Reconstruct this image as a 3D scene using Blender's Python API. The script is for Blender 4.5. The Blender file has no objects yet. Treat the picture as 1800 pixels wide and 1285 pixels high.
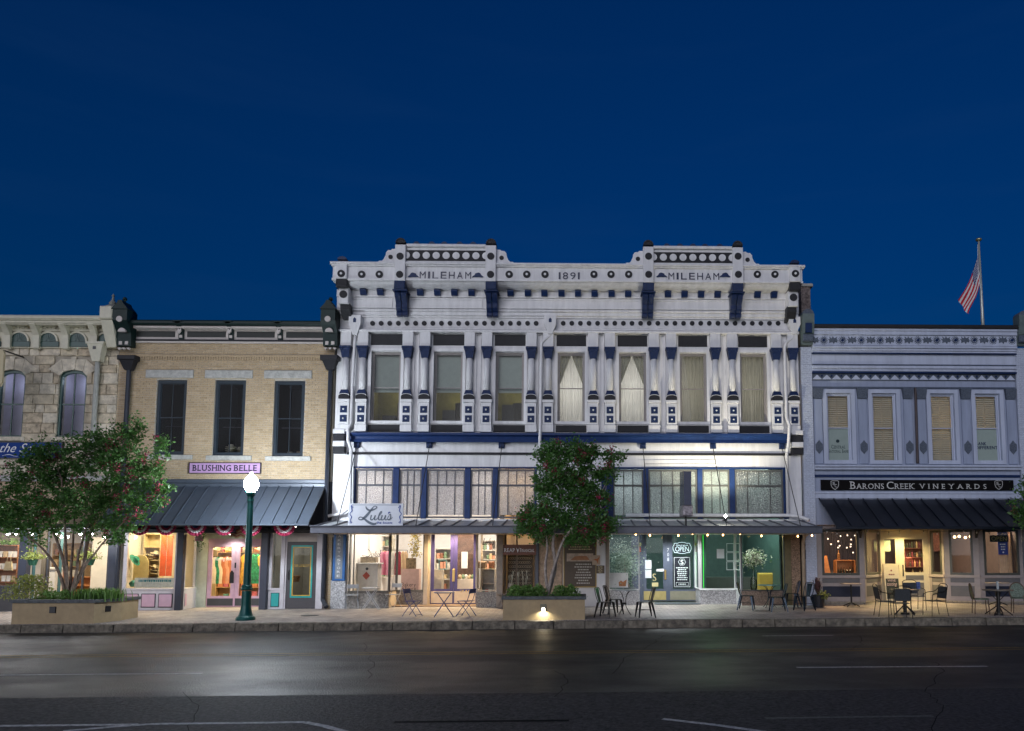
import bpy, math, random
from mathutils import Vector, Matrix
random.seed(7)
sc = bpy.context.scene
COL = sc.collection
rad = math.radians
# ---------------------------------------------------------------- camera, sky, light
F = 1350.0; PPX = 1050.0; PPY = 842.0; PITCH = rad(5.4); YAW = rad(1.2); CAM = Vector((0, -26, 1.89))
cam = bpy.data.cameras.new('camera'); cam_o = bpy.data.objects.new('camera', cam); COL.objects.link(cam_o)
cam.sensor_width = 36; cam.lens = F / 1800 * 36; cam.shift_x = (900 - PPX) / 1800; cam.shift_y = (PPY - 642.5) / 1800
cam.clip_end = 3000
cam_o.location = CAM; cam_o.rotation_euler = (rad(90) + PITCH, 0, -YAW); sc.camera = cam_o

world = bpy.data.worlds.new('World'); sc.world = world; world.use_nodes = True
wt = world.node_tree; bg = wt.nodes['Background']
sky = wt.nodes.new('ShaderNodeTexSky'); sky.sky_type = 'NISHITA'; sky.sun_disc = False
sky.sun_elevation = rad(0.3); sky.sun_rotation = rad(198); sky.ozone_density = 7.5; sky.air_density = 1.0; sky.dust_density = 0.1
tint = wt.nodes.new('ShaderNodeMix'); tint.data_type = 'RGBA'; tint.blend_type = 'MULTIPLY'; tint.inputs[0].default_value = 1
tint.inputs[7].default_value = (0.12, 1.60, 0.99, 1)
wt.links.new(sky.outputs[0], tint.inputs[6])
wc = wt.nodes.new('ShaderNodeTexCoord'); wm = wt.nodes.new('ShaderNodeMapping'); wm.inputs['Scale'].default_value = (1.1, 1.1, 9); wm.inputs['Rotation'].default_value = (0, rad(4), 0)
wn = wt.nodes.new('ShaderNodeTexNoise'); wn.inputs['Scale'].default_value = 2.6; wn.inputs['Detail'].default_value = 6; wr = wt.nodes.new('ShaderNodeMapRange'); wr.inputs[1].default_value = .52; wr.inputs[2].default_value = .78; wr.inputs[3].default_value = 0; wr.inputs[4].default_value = .07
wx_ = wt.nodes.new('ShaderNodeMix'); wx_.data_type = 'RGBA'; wx_.inputs[7].default_value = (.10, .26, .75, 1)   # thin high cloud
wt.links.new(wc.outputs['Generated'], wm.inputs[0]); wt.links.new(wm.outputs[0], wn.inputs['Vector']); wt.links.new(wn.outputs[0], wr.inputs[0]); wt.links.new(wr.outputs[0], wx_.inputs[0]); wt.links.new(tint.outputs[2], wx_.inputs[6]); wt.links.new(wx_.outputs[2], bg.inputs[0]); bg.inputs[1].default_value = 0.098
sun = bpy.data.lights.new('sun', 'SUN'); sun_o = bpy.data.objects.new('sun', sun); COL.objects.link(sun_o)
sun.energy = 0.74; sun.angle = rad(52); sun.color = (0.95, 0.93, 1.0)          # afterglow of the set sun behind the camera
sun_o.rotation_euler = (rad(82), 0, rad(-18)); sun_o.location = (0, -30, 30)
sc.view_settings.view_transform = 'Standard'; sc.view_settings.look = 'None'; sc.view_settings.exposure = 1.2; sc.view_settings.gamma = 1
sc.render.engine = 'CYCLES'
cy = sc.cycles; cy.use_denoising = True; cy.max_bounces = 6; cy.diffuse_bounces = 3; cy.glossy_bounces = 3
cy.transmission_bounces = 4; cy.transparent_max_bounces = 16; cy.caustics_reflective = False; cy.caustics_refractive = False
cy.sample_clamp_indirect = 4

# ---------------------------------------------------------------- pixel -> place
_R = cam_o.rotation_euler.to_matrix()
_rt, _up, _fw = _R @ Vector((1, 0, 0)), _R @ Vector((0, 1, 0)), _R @ Vector((0, 0, -1))
def ray(u, v): return _fw + _rt * ((u - PPX) / F) + _up * ((PPY - v) / F)
def W(u, v, Y=0.0):
    d = ray(u, v); t = (Y - CAM.y) / d.y
    return CAM.x + d.x * t, CAM.z + d.z * t
SLOPE = 0.006; KERB_Y = -4.16
def gz(x, y):
    s = 0.05 + SLOPE * x
    if y >= 0: return s + 0.02 * min(y, 3)
    if y >= KERB_Y: return s + 0.10 * y / -KERB_Y
    return s - 0.30
def Gp(u, v):                                   # pixel on the pavement -> x, y
    d = ray(u, v); y = -2.0
    for _ in range(30):
        t = (y - CAM.y) / d.y; x = CAM.x + d.x * t
        z = CAM.z + d.z * t; err = z - gz(x, y)
        t2 = (gz(x, y) - CAM.z) / d.z; y = 0.5 * y + 0.5 * (CAM.y + d.y * t2)
    return CAM.x + d.x * (y - CAM.y) / d.y, y
def fx(u, v, Y=0.0): return W(u, v, Y)[0]
def fz(v, Y=0.0, u=1000): return W(u, v, Y)[1]
def rect(x0, x1, y0, y1, Y=0.0):                # pixel box on plane Y -> X0, X1, Z0, Z1
    ym = (y0 + y1) / 2; xm = (x0 + x1) / 2
    return fx(x0, ym, Y), fx(x1, ym, Y), W(xm, y1, Y)[1], W(xm, y0, Y)[1]

# ---------------------------------------------------------------- materials
MATS = {}
def mat(name, col, rough=0.6, metal=0.0, var=0.10, scale=6.0, bump=0.0, bscale=40.0, emit=None, estr=0, spec=0.5, stain=0.0, streak=False):
    if name in MATS: return MATS[name]
    m = bpy.data.materials.new(name); m.use_nodes = True; nt = m.node_tree; b = nt.nodes['Principled BSDF']
    b.inputs['Roughness'].default_value = rough; b.inputs['Metallic'].default_value = metal
    b.inputs['Specular IOR Level'].default_value = spec
    c = (*col, 1)
    if var > 0 or bump > 0 or stain > 0:
        tc = nt.nodes.new('ShaderNodeTexCoord')
    if var > 0:
        n = nt.nodes.new('ShaderNodeTexNoise'); n.inputs['Scale'].default_value = scale; n.inputs['Detail'].default_value = 5; n.inputs['Roughness'].default_value = 0.65
        if streak: sm = nt.nodes.new('ShaderNodeMapping'); sm.inputs['Scale'].default_value = (1, 1, .13); nt.links.new(tc.outputs['Object'], sm.inputs[0]); nt.links.new(sm.outputs[0], n.inputs['Vector'])
        else: nt.links.new(tc.outputs['Object'], n.inputs['Vector'])
        mp = nt.nodes.new('ShaderNodeMapRange'); mp.inputs[1].default_value = 0.3; mp.inputs[2].default_value = 0.7
        mp.inputs[3].default_value = 1 - var * 1.6; mp.inputs[4].default_value = 1 + var * 0.7
        nt.links.new(n.outputs[0], mp.inputs[0])
        mx = nt.nodes.new('ShaderNodeMix'); mx.data_type = 'RGBA'; mx.blend_type = 'MULTIPLY'; mx.inputs[0].default_value = 1
        mx.inputs[6].default_value = c; nt.links.new(mp.outputs[0], mx.inputs[7])
        out = mx.outputs[2]
        if stain > 0:
            n2 = nt.nodes.new('ShaderNodeTexNoise'); n2.inputs['Scale'].default_value = 3.2; n2.inputs['Detail'].default_value = 8; n2.inputs['Roughness'].default_value = 0.75
            nt.links.new(tc.outputs['Object'], n2.inputs['Vector'])
            r2 = nt.nodes.new('ShaderNodeMapRange'); r2.inputs[1].default_value = 0.48; r2.inputs[2].default_value = 0.72; r2.inputs[3].default_value = 0; r2.inputs[4].default_value = stain
            nt.links.new(n2.outputs[0], r2.inputs[0])
            m2 = nt.nodes.new('ShaderNodeMix'); m2.data_type = 'RGBA'; m2.inputs[7].default_value = (0.05, 0.045, 0.04, 1)
            nt.links.new(r2.outputs[0], m2.inputs[0]); nt.links.new(out, m2.inputs[6]); out = m2.outputs[2]
        nt.links.new(out, b.inputs['Base Color'])
    else: b.inputs['Base Color'].default_value = c
    if bump > 0:
        n3 = nt.nodes.new('ShaderNodeTexNoise'); n3.inputs['Scale'].default_value = bscale; n3.inputs['Detail'].default_value = 4
        nt.links.new(tc.outputs['Object'], n3.inputs['Vector'])
        bp = nt.nodes.new('ShaderNodeBump'); bp.inputs['Strength'].default_value = bump; bp.inputs['Distance'].default_value = 0.02
        nt.links.new(n3.outputs[0], bp.inputs['Height']); nt.links.new(bp.outputs[0], b.inputs['Normal'])
    if emit:
        b.inputs['Emission Color'].default_value = (*emit, 1); b.inputs['Emission Strength'].default_value = estr
    MATS[name] = m; return m
def glass(name, tint=(1, 1, 1), refl=1.0, rough=0.0, ior=1.5):
    if name in MATS: return MATS[name]
    m = bpy.data.materials.new(name); m.use_nodes = True; nt = m.node_tree; nt.nodes.remove(nt.nodes['Principled BSDF'])
    tr = nt.nodes.new('ShaderNodeBsdfTransparent'); tr.inputs[0].default_value = (*tint, 1)
    gl = nt.nodes.new('ShaderNodeBsdfGlossy'); gl.inputs['Roughness'].default_value = rough; gl.inputs[0].default_value = (refl, refl, refl, 1)
    fr = nt.nodes.new('ShaderNodeFresnel'); fr.inputs[0].default_value = ior
    mx = nt.nodes.new('ShaderNodeMixShader'); nt.links.new(fr.outputs[0], mx.inputs[0]); nt.links.new(tr.outputs[0], mx.inputs[1]); nt.links.new(gl.outputs[0], mx.inputs[2])
    nt.links.new(mx.outputs[0], nt.nodes['Material Output'].inputs[0]); MATS[name] = m; return m
def pebbled(name, col, bs=44):
    if name in MATS: return MATS[name]
    m = bpy.data.materials.new(name); m.use_nodes = True; nt = m.node_tree; b = nt.nodes['Principled BSDF']
    tl = nt.nodes.new('ShaderNodeBsdfTranslucent'); tl.inputs[0].default_value = (*col, 1)
    b.inputs['Base Color'].default_value = (*col, 1); b.inputs['Roughness'].default_value = 0.22; b.inputs['Specular IOR Level'].default_value = .8
    tc = nt.nodes.new('ShaderNodeTexCoord'); v = nt.nodes.new('ShaderNodeTexVoronoi'); v.inputs['Scale'].default_value = bs
    nt.links.new(tc.outputs['Object'], v.inputs['Vector'])
    cr = nt.nodes.new('ShaderNodeMapRange'); cr.inputs[1].default_value = 0; cr.inputs[2].default_value = 1; cr.inputs[3].default_value = .6; cr.inputs[4].default_value = 1.3  # lighter and darker cells put the pebbles' sparkle into the colour
    mc = nt.nodes.new('ShaderNodeMix'); mc.data_type = 'RGBA'; mc.blend_type = 'MULTIPLY'; mc.inputs[0].default_value = 1; mc.inputs[6].default_value = (*col, 1)
    nt.links.new(v.outputs['Color'], cr.inputs[0]); nt.links.new(cr.outputs[0], mc.inputs[7]); nt.links.new(mc.outputs[2], b.inputs['Base Color']); nt.links.new(mc.outputs[2], tl.inputs[0])
    bp = nt.nodes.new('ShaderNodeBump'); bp.inputs['Strength'].default_value = 1.0; bp.inputs['Distance'].default_value = 0.03
    nt.links.new(v.outputs['Distance'], bp.inputs['Height']); nt.links.new(bp.outputs[0], tl.inputs['Normal']); nt.links.new(bp.outputs[0], b.inputs['Normal'])
    mx = nt.nodes.new('ShaderNodeMixShader'); mx.inputs[0].default_value = 0.13
    nt.links.new(b.outputs[0], mx.inputs[1]); nt.links.new(tl.outputs[0], mx.inputs[2]); nt.links.new(mx.outputs[0], nt.nodes['Material Output'].inputs[0])
    MATS[name] = m; return m
def leafmat(name, c1, c2):
    if name in MATS: return MATS[name]
    m = mat(name, c1, rough=0.45, var=0); nt = m.node_tree; b = nt.nodes['Principled BSDF']
    tc = nt.nodes.new('ShaderNodeTexCoord'); n = nt.nodes.new('ShaderNodeTexNoise'); n.inputs['Scale'].default_value = 9
    nt.links.new(tc.outputs['Object'], n.inputs['Vector'])
    mx = nt.nodes.new('ShaderNodeMix'); mx.data_type = 'RGBA'; mx.inputs[6].default_value = (*c1, 1); mx.inputs[7].default_value = (*c2, 1)
    nt.links.new(n.outputs[0], mx.inputs[0]); nt.links.new(mx.outputs[2], b.inputs['Base Color'])
    tl = nt.nodes.new('ShaderNodeBsdfTranslucent'); nt.links.new(mx.outputs[2], tl.inputs[0])
    ms = nt.nodes.new('ShaderNodeMixShader'); ms.inputs[0].default_value = 0.35
    nt.links.new(b.outputs[0], ms.inputs[1]); nt.links.new(tl.outputs[0], ms.inputs[2]); nt.links.new(ms.outputs[0], nt.nodes['Material Output'].inputs[0])
    return m

# ---------------------------------------------------------------- mesh building
def wloc(o):
    p = Vector((0, 0, 0))
    while o is not None: p = p + o.location; o = o.parent
    return p
class MB:
    def __init__(s): s.v = []; s.f = []; s.fm = []; s.mi = 0
    def add(s, vs, fs):
        k = len(s.v); s.v += [tuple(p) for p in vs]; s.f += [tuple(i + k for i in f) for f in fs]; s.fm += [s.mi] * len(fs); return s
    def box(s, x0, x1, y0, y1, z0, z1):
        return s.add([(x0, y0, z0), (x1, y0, z0), (x1, y1, z0), (x0, y1, z0), (x0, y0, z1), (x1, y0, z1), (x1, y1, z1), (x0, y1, z1)],
                     [(0, 3, 2, 1), (4, 5, 6, 7), (0, 1, 5, 4), (1, 2, 6, 5), (2, 3, 7, 6), (3, 0, 4, 7)])
    def cbox(s, x0, x1, y0, y1, z0, z1, c=0.01):  # front edges chamfered
        xa, xb, za, zb = x0 + c, x1 - c, z0 + c, z1 - c; yb = y0 + c
        v = [(xa, y0, za), (xb, y0, za), (xb, y0, zb), (xa, y0, zb), (x0, yb, z0), (x1, yb, z0), (x1, yb, z1), (x0, yb, z1),
             (x0, y1, z0), (x1, y1, z0), (x1, y1, z1), (x0, y1, z1)]
        return s.add(v, [(0, 1, 2, 3), (0, 4, 5, 1), (1, 5, 6, 2), (2, 6, 7, 3), (3, 7, 4, 0), (4, 8, 9, 5), (5, 9, 10, 6), (6, 10, 11, 7), (7, 11, 8, 4), (9, 8, 11, 10)])
    def hull(s, pts8):  # bottom 4, top 4 (same winding as box)
        return s.add(pts8, [(0, 3, 2, 1), (4, 5, 6, 7), (0, 1, 5, 4), (1, 2, 6, 5), (2, 3, 7, 6), (3, 0, 4, 7)])
    def prism_y(s, poly, y0, y1):   # polygon of (x,z), counter-clockwise from the front
        n = len(poly)
        v = [(x, y0, z) for x, z in poly] + [(x, y1, z) for x, z in poly]
        return s.add(v, [tuple(range(n)), tuple(range(2 * n - 1, n - 1, -1))] + [(i, i + n, (i + 1) % n + n, (i + 1) % n) for i in range(n)])
    def prism_x(s, poly, x0, x1):   # polygon of (y,z)
        n = len(poly)
        v = [(x0, y, z) for y, z in poly] + [(x1, y, z) for y, z in poly]
        return s.add(v, [tuple(range(n - 1, -1, -1)), tuple(range(n, 2 * n))] + [(i, (i + 1) % n, (i + 1) % n + n, i + n) for i in range(n)])
    def prism_z(s, poly, z0, z1):
        n = len(poly)
        v = [(x, y, z0) for x, y in poly] + [(x, y, z1) for x, y in poly]
        return s.add(v, [tuple(range(n - 1, -1, -1)), tuple(range(n, 2 * n))] + [(i, (i + 1) % n, (i + 1) % n + n, i + n) for i in range(n)])
    def disc(s, x, z, r, y0, y1, n=16, a0=0, a1=360):
        full = abs(a1 - a0) >= 360; k = n if full else n + 1
        return s.prism_y([(x + r * math.cos(rad(a0 + (a1 - a0) * i / n)), z + r * math.sin(rad(a0 + (a1 - a0) * i / n))) for i in range(k)], y0, y1)
    def ring(s, x, z, r0, r1, y0, y1, n=16, a0=0, a1=360):
        for i in range(n):
            a, b = rad(a0 + (a1 - a0) * i / n), rad(a0 + (a1 - a0) * (i + 1) / n)
            s.prism_y([(x + r0 * math.cos(a), z + r0 * math.sin(a)), (x + r1 * math.cos(a), z + r1 * math.sin(a)), (x + r1 * math.cos(b), z + r1 * math.sin(b)), (x + r0 * math.cos(b), z + r0 * math.sin(b))], y0, y1)
        return s
    def lathe(s, cx, cy_, prof, n=16, axis='z', cz=0.0):
        k = len(s.v); m = len(prof)
        for r, h in prof:
            for i in range(n):
                a = 2 * math.pi * i / n
                s.v.append((cx + r * math.cos(a), cy_ + r * math.sin(a), cz + h))
        for j in range(m - 1):
            for i in range(n):
                i2 = (i + 1) % n
                s.f.append((k + j * n + i, k + j * n + i2, k + (j + 1) * n + i2, k + (j + 1) * n + i)); s.fm.append(s.mi)
        s.f.append(tuple(k + i for i in range(n - 1, -1, -1))); s.f.append(tuple(k + (m - 1) * n + i for i in range(n))); s.fm += [s.mi] * 2
        return s
    def tube(s, pts, r, n=6, cap=True):
        pts = [Vector(p) for p in pts]; m = len(pts); rs = r if isinstance(r, (list, tuple)) else [r] * m
        k = len(s.v); prev = None
        for j, p in enumerate(pts):
            t = (pts[min(j + 1, m - 1)] - pts[max(j - 1, 0)]).normalized()
            if prev is None:
                a = Vector((0, 0, 1)) if abs(t.z) < 0.9 else Vector((1, 0, 0)); u = t.cross(a).normalized()
            else:
                u = (prev - t * prev.dot(t)); u = u.normalized() if u.length > 1e-6 else t.orthogonal().normalized()
            prev = u; w = t.cross(u)
            for i in range(n):
                a = 2 * math.pi * i / n
                s.v.append(tuple(p + (u * math.cos(a) + w * math.sin(a)) * rs[j]))
        for j in range(m - 1):
            for i in range(n):
                i2 = (i + 1) % n
                s.f.append((k + j * n + i, k + j * n + i2, k + (j + 1) * n + i2, k + (j + 1) * n + i)); s.fm.append(s.mi)
        if cap:
            s.f.append(tuple(k + i for i in range(n - 1, -1, -1))); s.f.append(tuple(k + (m - 1) * n + i for i in range(n))); s.fm += [s.mi] * 2
        return s
    def bar(s, p, q, w, d=None, up=(0, 0, 1)):  # square bar between two points
        p, q = Vector(p), Vector(q); d = d or w; t = (q - p).normalized(); a = Vector(up)
        if abs(t.dot(a)) > 0.98: a = Vector((0, 1, 0))
        u = t.cross(a).normalized() * (w / 2); v = u.cross(t).normalized() * (d / 2)
        return s.add([p - u - v, p + u - v, p + u + v, p - u + v, q - u - v, q + u - v, q + u + v, q - u + v],
                     [(0, 3, 2, 1), (4, 5, 6, 7), (0, 1, 5, 4), (1, 2, 6, 5), (2, 3, 7, 6), (3, 0, 4, 7)])
    def blob(s, c, r, n=8, m=5, jit=0.0):
        rx, ry, rz = r if isinstance(r, (tuple, list)) else (r, r, r); k = len(s.v)
        s.v.append((c[0], c[1], c[2] - rz))
        for j in range(1, m):
            ph = math.pi * j / m - math.pi / 2
            for i in range(n):
                a = 2 * math.pi * i / n; q = 1 + random.uniform(-jit, jit)
                s.v.append((c[0] + rx * q * math.cos(ph) * math.cos(a), c[1] + ry * q * math.cos(ph) * math.sin(a), c[2] + rz * q * math.sin(ph)))
        s.v.append((c[0], c[1], c[2] + rz)); top = len(s.v) - 1
        for i in range(n):
            i2 = (i + 1) % n
            s.f.append((k, k + 1 + i2, k + 1 + i)); s.f.append((top, k + 1 + (m - 2) * n + i, k + 1 + (m - 2) * n + i2)); s.fm += [s.mi] * 2
            for j in range(m - 2):
                a = k + 1 + j * n
                s.f.append((a + i, a + i2, a + n + i2, a + n + i)); s.fm.append(s.mi)
        return s
    def leaf(s, p, l, w, rng=random):
        d = Vector((rng.gauss(0, 1), rng.gauss(0, 1), rng.gauss(0, .7))).normalized(); e = d.orthogonal().normalized()
        e.rotate(Matrix.Rotation(rng.uniform(0, 6.28), 3, d)); p = Vector(p)
        return s.add([p, p + d * l * .5 + e * w * .5, p + d * l, p + d * l * .5 - e * w * .5], [(0, 1, 2, 3)])
    def xform(s, M, start=0):
        for i in range(start, len(s.v)): s.v[i] = tuple(M @ Vector(s.v[i]))
        return s
    def mesh(s, name, mats, off=Vector((0, 0, 0)), smooth=False):
        me = bpy.data.meshes.new(name); me.from_pydata([(x - off.x, y - off.y, z - off.z) for x, y, z in s.v], [], s.f)
        for m in (mats if isinstance(mats, (list, tuple)) else [mats]): me.materials.append(m)
        if any(s.fm): me.polygons.foreach_set('material_index', s.fm)
        if smooth: me.polygons.foreach_set('use_smooth', [True] * len(s.f))
        me.update(); return me
    def build(s, name, mats, parent=None, local=False, smooth=False):
        if not s.v: return None
        off = Vector((0, 0, 0)); loc = Vector((0, 0, 0))
        if parent is not None:
            if not local: off = wloc(parent)
        elif not local:
            xs = [p[0] for p in s.v]; ys = [p[1] for p in s.v]; zs = [p[2] for p in s.v]
            off = Vector(((min(xs) + max(xs)) / 2, (min(ys) + max(ys)) / 2, min(zs))); loc = off
        o = bpy.data.objects.new(name, s.mesh(name, mats, off, smooth)); COL.objects.link(o); o.location = loc
        if parent is not None: o.parent = parent
        return o
def B(*a): return MB().box(*a)
def empty(name, loc=(0, 0, 0), parent=None):
    o = bpy.data.objects.new(name, None); COL.objects.link(o); o.location = loc; o.empty_display_size = 0.2
    if parent is not None: o.parent = parent
    return o
def tag(o, label, cat, group=None):
    o['label'] = label; o['category'] = cat
    if group: o['group'] = group
    return o
def thing(name, label, cat, loc=(0, 0, 0), group=None): return tag(empty(name, loc), label, cat, group)
def struct(o): o['kind'] = 'structure'; return o
def stuff(o): o['kind'] = 'stuff'; return o
def dup(o, parent=None, loc=None, rz=None):
    c = o.copy(); COL.objects.link(c)
    if parent is not None: c.parent = parent
    if loc is not None: c.location = loc
    if rz is not None: c.rotation_euler = (0, 0, rz)
    for ch in list(o.children): dup(ch, c)
    return c
def lamp_point(name, loc, power, color=(1, 1, 1), r=0.05, parent=None, kind='POINT', size=1.0, size_y=None, rot=None, spot=None):
    l = bpy.data.lights.new(name, kind); l.energy = power; l.color = color
    if kind == 'AREA':
        l.size = size
        if size_y: l.shape = 'RECTANGLE'; l.size_y = size_y
    else: l.shadow_soft_size = r
    if kind == 'SPOT': l.spot_size = rad(spot or 90); l.spot_blend = 0.6
    o = bpy.data.objects.new(name, l); COL.objects.link(o)
    if parent is not None: o.parent = parent; o.location = Vector(loc) - wloc(parent)
    else: o.location = loc
    if rot: o.rotation_euler = rot
    return o

# ---------------------------------------------------------------- lettering
def glyphs(s, bold=0.0):
    cu = bpy.data.curves.new('t', 'FONT'); cu.body = s; cu.size = 1; cu.offset = bold; cu.resolution_u = 3
    o = bpy.data.objects.new('t', cu); me = bpy.data.meshes.new_from_object(o)
    vs = [tuple(v.co) for v in me.vertices]; fs = [tuple(p.vertices) for p in me.polygons]
    bpy.data.objects.remove(o); bpy.data.curves.remove(cu); bpy.data.meshes.remove(me); return vs, fs
SERIF = {'A': [(.04, 0), (.96, 0)], 'B': [(.1, 0), (.1, 1)], 'C': [], 'D': [(.1, 0), (.1, 1)], 'E': [(.12, 0), (.12, 1)], 'F': [(.15, 0), (.15, 1)], 'G': [], 'H': [(.1, 0), (.1, 1), (.9, 0), (.9, 1)],
         'I': [(.5, 0), (.5, 1)], 'K': [(.1, 0), (.1, 1), (.92, 0), (.9, 1)], 'L': [(.15, 0), (.15, 1)], 'M': [(.08, 0), (.92, 0), (.08, 1), (.92, 1)], 'N': [(.1, 0), (.1, 1), (.9, 1)], 'P': [(.12, 0), (.12, 1)],
         'R': [(.1, 0), (.1, 1), (.94, 0)], 'T': [(.5, 0)], 'U': [(.1, 1), (.9, 1)], 'V': [(.06, 1), (.94, 1)], 'Y': [(.06, 1), (.94, 1), (.5, 0)]}
def text_into(mb, s, x0, x1, z0, z1, y, serif=False, bold=0.0, thick=0.006, small=0.78, maxw=True, align='c', spacing=0.0, vert=False):
    """lettering facing -y, capitals filling z0..z1, squeezed into x0..x1; a lower-case letter is a small capital when serif"""
    H = z1 - z0; pen = 0.0; parts = []
    for ch in s:
        if ch == ' ': pen += 0.34 + spacing; continue
        up = ch.upper() if serif else ch; sz = small if (serif and ch.islower()) else 1.0
        vs, fs = glyphs(up, bold)
        if not vs: continue
        xs = [v[0] for v in vs]; a, b = min(xs), max(xs)
        vs = [((v[0] - a) * sz, v[1] * sz) for v in vs]; w = (b - a) * sz
        ex = []
        if serif:
            for (fxp, tb) in SERIF.get(up, []):
                cx = fxp * w; hh = 0.7 * sz; zz = 0 if tb == 0 else hh - 0.055 * sz
                ex.append((cx - 0.13 * sz, cx + 0.13 * sz, zz, zz + 0.055 * sz))
        parts.append((pen, vs, fs, ex)); pen += w + 0.11 + spacing
    pen -= 0.11 + spacing
    if pen <= 0: return
    kz = H / 0.70; kx = kz
    if pen * kx > (x1 - x0) or maxw: kx = (x1 - x0) / pen
    ox = x0 if (align == 'l' or maxw) else (x0 + x1) / 2 - pen * kx / 2
    for p, vs, fs, ex in parts:
        mb.add([(ox + (p + v[0]) * kx, y - thick, z0 + v[1] * kz) for v in vs], fs)
        for a, b, c, d in ex: mb.box(ox + (p + a) * kx, ox + (p + b) * kx, y - thick * 1.1, y - thick * .4, z0 + c * kz, z0 + d * kz)
def scribble(mb, x0, x1, z0, z1, y, rows, rng, frac=(0.5, 0.95)):
    """lines of small print too small to read in the photograph: short word-like bars"""
    h = (z1 - z0) / rows
    for r in range(rows):
        zc = z1 - (r + .5) * h; L = (x1 - x0) * rng.uniform(*frac); x = (x0 + x1) / 2 - L / 2; e = x + L
        while x < e:
            w = min(rng.uniform(.03, .09), e - x); mb.box(x, x + w, y - .003, y, zc - h * .22, zc + h * .22); x += w + .018
def spline(pts, n=6):
    out = []
    for i in range(len(pts) - 1):
        p0 = pts[max(i - 1, 0)]; p1 = pts[i]; p2 = pts[i + 1]; p3 = pts[min(i + 2, len(pts) - 1)]
        for k in range(n):
            t = k / n
            out.append(tuple(0.5 * ((2 * b) + (-a + c) * t + (2 * a - 5 * b + 4 * c - d) * t * t + (-a + 3 * b - 3 * c + d) * t ** 3) for a, b, c, d in zip(p0, p1, p2, p3)))
    out.append(tuple(pts[-1])); return out
def stroke(mb, pts, y, thick=0.004):
    """brush stroke in the x-z plane; pts = (x, z, width)"""
    q = spline(pts)
    for i in range(len(q) - 1):
        a, b = q[i], q[i + 1]; dx, dz = b[0] - a[0], b[1] - a[1]; l = math.hypot(dx, dz) or 1e-6; nx, nz = -dz / l, dx / l
        wa, wb = a[2] / 2, b[2] / 2; ex, ez = dx / l * .3 * wb, dz / l * .3 * wb
        yy = y - thick - 0.0004 * (i % 2)
        mb.add([(a[0] + nx * wa, yy, a[1] + nz * wa), (a[0] - nx * wa, yy, a[1] - nz * wa), (b[0] + ex - nx * wb, yy, b[1] + ez - nz * wb), (b[0] + ex + nx * wb, yy, b[1] + ez + nz * wb)], [(0, 1, 2, 3)])
# ================================================================ setting
def slab(mb, x0, x1, y0, y1, dz0, dz1, nx=1):
    for i in range(nx):
        a = x0 + (x1 - x0) * i / nx; b = x0 + (x1 - x0) * (i + 1) / nx
        q = [(a, y0), (b, y0), (b, y1), (a, y1)]
        mb.hull([(x, y, gz(x, y) + dz0) for x, y in q] + [(x, y, gz(x, y) + dz1) for x, y in q])
    return mb
def road_z(x): return 0.05 + SLOPE * x - 0.30
def Gr(u, v, dz=0.0):
    d = ray(u, v); t = 10.0
    for _ in range(20): t = (road_z(CAM.x + d.x * t) + dz - CAM.z) / d.z
    p = CAM + d * t; return (p.x, p.y, p.z)

def asphalt():
    m = mat('asphalt', (0.021, 0.021, 0.023), rough=0.5, var=0.6, scale=20, bump=1.0, bscale=34, spec=.3, stain=.4); nt = m.node_tree; b = nt.nodes['Principled BSDF']
    tc = nt.nodes.new('ShaderNodeTexCoord'); mp = nt.nodes.new('ShaderNodeMapping'); mp.inputs['Scale'].default_value = (0.5, 0.9, 1)
    n = nt.nodes.new('ShaderNodeTexNoise'); n.inputs['Scale'].default_value = 1.0; n.inputs['Detail'].default_value = 4
    r = nt.nodes.new('ShaderNodeMapRange'); r.inputs[1].default_value = 0.38; r.inputs[2].default_value = 0.62; r.inputs[3].default_value = 0.40; r.inputs[4].default_value = 0.54
    nt.links.new(tc.outputs['Object'], mp.inputs[0]); nt.links.new(mp.outputs[0], n.inputs['Vector']); nt.links.new(n.outputs[0], r.inputs[0]); nt.links.new(r.outputs[0], b.inputs['Roughness'])
    return m
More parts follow.
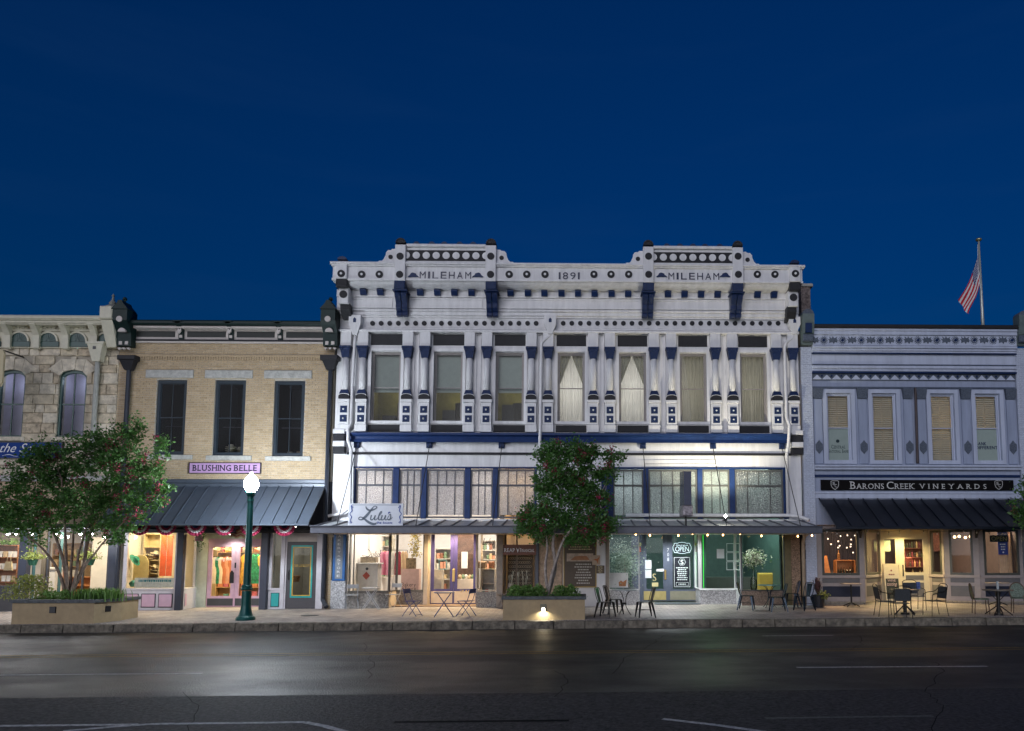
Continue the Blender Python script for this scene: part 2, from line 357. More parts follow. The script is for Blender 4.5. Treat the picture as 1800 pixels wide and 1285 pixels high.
def pavers():
    m = mat('brick_pavers', (0.36, 0.30, 0.26), rough=0.6, var=0.15, scale=2); nt = m.node_tree; b = nt.nodes['Principled BSDF']
    tc = nt.nodes.new('ShaderNodeTexCoord'); mp = nt.nodes.new('ShaderNodeMapping'); mp.inputs['Rotation'].default_value = (0, 0, rad(45))
    t = nt.nodes.new('ShaderNodeTexBrick'); t.inputs['Scale'].default_value = 1; t.inputs['Brick Width'].default_value = 0.21; t.inputs['Row Height'].default_value = 0.105; t.inputs['Mortar Size'].default_value = 0.006
    t.inputs['Color1'].default_value = (0.50, 0.43, 0.38, 1); t.inputs['Color2'].default_value = (0.40, 0.345, 0.305, 1); t.inputs['Mortar'].default_value = (0.12, 0.105, 0.095, 1)
    nt.links.new(tc.outputs['Object'], mp.inputs[0]); nt.links.new(mp.outputs[0], t.inputs['Vector'])
    n = nt.nodes.new('ShaderNodeTexNoise'); n.inputs['Scale'].default_value = 1.6; n.inputs['Detail'].default_value = 6; nt.links.new(tc.outputs['Object'], n.inputs['Vector'])
    r = nt.nodes.new('ShaderNodeMapRange'); r.inputs[1].default_value = .3; r.inputs[2].default_value = .7; r.inputs[3].default_value = .65; r.inputs[4].default_value = 1.1; nt.links.new(n.outputs[0], r.inputs[0])
    mx = nt.nodes.new('ShaderNodeMix'); mx.data_type = 'RGBA'; mx.blend_type = 'MULTIPLY'; mx.inputs[0].default_value = 1
    nt.links.new(t.outputs['Color'], mx.inputs[6]); nt.links.new(r.outputs[0], mx.inputs[7]); nt.links.new(mx.outputs[2], b.inputs['Base Color'])
    bp = nt.nodes.new('ShaderNodeBump'); bp.inputs['Strength'].default_value = 0.5; bp.inputs['Distance'].default_value = 0.01; bp.invert = True
    nt.links.new(t.outputs['Fac'], bp.inputs['Height']); nt.links.new(bp.outputs[0], b.inputs['Normal'])
    return m
M_ASPH = asphalt(); M_PAVE = pavers()
M_KERB = mat('kerb_limestone', (0.22, 0.19, 0.145), rough=0.9, var=0.45, scale=6, bump=0.8, bscale=22, stain=0.9)
M_PAINT = mat('road_paint', (0.62, 0.62, 0.60), rough=0.7, var=0.45, scale=14)
M_YEL = mat('yellow_road_paint', (0.30, 0.19, 0.04), rough=0.7, var=0.45, scale=14)
M_TAR = mat('tar', (0.006, 0.006, 0.007), rough=0.85, var=0, spec=.08)
ground = MB(); q = [(-900, -900), (900, -900), (900, 900), (-900, 900)]
ground.add([(x, y, 0.05 + SLOPE * x - 0.36) for x, y in q], [(0, 1, 2, 3)])
struct(ground.build('ground', mat('bare_ground', (0.10, 0.09, 0.07), rough=0.9)))
road = MB(); q = [(-400, -42), (400, -42), (400, KERB_Y - .1), (-400, KERB_Y - .1)]
road.add([(x, y, road_z(x)) for x, y in q], [(0, 1, 2, 3)]); road = struct(road.build('road', M_ASPH))
lane = MB(); yl = Gr(900, 1219)[1]; lane.add([(x, y, road_z(x) + .002) for x, y in ((-400, -41), (400, -41), (400, yl), (-400, yl + .05))], [(0, 1, 2, 3)]); lane.build('parking_lane', mat('old_asphalt', (.066, .063, .064), rough=.72, var=.65, scale=16, bump=1.0, bscale=26, spec=.25, stain=.5), road)
def paint(name, pts, w, m, dz=0.004):   # a line of paint through photographed points on the road
    p = [Gr(u, v) for u, v in pts]; mb = MB()
    for a, b in zip(p, p[1:]):
        d = Vector((b[0] - a[0], b[1] - a[1], 0)).normalized(); n = Vector((-d.y, d.x, 0)) * w / 2
        mb.add([(a[0] + n.x, a[1] + n.y, road_z(a[0]) + dz), (a[0] - n.x, a[1] - n.y, road_z(a[0]) + dz), (b[0] - n.x, b[1] - n.y, road_z(b[0]) + dz), (b[0] + n.x, b[1] + n.y, road_z(b[0]) + dz)], [(0, 1, 2, 3)])
    return mb.build(name, m, road)
for k in (0, 1): paint('centre_line', [(-150, 1154 + 3.2 * k), (900, 1146 + 3.2 * k), (1950, 1137 + 3.2 * k)], 0.10, M_YEL)
paint('lane_line', [(0, 1187), (355, 1184)], 0.10, M_PAINT); paint('lane_line', [(1400, 1173.5), (1735, 1171.5)], 0.10, M_PAINT); paint('lane_line', [(1340, 1118), (1465, 1117)], 0.10, M_PAINT, .005)
paint('parking_line', [(-60, 1277), (240, 1274)], 0.10, M_PAINT); paint('parking_line', [(110, 1286), (200, 1278), (270, 1273), (420, 1271.5), (535, 1270)], 0.10, M_PAINT, .005)
paint('parking_line', [(535, 1270), (570, 1277), (625, 1292)], 0.10, M_PAINT, .006); paint('parking_line', [(1165, 1264), (1260, 1275), (1345, 1287)], 0.10, M_PAINT)
paint('tar_strip', [(693, 1270), (1000, 1267)], 0.10, M_TAR, .005); paint('old_marking', [(1345, 1263), (1640, 1259)], 0.09, mat('worn_paint', (0.10, 0.11, 0.10), var=.6, scale=25), .005)
rng = random.Random(5)
for pts in ([(1075, 1185), (1090, 1164), (1150, 1128), (1180, 1112)], [(1640, 1290), (1655, 1240), (1630, 1216), (1655, 1180), (1640, 1160)], [(330, 1285), (345, 1240), (320, 1210)], [(980, 1225), (1000, 1195), (970, 1175)], [(640, 1130), (655, 1165), (648, 1200)], [(1500, 1145), (1515, 1130), (1500, 1110)], [(720, 1112), (760, 1106)]):
    q = []
    for a, b in zip(pts, pts[1:]):
        for k in range(5): q.append((a[0] + (b[0] - a[0]) * k / 5 + rng.uniform(-6, 6), a[1] + (b[1] - a[1]) * k / 5))
    paint('crack', q, 0.012, M_TAR, .003)
walk = MB(); slab(walk, -60, 60, KERB_Y + .28, 0, -0.25, 0, 4); slab(walk, -60, 60, 0.0, 4.5, -0.25, -0.0, 4); walk = struct(walk.build('sidewalk', M_PAVE))
kerb = struct(empty('kerb', (0, KERB_Y, road_z(0))))
jx = [-420, -300, -200, -120, -40, 38, 112, 200, 268, 340, 414, 490, 552, 635, 690, 758, 830, 905, 973, 1028, 1095, 1155, 1248, 1305, 1362, 1451, 1520, 1563, 1673, 1733, 1815, 1900, 1990]
jX = [fx(u, 1098, KERB_Y) for u in jx]; jX = [jX[0] - 20] + jX + [jX[-1] + 20]
for a, b in zip(jX, jX[1:]):
    e = rng.uniform(-.008, .008); y0 = KERB_Y - .04 + rng.uniform(-.012, .012); g = 0.012; t = KERB_Y + .28
    za, zb = gz(a, KERB_Y + .01) + e, gz(b, KERB_Y + .01) + e
    MB().hull([(a + g, y0 - .02, za - .4), (b - g, y0 - .02, zb - .4), (b - g, t, zb - .4), (a + g, t, za - .4), (a + g, y0 + .035, za), (b - g, y0 + .035, zb), (b - g, t, zb), (a + g, t, za)]).build('kerb_stone', M_KERB, kerb)
mh = MB(); px_, py_ = Gp(545, 1082); mh.lathe(px_, py_, [(.27, gz(px_, py_) + .001), (.27, gz(px_, py_) + .006)], 20); mh.build('manhole_cover', mat('cast_iron', (.05, .05, .05), rough=.5, metal=.6), walk)
# ================================================================ shared paints
WHITE = mat('white_paint', (0.80, 0.79, 0.79), rough=0.5, var=0.10, scale=5, bump=0.06, bscale=14, streak=True, stain=.09)
NAVY = mat('navy_paint', (0.008, 0.026, 0.095), rough=0.45, var=0.15, scale=5, spec=.25)
NAVY_T = mat('navy_timber', (0.013, 0.038, 0.135), rough=0.45, var=0.18, scale=4, spec=.25)
CHAR = mat('charcoal_paint', (0.022, 0.022, 0.026), rough=0.55, var=0.15, scale=4, spec=.25)
CHARO = mat('charcoal_ornament', (0.024, 0.024, 0.028), rough=0.45, spec=.3, var=0.2, scale=20, bump=1.0, bscale=34)
NAVYO = mat('navy_ornament', (0.008, 0.026, 0.095), rough=0.35, spec=.35, var=0.2, scale=20, bump=1.0, bscale=40)
TAUPE = mat('taupe_sash', (0.30, 0.275, 0.26), rough=0.5, var=0.08)
GLASS = glass('window_glass', ior=1.3); GLASSD = glass('upper_glass', (0.93, 0.96, 0.95), 1.0, ior=1.25)
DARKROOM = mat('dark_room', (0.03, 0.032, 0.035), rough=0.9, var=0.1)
def arc(x, z, r, a0, a1, n=10, rz=None): return [(x + r * math.cos(rad(a0 + (a1 - a0) * i / n)), z + (rz or r) * math.sin(rad(a0 + (a1 - a0) * i / n))) for i in range(n + 1)]

# ================================================================ white ornate building
XL, XR = fx(590, 700), fx(1405, 700)
main = thing('ornate_commercial_building', 'white two storey ornate building with navy trim, dated 1891 on its parapet', 'building', ((XL + XR) / 2, 0, 0))
Z = lambda v, Y=0.0: fz(v, Y, 1000)
# solid upper body with window openings
WIN = [(652, 704), (762, 813), (871, 921), (980, 1028), (1088, 1136), (1195, 1242), (1301, 1348)]
wx = [(fx(a, 685), fx(b, 685)) for a, b in WIN]; wz0, wz1 = Z(746), Z(620)
body = MB(); xs = [XL] + [v for p in wx for v in p] + [XR]
for i in range(0, len(xs), 2): body.box(xs[i], xs[i + 1], 0, .35, wz0, wz1)
body.box(XL, XR, 0, .35, wz1, Z(548)); body.box(XL, XR, 0, .35, Z(822), wz0); body.box(XL, XR, .1, .35, Z(548), Z(470))
body.build('wall', WHITE, main)
B(XL + .02, XR - .02, .36, 9, Z(480), Z(478)).build('roof', mat('roof_membrane', (.1, .1, .1)), main)
for x in (XL, XR - .3): B(x, x + .3, .36, 9, 0, Z(500)).build('side_wall', mat('rubble_side', (.3, .27, .24), var=.3, bump=.5), main)
# cornice: stacked mouldings, each proud of the one below
def band(v0, v1, y, m, name='moulding', x0=None, x1=None, c=0.0):
    a, b = (XL if x0 is None else x0), (XR if x1 is None else x1); z0, z1 = Z(v1, y), Z(v0, y)
    mb = MB(); mb.cbox(a, b, y, .1, z0, z1, c) if c else mb.box(a, b, y, .1, z0, z1)
    return mb.build(name, m, main)
band(560, 577, -.05, WHITE, 'disc_band'); band(577.3, 580, -.09, WHITE); band(556, 559.7, -.10, WHITE)
band(549, 555.7, -.16, WHITE, 'bed_moulding', c=.02); band(544, 548.7, -.22, WHITE, 'bed_moulding', c=.03)
band(524, 543.7, -.20, WHITE, 'panel_band')
band(520.5, 523.7, -.26, WHITE); band(511.5, 520.2, -.24, WHITE, 'dentil_band')
# cove under the frieze
zc0, zc1 = Z(511.3, -.3), Z(494, -.7)
mb = MB(); mb.prism_x([(0.1, zc0), (0.1, zc1)] + [(-.30 - .40 * math.sin(rad(a)), zc0 + (zc1 - zc0) * (1 - math.cos(rad(a)))) for a in (90, 72, 54, 36, 18, 0)][::1], XL + .12, XR - .12); mb.build('cove', WHITE, main)
FY = -.72
band(470, 493.7, FY, WHITE, 'frieze'); band(466.5, 469.7, FY - .07, WHITE, 'crown_moulding', XL - .04, XR + .04, .02); band(462, 466.2, FY - .12, WHITE, 'crown_moulding', XL - .08, XR + .08, .025); band(491, 495, FY - .04, WHITE, 'moulding', XL - .02, XR + .02, .015)
# recessed panels of the panel band, raised frames
def frame(mb, x0, x1, z0, z1, y0, y1, t, tz=None):
    tz = tz or t
    mb.box(x0, x1, y0, y1, z0, z0 + tz); mb.box(x0, x1, y0, y1, z1 - tz, z1); mb.box(x0, x0 + t, y0, y1, z0 + tz, z1 - tz); mb.box(x1 - t, x1, y0, y1, z0 + tz, z1 - tz); return mb
for a, b in ((616, 690), (721, 848), (880, 1127), (1152, 1282), (1309, 1380)):
    x0, x1 = fx(a, 535, -.2), fx(b, 535, -.2); frame(MB(), x0, x1, Z(543, -.22), Z(526, -.22), -.225, -.19, .05).build('panel_frame', WHITE, main)
# round bosses of the frieze
def boss(u, v, y, r, name='boss', eye=True, m=CHAR):
    x, z = W(u, v, y); o = MB(); o.disc(x, z, r, y - .03, y + .01, 18); o = o.build(name, m, main)
    if eye: MB().disc(x, z, r * .33, y - .05, y - .028, 10).build('boss_eye', WHITE, o)
for u in (636, 667, 895, 926, 958, 1044, 1074, 1105, 1331, 1362): boss(u, 482.5, FY, .125)
for u in [655 + 15.13 * i for i in range(20)] + [990 + 15.1 * i for i in range(26)]:
    if u < 1384: boss(u, 568.5, -.05, .082, 'frieze_disc', False)
# posts of the parapet
def post(u, w, v0, v1, y, discs, name='parapet_post', r=.12, eye=False):
    x = fx(u, (v0 + v1) / 2, y); h = w / 52 / 2; p = MB().cbox(x - h, x + h, y, .05, Z(v1, y), Z(v0, y), .015).build(name, WHITE, main)
    for v in discs:
        z = W(u, v, y)[1]; d = MB().disc(x, z, r, y - .025, y + .01, 16).build('boss', CHAR, p)
        if eye: MB().disc(x, z, r * .33, y - .045, y - .023, 10).build('boss_eye', WHITE, d)
    return x, p
def dome(x, z, r, y0, y1, m, p, name='dome_cap'):
    MB().prism_y(arc(x, z, r, 0, 180, 12), y0, y1).build(name, m, p); MB().ring(x, z, r * .72, r * .9, y0 - .02, y0 + .005, 8, 0, 180).build(name + '_rim', CHARO, p)
for u0, u1, pn in ((703, 862.5, (732, 759, 781, 808, 832)), (1140, 1297.5, (1172, 1195, 1218, 1239, 1265))):
    px2 = []
    for u in (u0, u1):
        x, p = post(u, 18.5, 432, 495, FY - .13, (450.5, 482.5)); px2.append(x); dome(x, Z(431.5, FY), .175, FY - .12, FY + .25, CHARO, p)
    xa, xb = px2[0] + .18, px2[1] - .18
    pd = B(xa, xb, FY, .0, Z(466, FY), Z(434, FY)).build('pediment', WHITE, main)
    MB().cbox(xa, xb, FY - .09, 0.02, Z(437, FY), Z(432, FY), .02).build('crown_moulding', WHITE, pd); MB().cbox(xa, xb, FY - .06, 0.02, Z(465.9, FY), Z(462.5, FY), .015).build('crown_moulding', WHITE, pd)
    zb, zt = Z(460.5, FY), Z(442, FY); B(xa, xb, FY - .012, FY + .01, zb, zt).build('dark_panel', CHAR, pd)
    n = 7; st = (xb - xa) / (n + 1); zc = (zb + zt) / 2
    for i in range(n): MB().disc(xa + st * (i + 1), zc, .122, FY - .03, FY, 18).build('white_disc', WHITE, pd)
    MB().disc(xa, zc, .122, FY - .03, FY, 9, -90, 90).build('white_disc', WHITE, pd); MB().disc(xb, zc, .122, FY - .03, FY, 9, 90, 270).build('white_disc', WHITE, pd)
    for u in pn: MB().prism_y(arc(fx(u, 431, FY), Z(432.5, FY), .115, 0, 180, 10), FY - .02, FY + .2).build('ball_finial', NAVY, pd)
    for sgn, xe in ((-1, px2[0] - .18), (1, px2[1] + .18)):
        zb_, zt_ = Z(466, FY), Z(440, FY); h = zt_ - zb_
        pf = [(0, 0), (.62, 0), (.62, .05), (.55, .1), (.46, .1), (.40, .16), (.34, .30), (.33, h - .12), (.27, h - .05), (.17, h - .04), (.12, h), (0, h)]
        poly = [(xe + sgn * a, zb_ + b) for a, b in pf]; poly = poly if sgn > 0 else poly[::-1]
        s_ = MB().prism_y(poly, FY, FY + .2).build('scroll_wing', WHITE, main); MB().disc(xe + sgn * .17, zb_ + h * .45, .075, FY - .02, FY + .01, 14).build('boss', CHAR, s_)
for u, sg in ((600, -1), (1398, 1)):   # end posts stepping in down the side
    x, p = post(u, 19, 462, 492, FY - .10, (481,), r=.125, eye=True); MB().prism_y(arc(x, Z(460.5, FY), .16, 0, 180, 12, .11), FY - .08, FY + .2).build('dome_cap', NAVY, p)
    MB().cbox(x - .19, x + .19, FY - .06, .05, Z(508, FY), Z(492.4, FY), .02).build('carved_block', CHARO, p)
    q = MB().cbox(x - .17 - .03 * sg, x + .17 - .03 * sg, FY + .1, .05, Z(536, -.6), Z(508.4, -.6), .02).build('end_block', WHITE, p); MB().disc(x - .03 * sg, Z(520.5, -.6), .13, FY + .07, FY + .11, 16).build('boss', CHARO, q)
    x2 = x - .06 * sg; MB().prism_x([(.05, Z(562, -.3)), (.05, Z(536.5, -.5)), (-.52, Z(536.5, -.5)), (-.50, Z(545, -.5)), (-.36, Z(556, -.4)), (-.22, Z(562, -.3))], x2 - .16, x2 + .16).build('scroll_block', CHARO, p)
# dentils and consoles
for u in (639, 669, 739, 769, 799, 829, 897.5, 928, 957, 987, 1016, 1045, 1075, 1104, 1174, 1203, 1232, 1261, 1331, 1360):
    x = fx(u, 516, -.3); z0, z1 = Z(521, -.3), Z(512, -.3)
    MB().prism_x([(-.235, z0), (-.235, z1), (-.42, z1), (-.42, z1 - .05), (-.34, z0)], x - .105, x + .105).build('dentil', NAVY, main)
for u in (704, 864, 1139.5, 1295.5):
    x = fx(u, 505, -.65); c = MB().cbox(x - .185, x + .185, FY - .10, -.2, Z(511, FY), Z(496, FY), .02).build('console', NAVYO, main)
    MB().cbox(x - .24, x + .24, FY - .06, -.2, Z(513.6, -.7), Z(511.3, -.7), .01).build('console_cap', NAVY, c)
    zt, zb = Z(514, -.6), Z(557, -.3); h = zt - zb
    for k in (-1, 1):
        prof = [(-.16, zb), (-.16, zt), (-.66, zt), (-.70, zt - .10), (-.64, zt - .20), (-.52, zt - .30), (-.46, zt - .36), (-.47, zt - .5), (-.40, zt - .58), (-.34, zb + .14), (-.36, zb + .1), (-.36, zb + .02), (-.34, zb)]
        MB().prism_x(prof, x + (.012 if k > 0 else -.19), x + (.19 if k > 0 else -.012)).build('console_scroll', NAVYO, c)
# raised lettering and leaf sprays
LET = mat('navy_letter', (0.008, 0.014, 0.05), rough=.4, var=0)
def letters(s, u0, u1, v0, v1, y):
    x0, x1, z0, z1 = rect(u0, u1, v0, v1, y); n = len(s); wtot = sum(.35 if c in 'I1' else 1 for c in s); x = x0; k = (x1 - x0) / (wtot + .42 * (n - 1))
    for ch in s:
        w = k * (.35 if ch in 'I1' else 1); mb = MB(); vs, fs = glyphs(ch, -.002)
        xs_ = [v[0] for v in vs]; zs_ = [v[1] for v in vs]; a, b, c_, d = min(xs_), max(xs_), min(zs_), max(zs_)
        for yy in (y - .022,): mb.add([(x + (v[0] - a) / (b - a) * w, yy, z0 + (v[1] - c_) / (d - c_) * (z1 - z0)) for v in vs], fs)
        nv = len(vs); from collections import Counter
        ed = Counter()
        for f in fs:
            for i in range(len(f)): e = (f[i], f[(i + 1) % len(f)]); ed[tuple(sorted(e))] += 1
        bk = mb.v[:nv]; mb.add([(p[0], y, p[2]) for p in bk], [])
        for f in list(fs):
            for i in range(len(f)):
                e = (f[i], f[(i + 1) % len(f)])
                if ed[tuple(sorted(e))] == 1: mb.f.append((e[1], e[0], e[0] + nv, e[1] + nv)); mb.fm.append(0)
        mb.build('letter', LET, main); x += w + .42 * k
def spray(u, sg):
    x, z = W(u, 484, FY); pf = [(-.19, -.06), (-.15, -.075), (-.05, -.06), (.05, -.065), (.13, -.06), (.19, -.075), (.14, -.02), (.10, .0), (.085, .05), (.03, .07), (-.03, .085), (-.085, .06), (-.12, .0)]
    poly = [(x + sg * a, z + b) for a, b in pf]; MB().prism_y(poly if sg > 0 else poly[::-1], FY - .04, FY).build('leaf_spray', NAVY, main)
letters('MILEHAM', 738, 828, 478, 490, FY); spray(727, 1); spray(840, -1)
letters('MILEHAM', 1175, 1264, 480, 491.5, FY); spray(1163, 1); spray(1274, -1)
letters('1891', 982, 1019, 479, 491, FY)

# ---- upper windows, columns
def sash_window(x0, x1, z0, z1, y, parent, m, g, bars=0, name='window', depth=.09, mid=.5, ft=.05):
    w = MB(); frame(w, x0, x1, z0, z1, y, y + depth, ft); zm = z0 + (z1 - z0) * mid
    w = w.build(name, m, parent)
    for (a, b, yy) in ((zm - .018, z1 - ft, y + .03), (z0 + ft, zm + .018, y + .05)):
        s_ = MB(); frame(s_, x0 + ft, x1 - ft, a, b, yy, yy + .03, .032)
        for k in range(bars): xx = x0 + (x1 - x0) * (k + 1) / (bars + 1); s_.box(xx - .012, xx + .012, yy + .003, yy + .027, a + .03, b - .03)
        s_.build('sash', m, w)
        MB().add([(x0 + ft + .03, yy + .016, a + .03), (x1 - ft - .03, yy + .016, a + .03), (x1 - ft - .03, yy + .016, b - .03), (x0 + ft + .03, yy + .016, b - .03)], [(0, 1, 2, 3)]).build('pane', g, w)
    return w
def curtain(x0, x1, z0, z1, y, m, parent, name='curtain', part=None, waves=7, amp=.03, n=28, m2=14):
    """folded cloth; part(t) gives how far the left and right halves are drawn aside at height t"""
    for side in (0, 1):
        mb = MB(); vs = []
        for j in range(m2 + 1):
            t = j / m2; z = z1 + (z0 - z1) * t; lim = part(t) if part else .5
            for i in range(n + 1):
                s_ = i / n; xx = (x0 + (x1 - x0) * lim * s_) if side == 0 else (x1 - (x1 - x0) * lim * s_)
                vs.append((xx, y + amp * math.sin(s_ * waves * 3.14 + side) * (.6 + .4 * math.sin(3 * t + i)), z))
        mb.add(vs, [(j * (n + 1) + i, j * (n + 1) + i + 1, (j + 1) * (n + 1) + i + 1, (j + 1) * (n + 1) + i) for j in range(m2) for i in range(n)])
        mb.build(name, m, parent, smooth=True)
def cloth(name, col, tr=.5):
    m = mat(name, col, rough=.9, var=.12, scale=3); nt = m.node_tree; b = nt.nodes['Principled BSDF']; tl = nt.nodes.new('ShaderNodeBsdfTranslucent'); tl.inputs[0].default_value = (*col, 1); ms = nt.nodes.new('ShaderNodeMixShader'); ms.inputs[0].default_value = tr
    nt.links.new(b.outputs[0], ms.inputs[1]); nt.links.new(tl.outputs[0], ms.inputs[2]); nt.links.new(ms.outputs[0], nt.nodes['Material Output'].inputs[0]); return m
cloth('sheer_curtain', (.72, .71, .68), .6); cloth('olive_curtain', (.46, .44, .37), .5); cloth('cream_curtain', (0.40, 0.38, 0.28), .3)
CURT = mat('cream_curtain', (0.62, 0.58, 0.47), rough=.9, var=.12, scale=3); SHADE = mat('roller_shade', (0.34, 0.38, 0.34), rough=.8, var=.06)
OLIVE = mat('olive_room', (0.15, 0.135, 0.045), rough=.9, var=.25, scale=2)
for i, (a, b) in enumerate(wx):
    f = MB(); frame(f, a - .1, b + .1, wz0 - .0, wz1 + .12, -.055, .02, .1, .1); f.build('window_casing', WHITE, main)
    sash_window(a, b, wz0 + .03, wz1, .06, main, TAUPE, GLASSD)
    MB().cbox(a - .04, b + .04, -.03, .05, Z(608.5), Z(589.5), .012).build('header_panel', CHAR, main); MB().cbox(a - .05, b + .05, -.06, .05, Z(760), Z(748), .012).build('sill_panel', CHAR, main)
    room = MB(); room.box(a - .35, b + .35, 2.3, 2.34, wz0 - .3, wz1 + .3); room.box(a - .39, a - .35, .36, 2.3, wz0 - .3, wz1 + .3); room.box(b + .35, b + .39, .36, 2.3, wz0 - .3, wz1 + .3); room.box(a - .35, b + .35, .36, 2.3, wz1 + .3, wz1 + .34); room.box(a - .35, b + .35, .36, 2.3, wz0 - .34, wz0 - .3)
    room.build('room', OLIVE if i < 3 else mat('pale_room', (.44, .43, .40), var=.1), main)
    zm = (wz0 + wz1) / 2
    if i < 3:
        B(a + .02, b - .02, .24, .25, zm - .12, wz1).build('roller_shade', SHADE, main)
        d = MB(); d.box(a + .1, a + .55, 1.2, 1.7, wz0 - .3, wz0 + .5 + .2 * i); d.tube([(b - .3, 1.3, wz0 - .3), (b - .3, 1.3, zm - .3)], .1 + .05 * i, 8); d.build('furniture', mat('dark_furniture', (.05, .045, .03)), main)
    elif i == 3 or i == 4: curtain(a, b, wz0, wz1, .3, CURT, main, part=lambda t: max(.03, .5 - 1.0 * t), amp=.025); curtain(a, b, wz0, wz1, .55, mat('sheer_curtain', (.6, .62, .58), rough=.9, var=.08), main, 'sheer_curtain', amp=.06, waves=17, n=64)
    else: curtain(a, b, wz0, wz1, .34, mat('olive_curtain', (.36, .36, .27), rough=.9, var=.15, scale=3), main, waves=15, amp=.06, n=60)
COLX = [606.8, 637, 716, 746.6, 825, 855.6, 934, 963.5, 1042.7, 1072, 1149.6, 1179.9, 1257.8, 1287.5, 1364.8, 1394]
def column():
    c = empty('column'); h = .18
    def part(name, m, *f):
        mb = MB()
        for g in f: g(mb)
        return mb.build(name, m, c, local=True)
    z = lambda v: Z(v, -.12)
    part('impost_block', WHITE, lambda m: m.cbox(-h, h, -.20, 0, z(610.7), z(585), .012))
    part('capital', NAVYO, lambda m: m.hull([(-.115, -.2, z(631)), (.115, -.2, z(631)), (.115, -.01, z(631)), (-.115, -.01, z(631)), (-.17, -.26, z(615)), (.17, -.26, z(615)), (.17, -.01, z(615)), (-.17, -.01, z(615))]), lambda m: m.cbox(-.19, .19, -.28, -.0, z(614.8), z(611), .012), lambda m: m.disc(-.13, z(617), .045, -.285, -.2, 10), lambda m: m.disc(.13, z(617), .045, -.285, -.2, 10))
    mb = MB(); mb.lathe(0, -.10, [(.115, z(687)), (.105, z(655)), (.10, z(631.2))], 14); mb.build('shaft', WHITE, c, local=True, smooth=True)
    part('base_cap', NAVY, lambda m: m.hull([(-.16, -.23, z(694.5)), (.16, -.23, z(694.5)), (.16, -.01, z(694.5)), (-.16, -.01, z(694.5)), (-.11, -.2, z(687.2)), (.11, -.2, z(687.2)), (.11, -.01, z(687.2)), (-.11, -.01, z(687.2))]))
    part('arched_block', CHAR, lambda m: m.prism_y([(-h, z(703)), (h, z(703))] + arc(0, z(699), h, 0, 180, 8, .085), -.24, -.005)); part('arched_rim', WHITE, lambda m: [m.prism_y([p, q, (q[0] * 1.12, q[1] + .012), (p[0] * 1.12, p[1] + .012)][::-1], -.25, -.2) for p, q in zip(arc(0, z(699), h, 20, 160, 7, .085), arc(0, z(699), h, 20, 160, 7, .085)[1:])])
    pd = part('pedestal', WHITE, lambda m: m.cbox(-h, h, -.20, 0, z(747), z(709), .012), lambda m: m.cbox(-h - .02, h + .02, -.23, 0, z(708.7), z(703.3), .015), lambda m: m.cbox(-h - .015, h + .015, -.22, 0, z(760.5), z(747.3), .012))
    for v in (721.5, 737.5):
        r = MB().cbox(-.115, .115, -.225, -.195, z(v) - .115, z(v) + .115, .01).build('rosette', NAVYO, pd, local=True); mb = MB(); mb.blob((0, -.23, z(v)), .035, 8, 6); mb.build('rosette_bead', WHITE, r, local=True, smooth=True)
    return c
proto = column()
for i, u in enumerate(COLX):
    x = fx(u, 668, -.12); c = proto if i == 0 else dup(proto)
    c.parent = main; c.location = (x - main.location.x, 0, 0)
for i in range(1, 15, 2):   # flat strips between the paired columns
    x = (fx(COLX[i + 1 - 0], 668) + fx(COLX[i], 668)) / 2 if i in (2,) else None
for a, b in [(COLX[i], COLX[i + 1]) for i in range(2, 14, 2)]:
    xa, xb = fx(a, 668) + .2, fx(b, 668) - .2; frame(MB(), xa, xb, Z(759), Z(588), -.05, .01, .04).build('strip_panel', WHITE, main)
band(580.3, 584.7, -.22, WHITE, 'architrave', c=.02)
# blue belt course and band with tie rod anchors
xb0, xb1 = fx(617, 770), fx(1386, 770)
MB().prism_x([(.05, Z(778)), (.05, Z(761)), (-.30, Z(761, -.3)), (-.30, Z(764.5, -.3)), (-.20, Z(768, -.2)), (-.18, Z(772, -.2)), (-.22, Z(778, -.2))], xb0, xb1).build('belt_course', NAVY_T, main)
for u, in ((599,), (1399,)):
    x = fx(u, 775)
    for v0, v1, m, y in ((757, 765, WHITE, -.26), (765.4, 777, CHARO, -.22), (777.4, 787, WHITE, -.24), (787.4, 799, CHARO, -.20)): MB().cbox(x - .2, x + .2, y, .02, Z(v1), Z(v0), .02).build('end_block', m, main)
MB().box(XL + .45, XR - .35, -.06, .02, Z(800), Z(796)).build('moulding', CHAR, main)
for u in (628, 755, 882, 1006, 1130, 1253, 1374): MB().cbox(fx(u, 783) - .10, fx(u, 783) + .10, -.09, .01, Z(788.5), Z(778.5), .02).build('rod_anchor', NAVYO, main)
# downpipes with conductor heads
def downpipe(u_head, head_v, path, m=WHITE, r=.055, parent=main, y=-.16, hw=.2, hole=NAVY):
    x, z = W(u_head, head_v[0], y); z2 = W(u_head, head_v[1], y)[1]; hh = z - z2; d = MB()
    d.hull([(x - .07, y - .1, z2), (x + .07, y - .1, z2), (x + .07, y + .12, z2), (x - .07, y + .12, z2), (x - hw, y - .16, z - hh * .45), (x + hw, y - .16, z - hh * .45), (x + hw, y + .15, z - hh * .45), (x - hw, y + .15, z - hh * .45)]); d.box(x - hw, x + hw, y - .16, y + .15, z - hh * .45 + .001, z)
    d = d.build('conductor_head', m, parent); MB().prism_y([(x - .05, z - hh * .38), (x + .05, z - hh * .38), (x + .05, z - hh * .2), (x, z - hh * .12), (x - .05, z - hh * .2)], y - .164, y - .15).build('overflow', hole, d)
    pts = [(x, y, z2 + .02)] + [(*W(u, v, yy),) for u, v, yy in path]; pts = [pts[0]] + [(p[0], path[k][2], p[1]) for k, p in enumerate(pts[1:])]
    MB().tube(pts, r, 10).build('downpipe', m, parent, smooth=True)
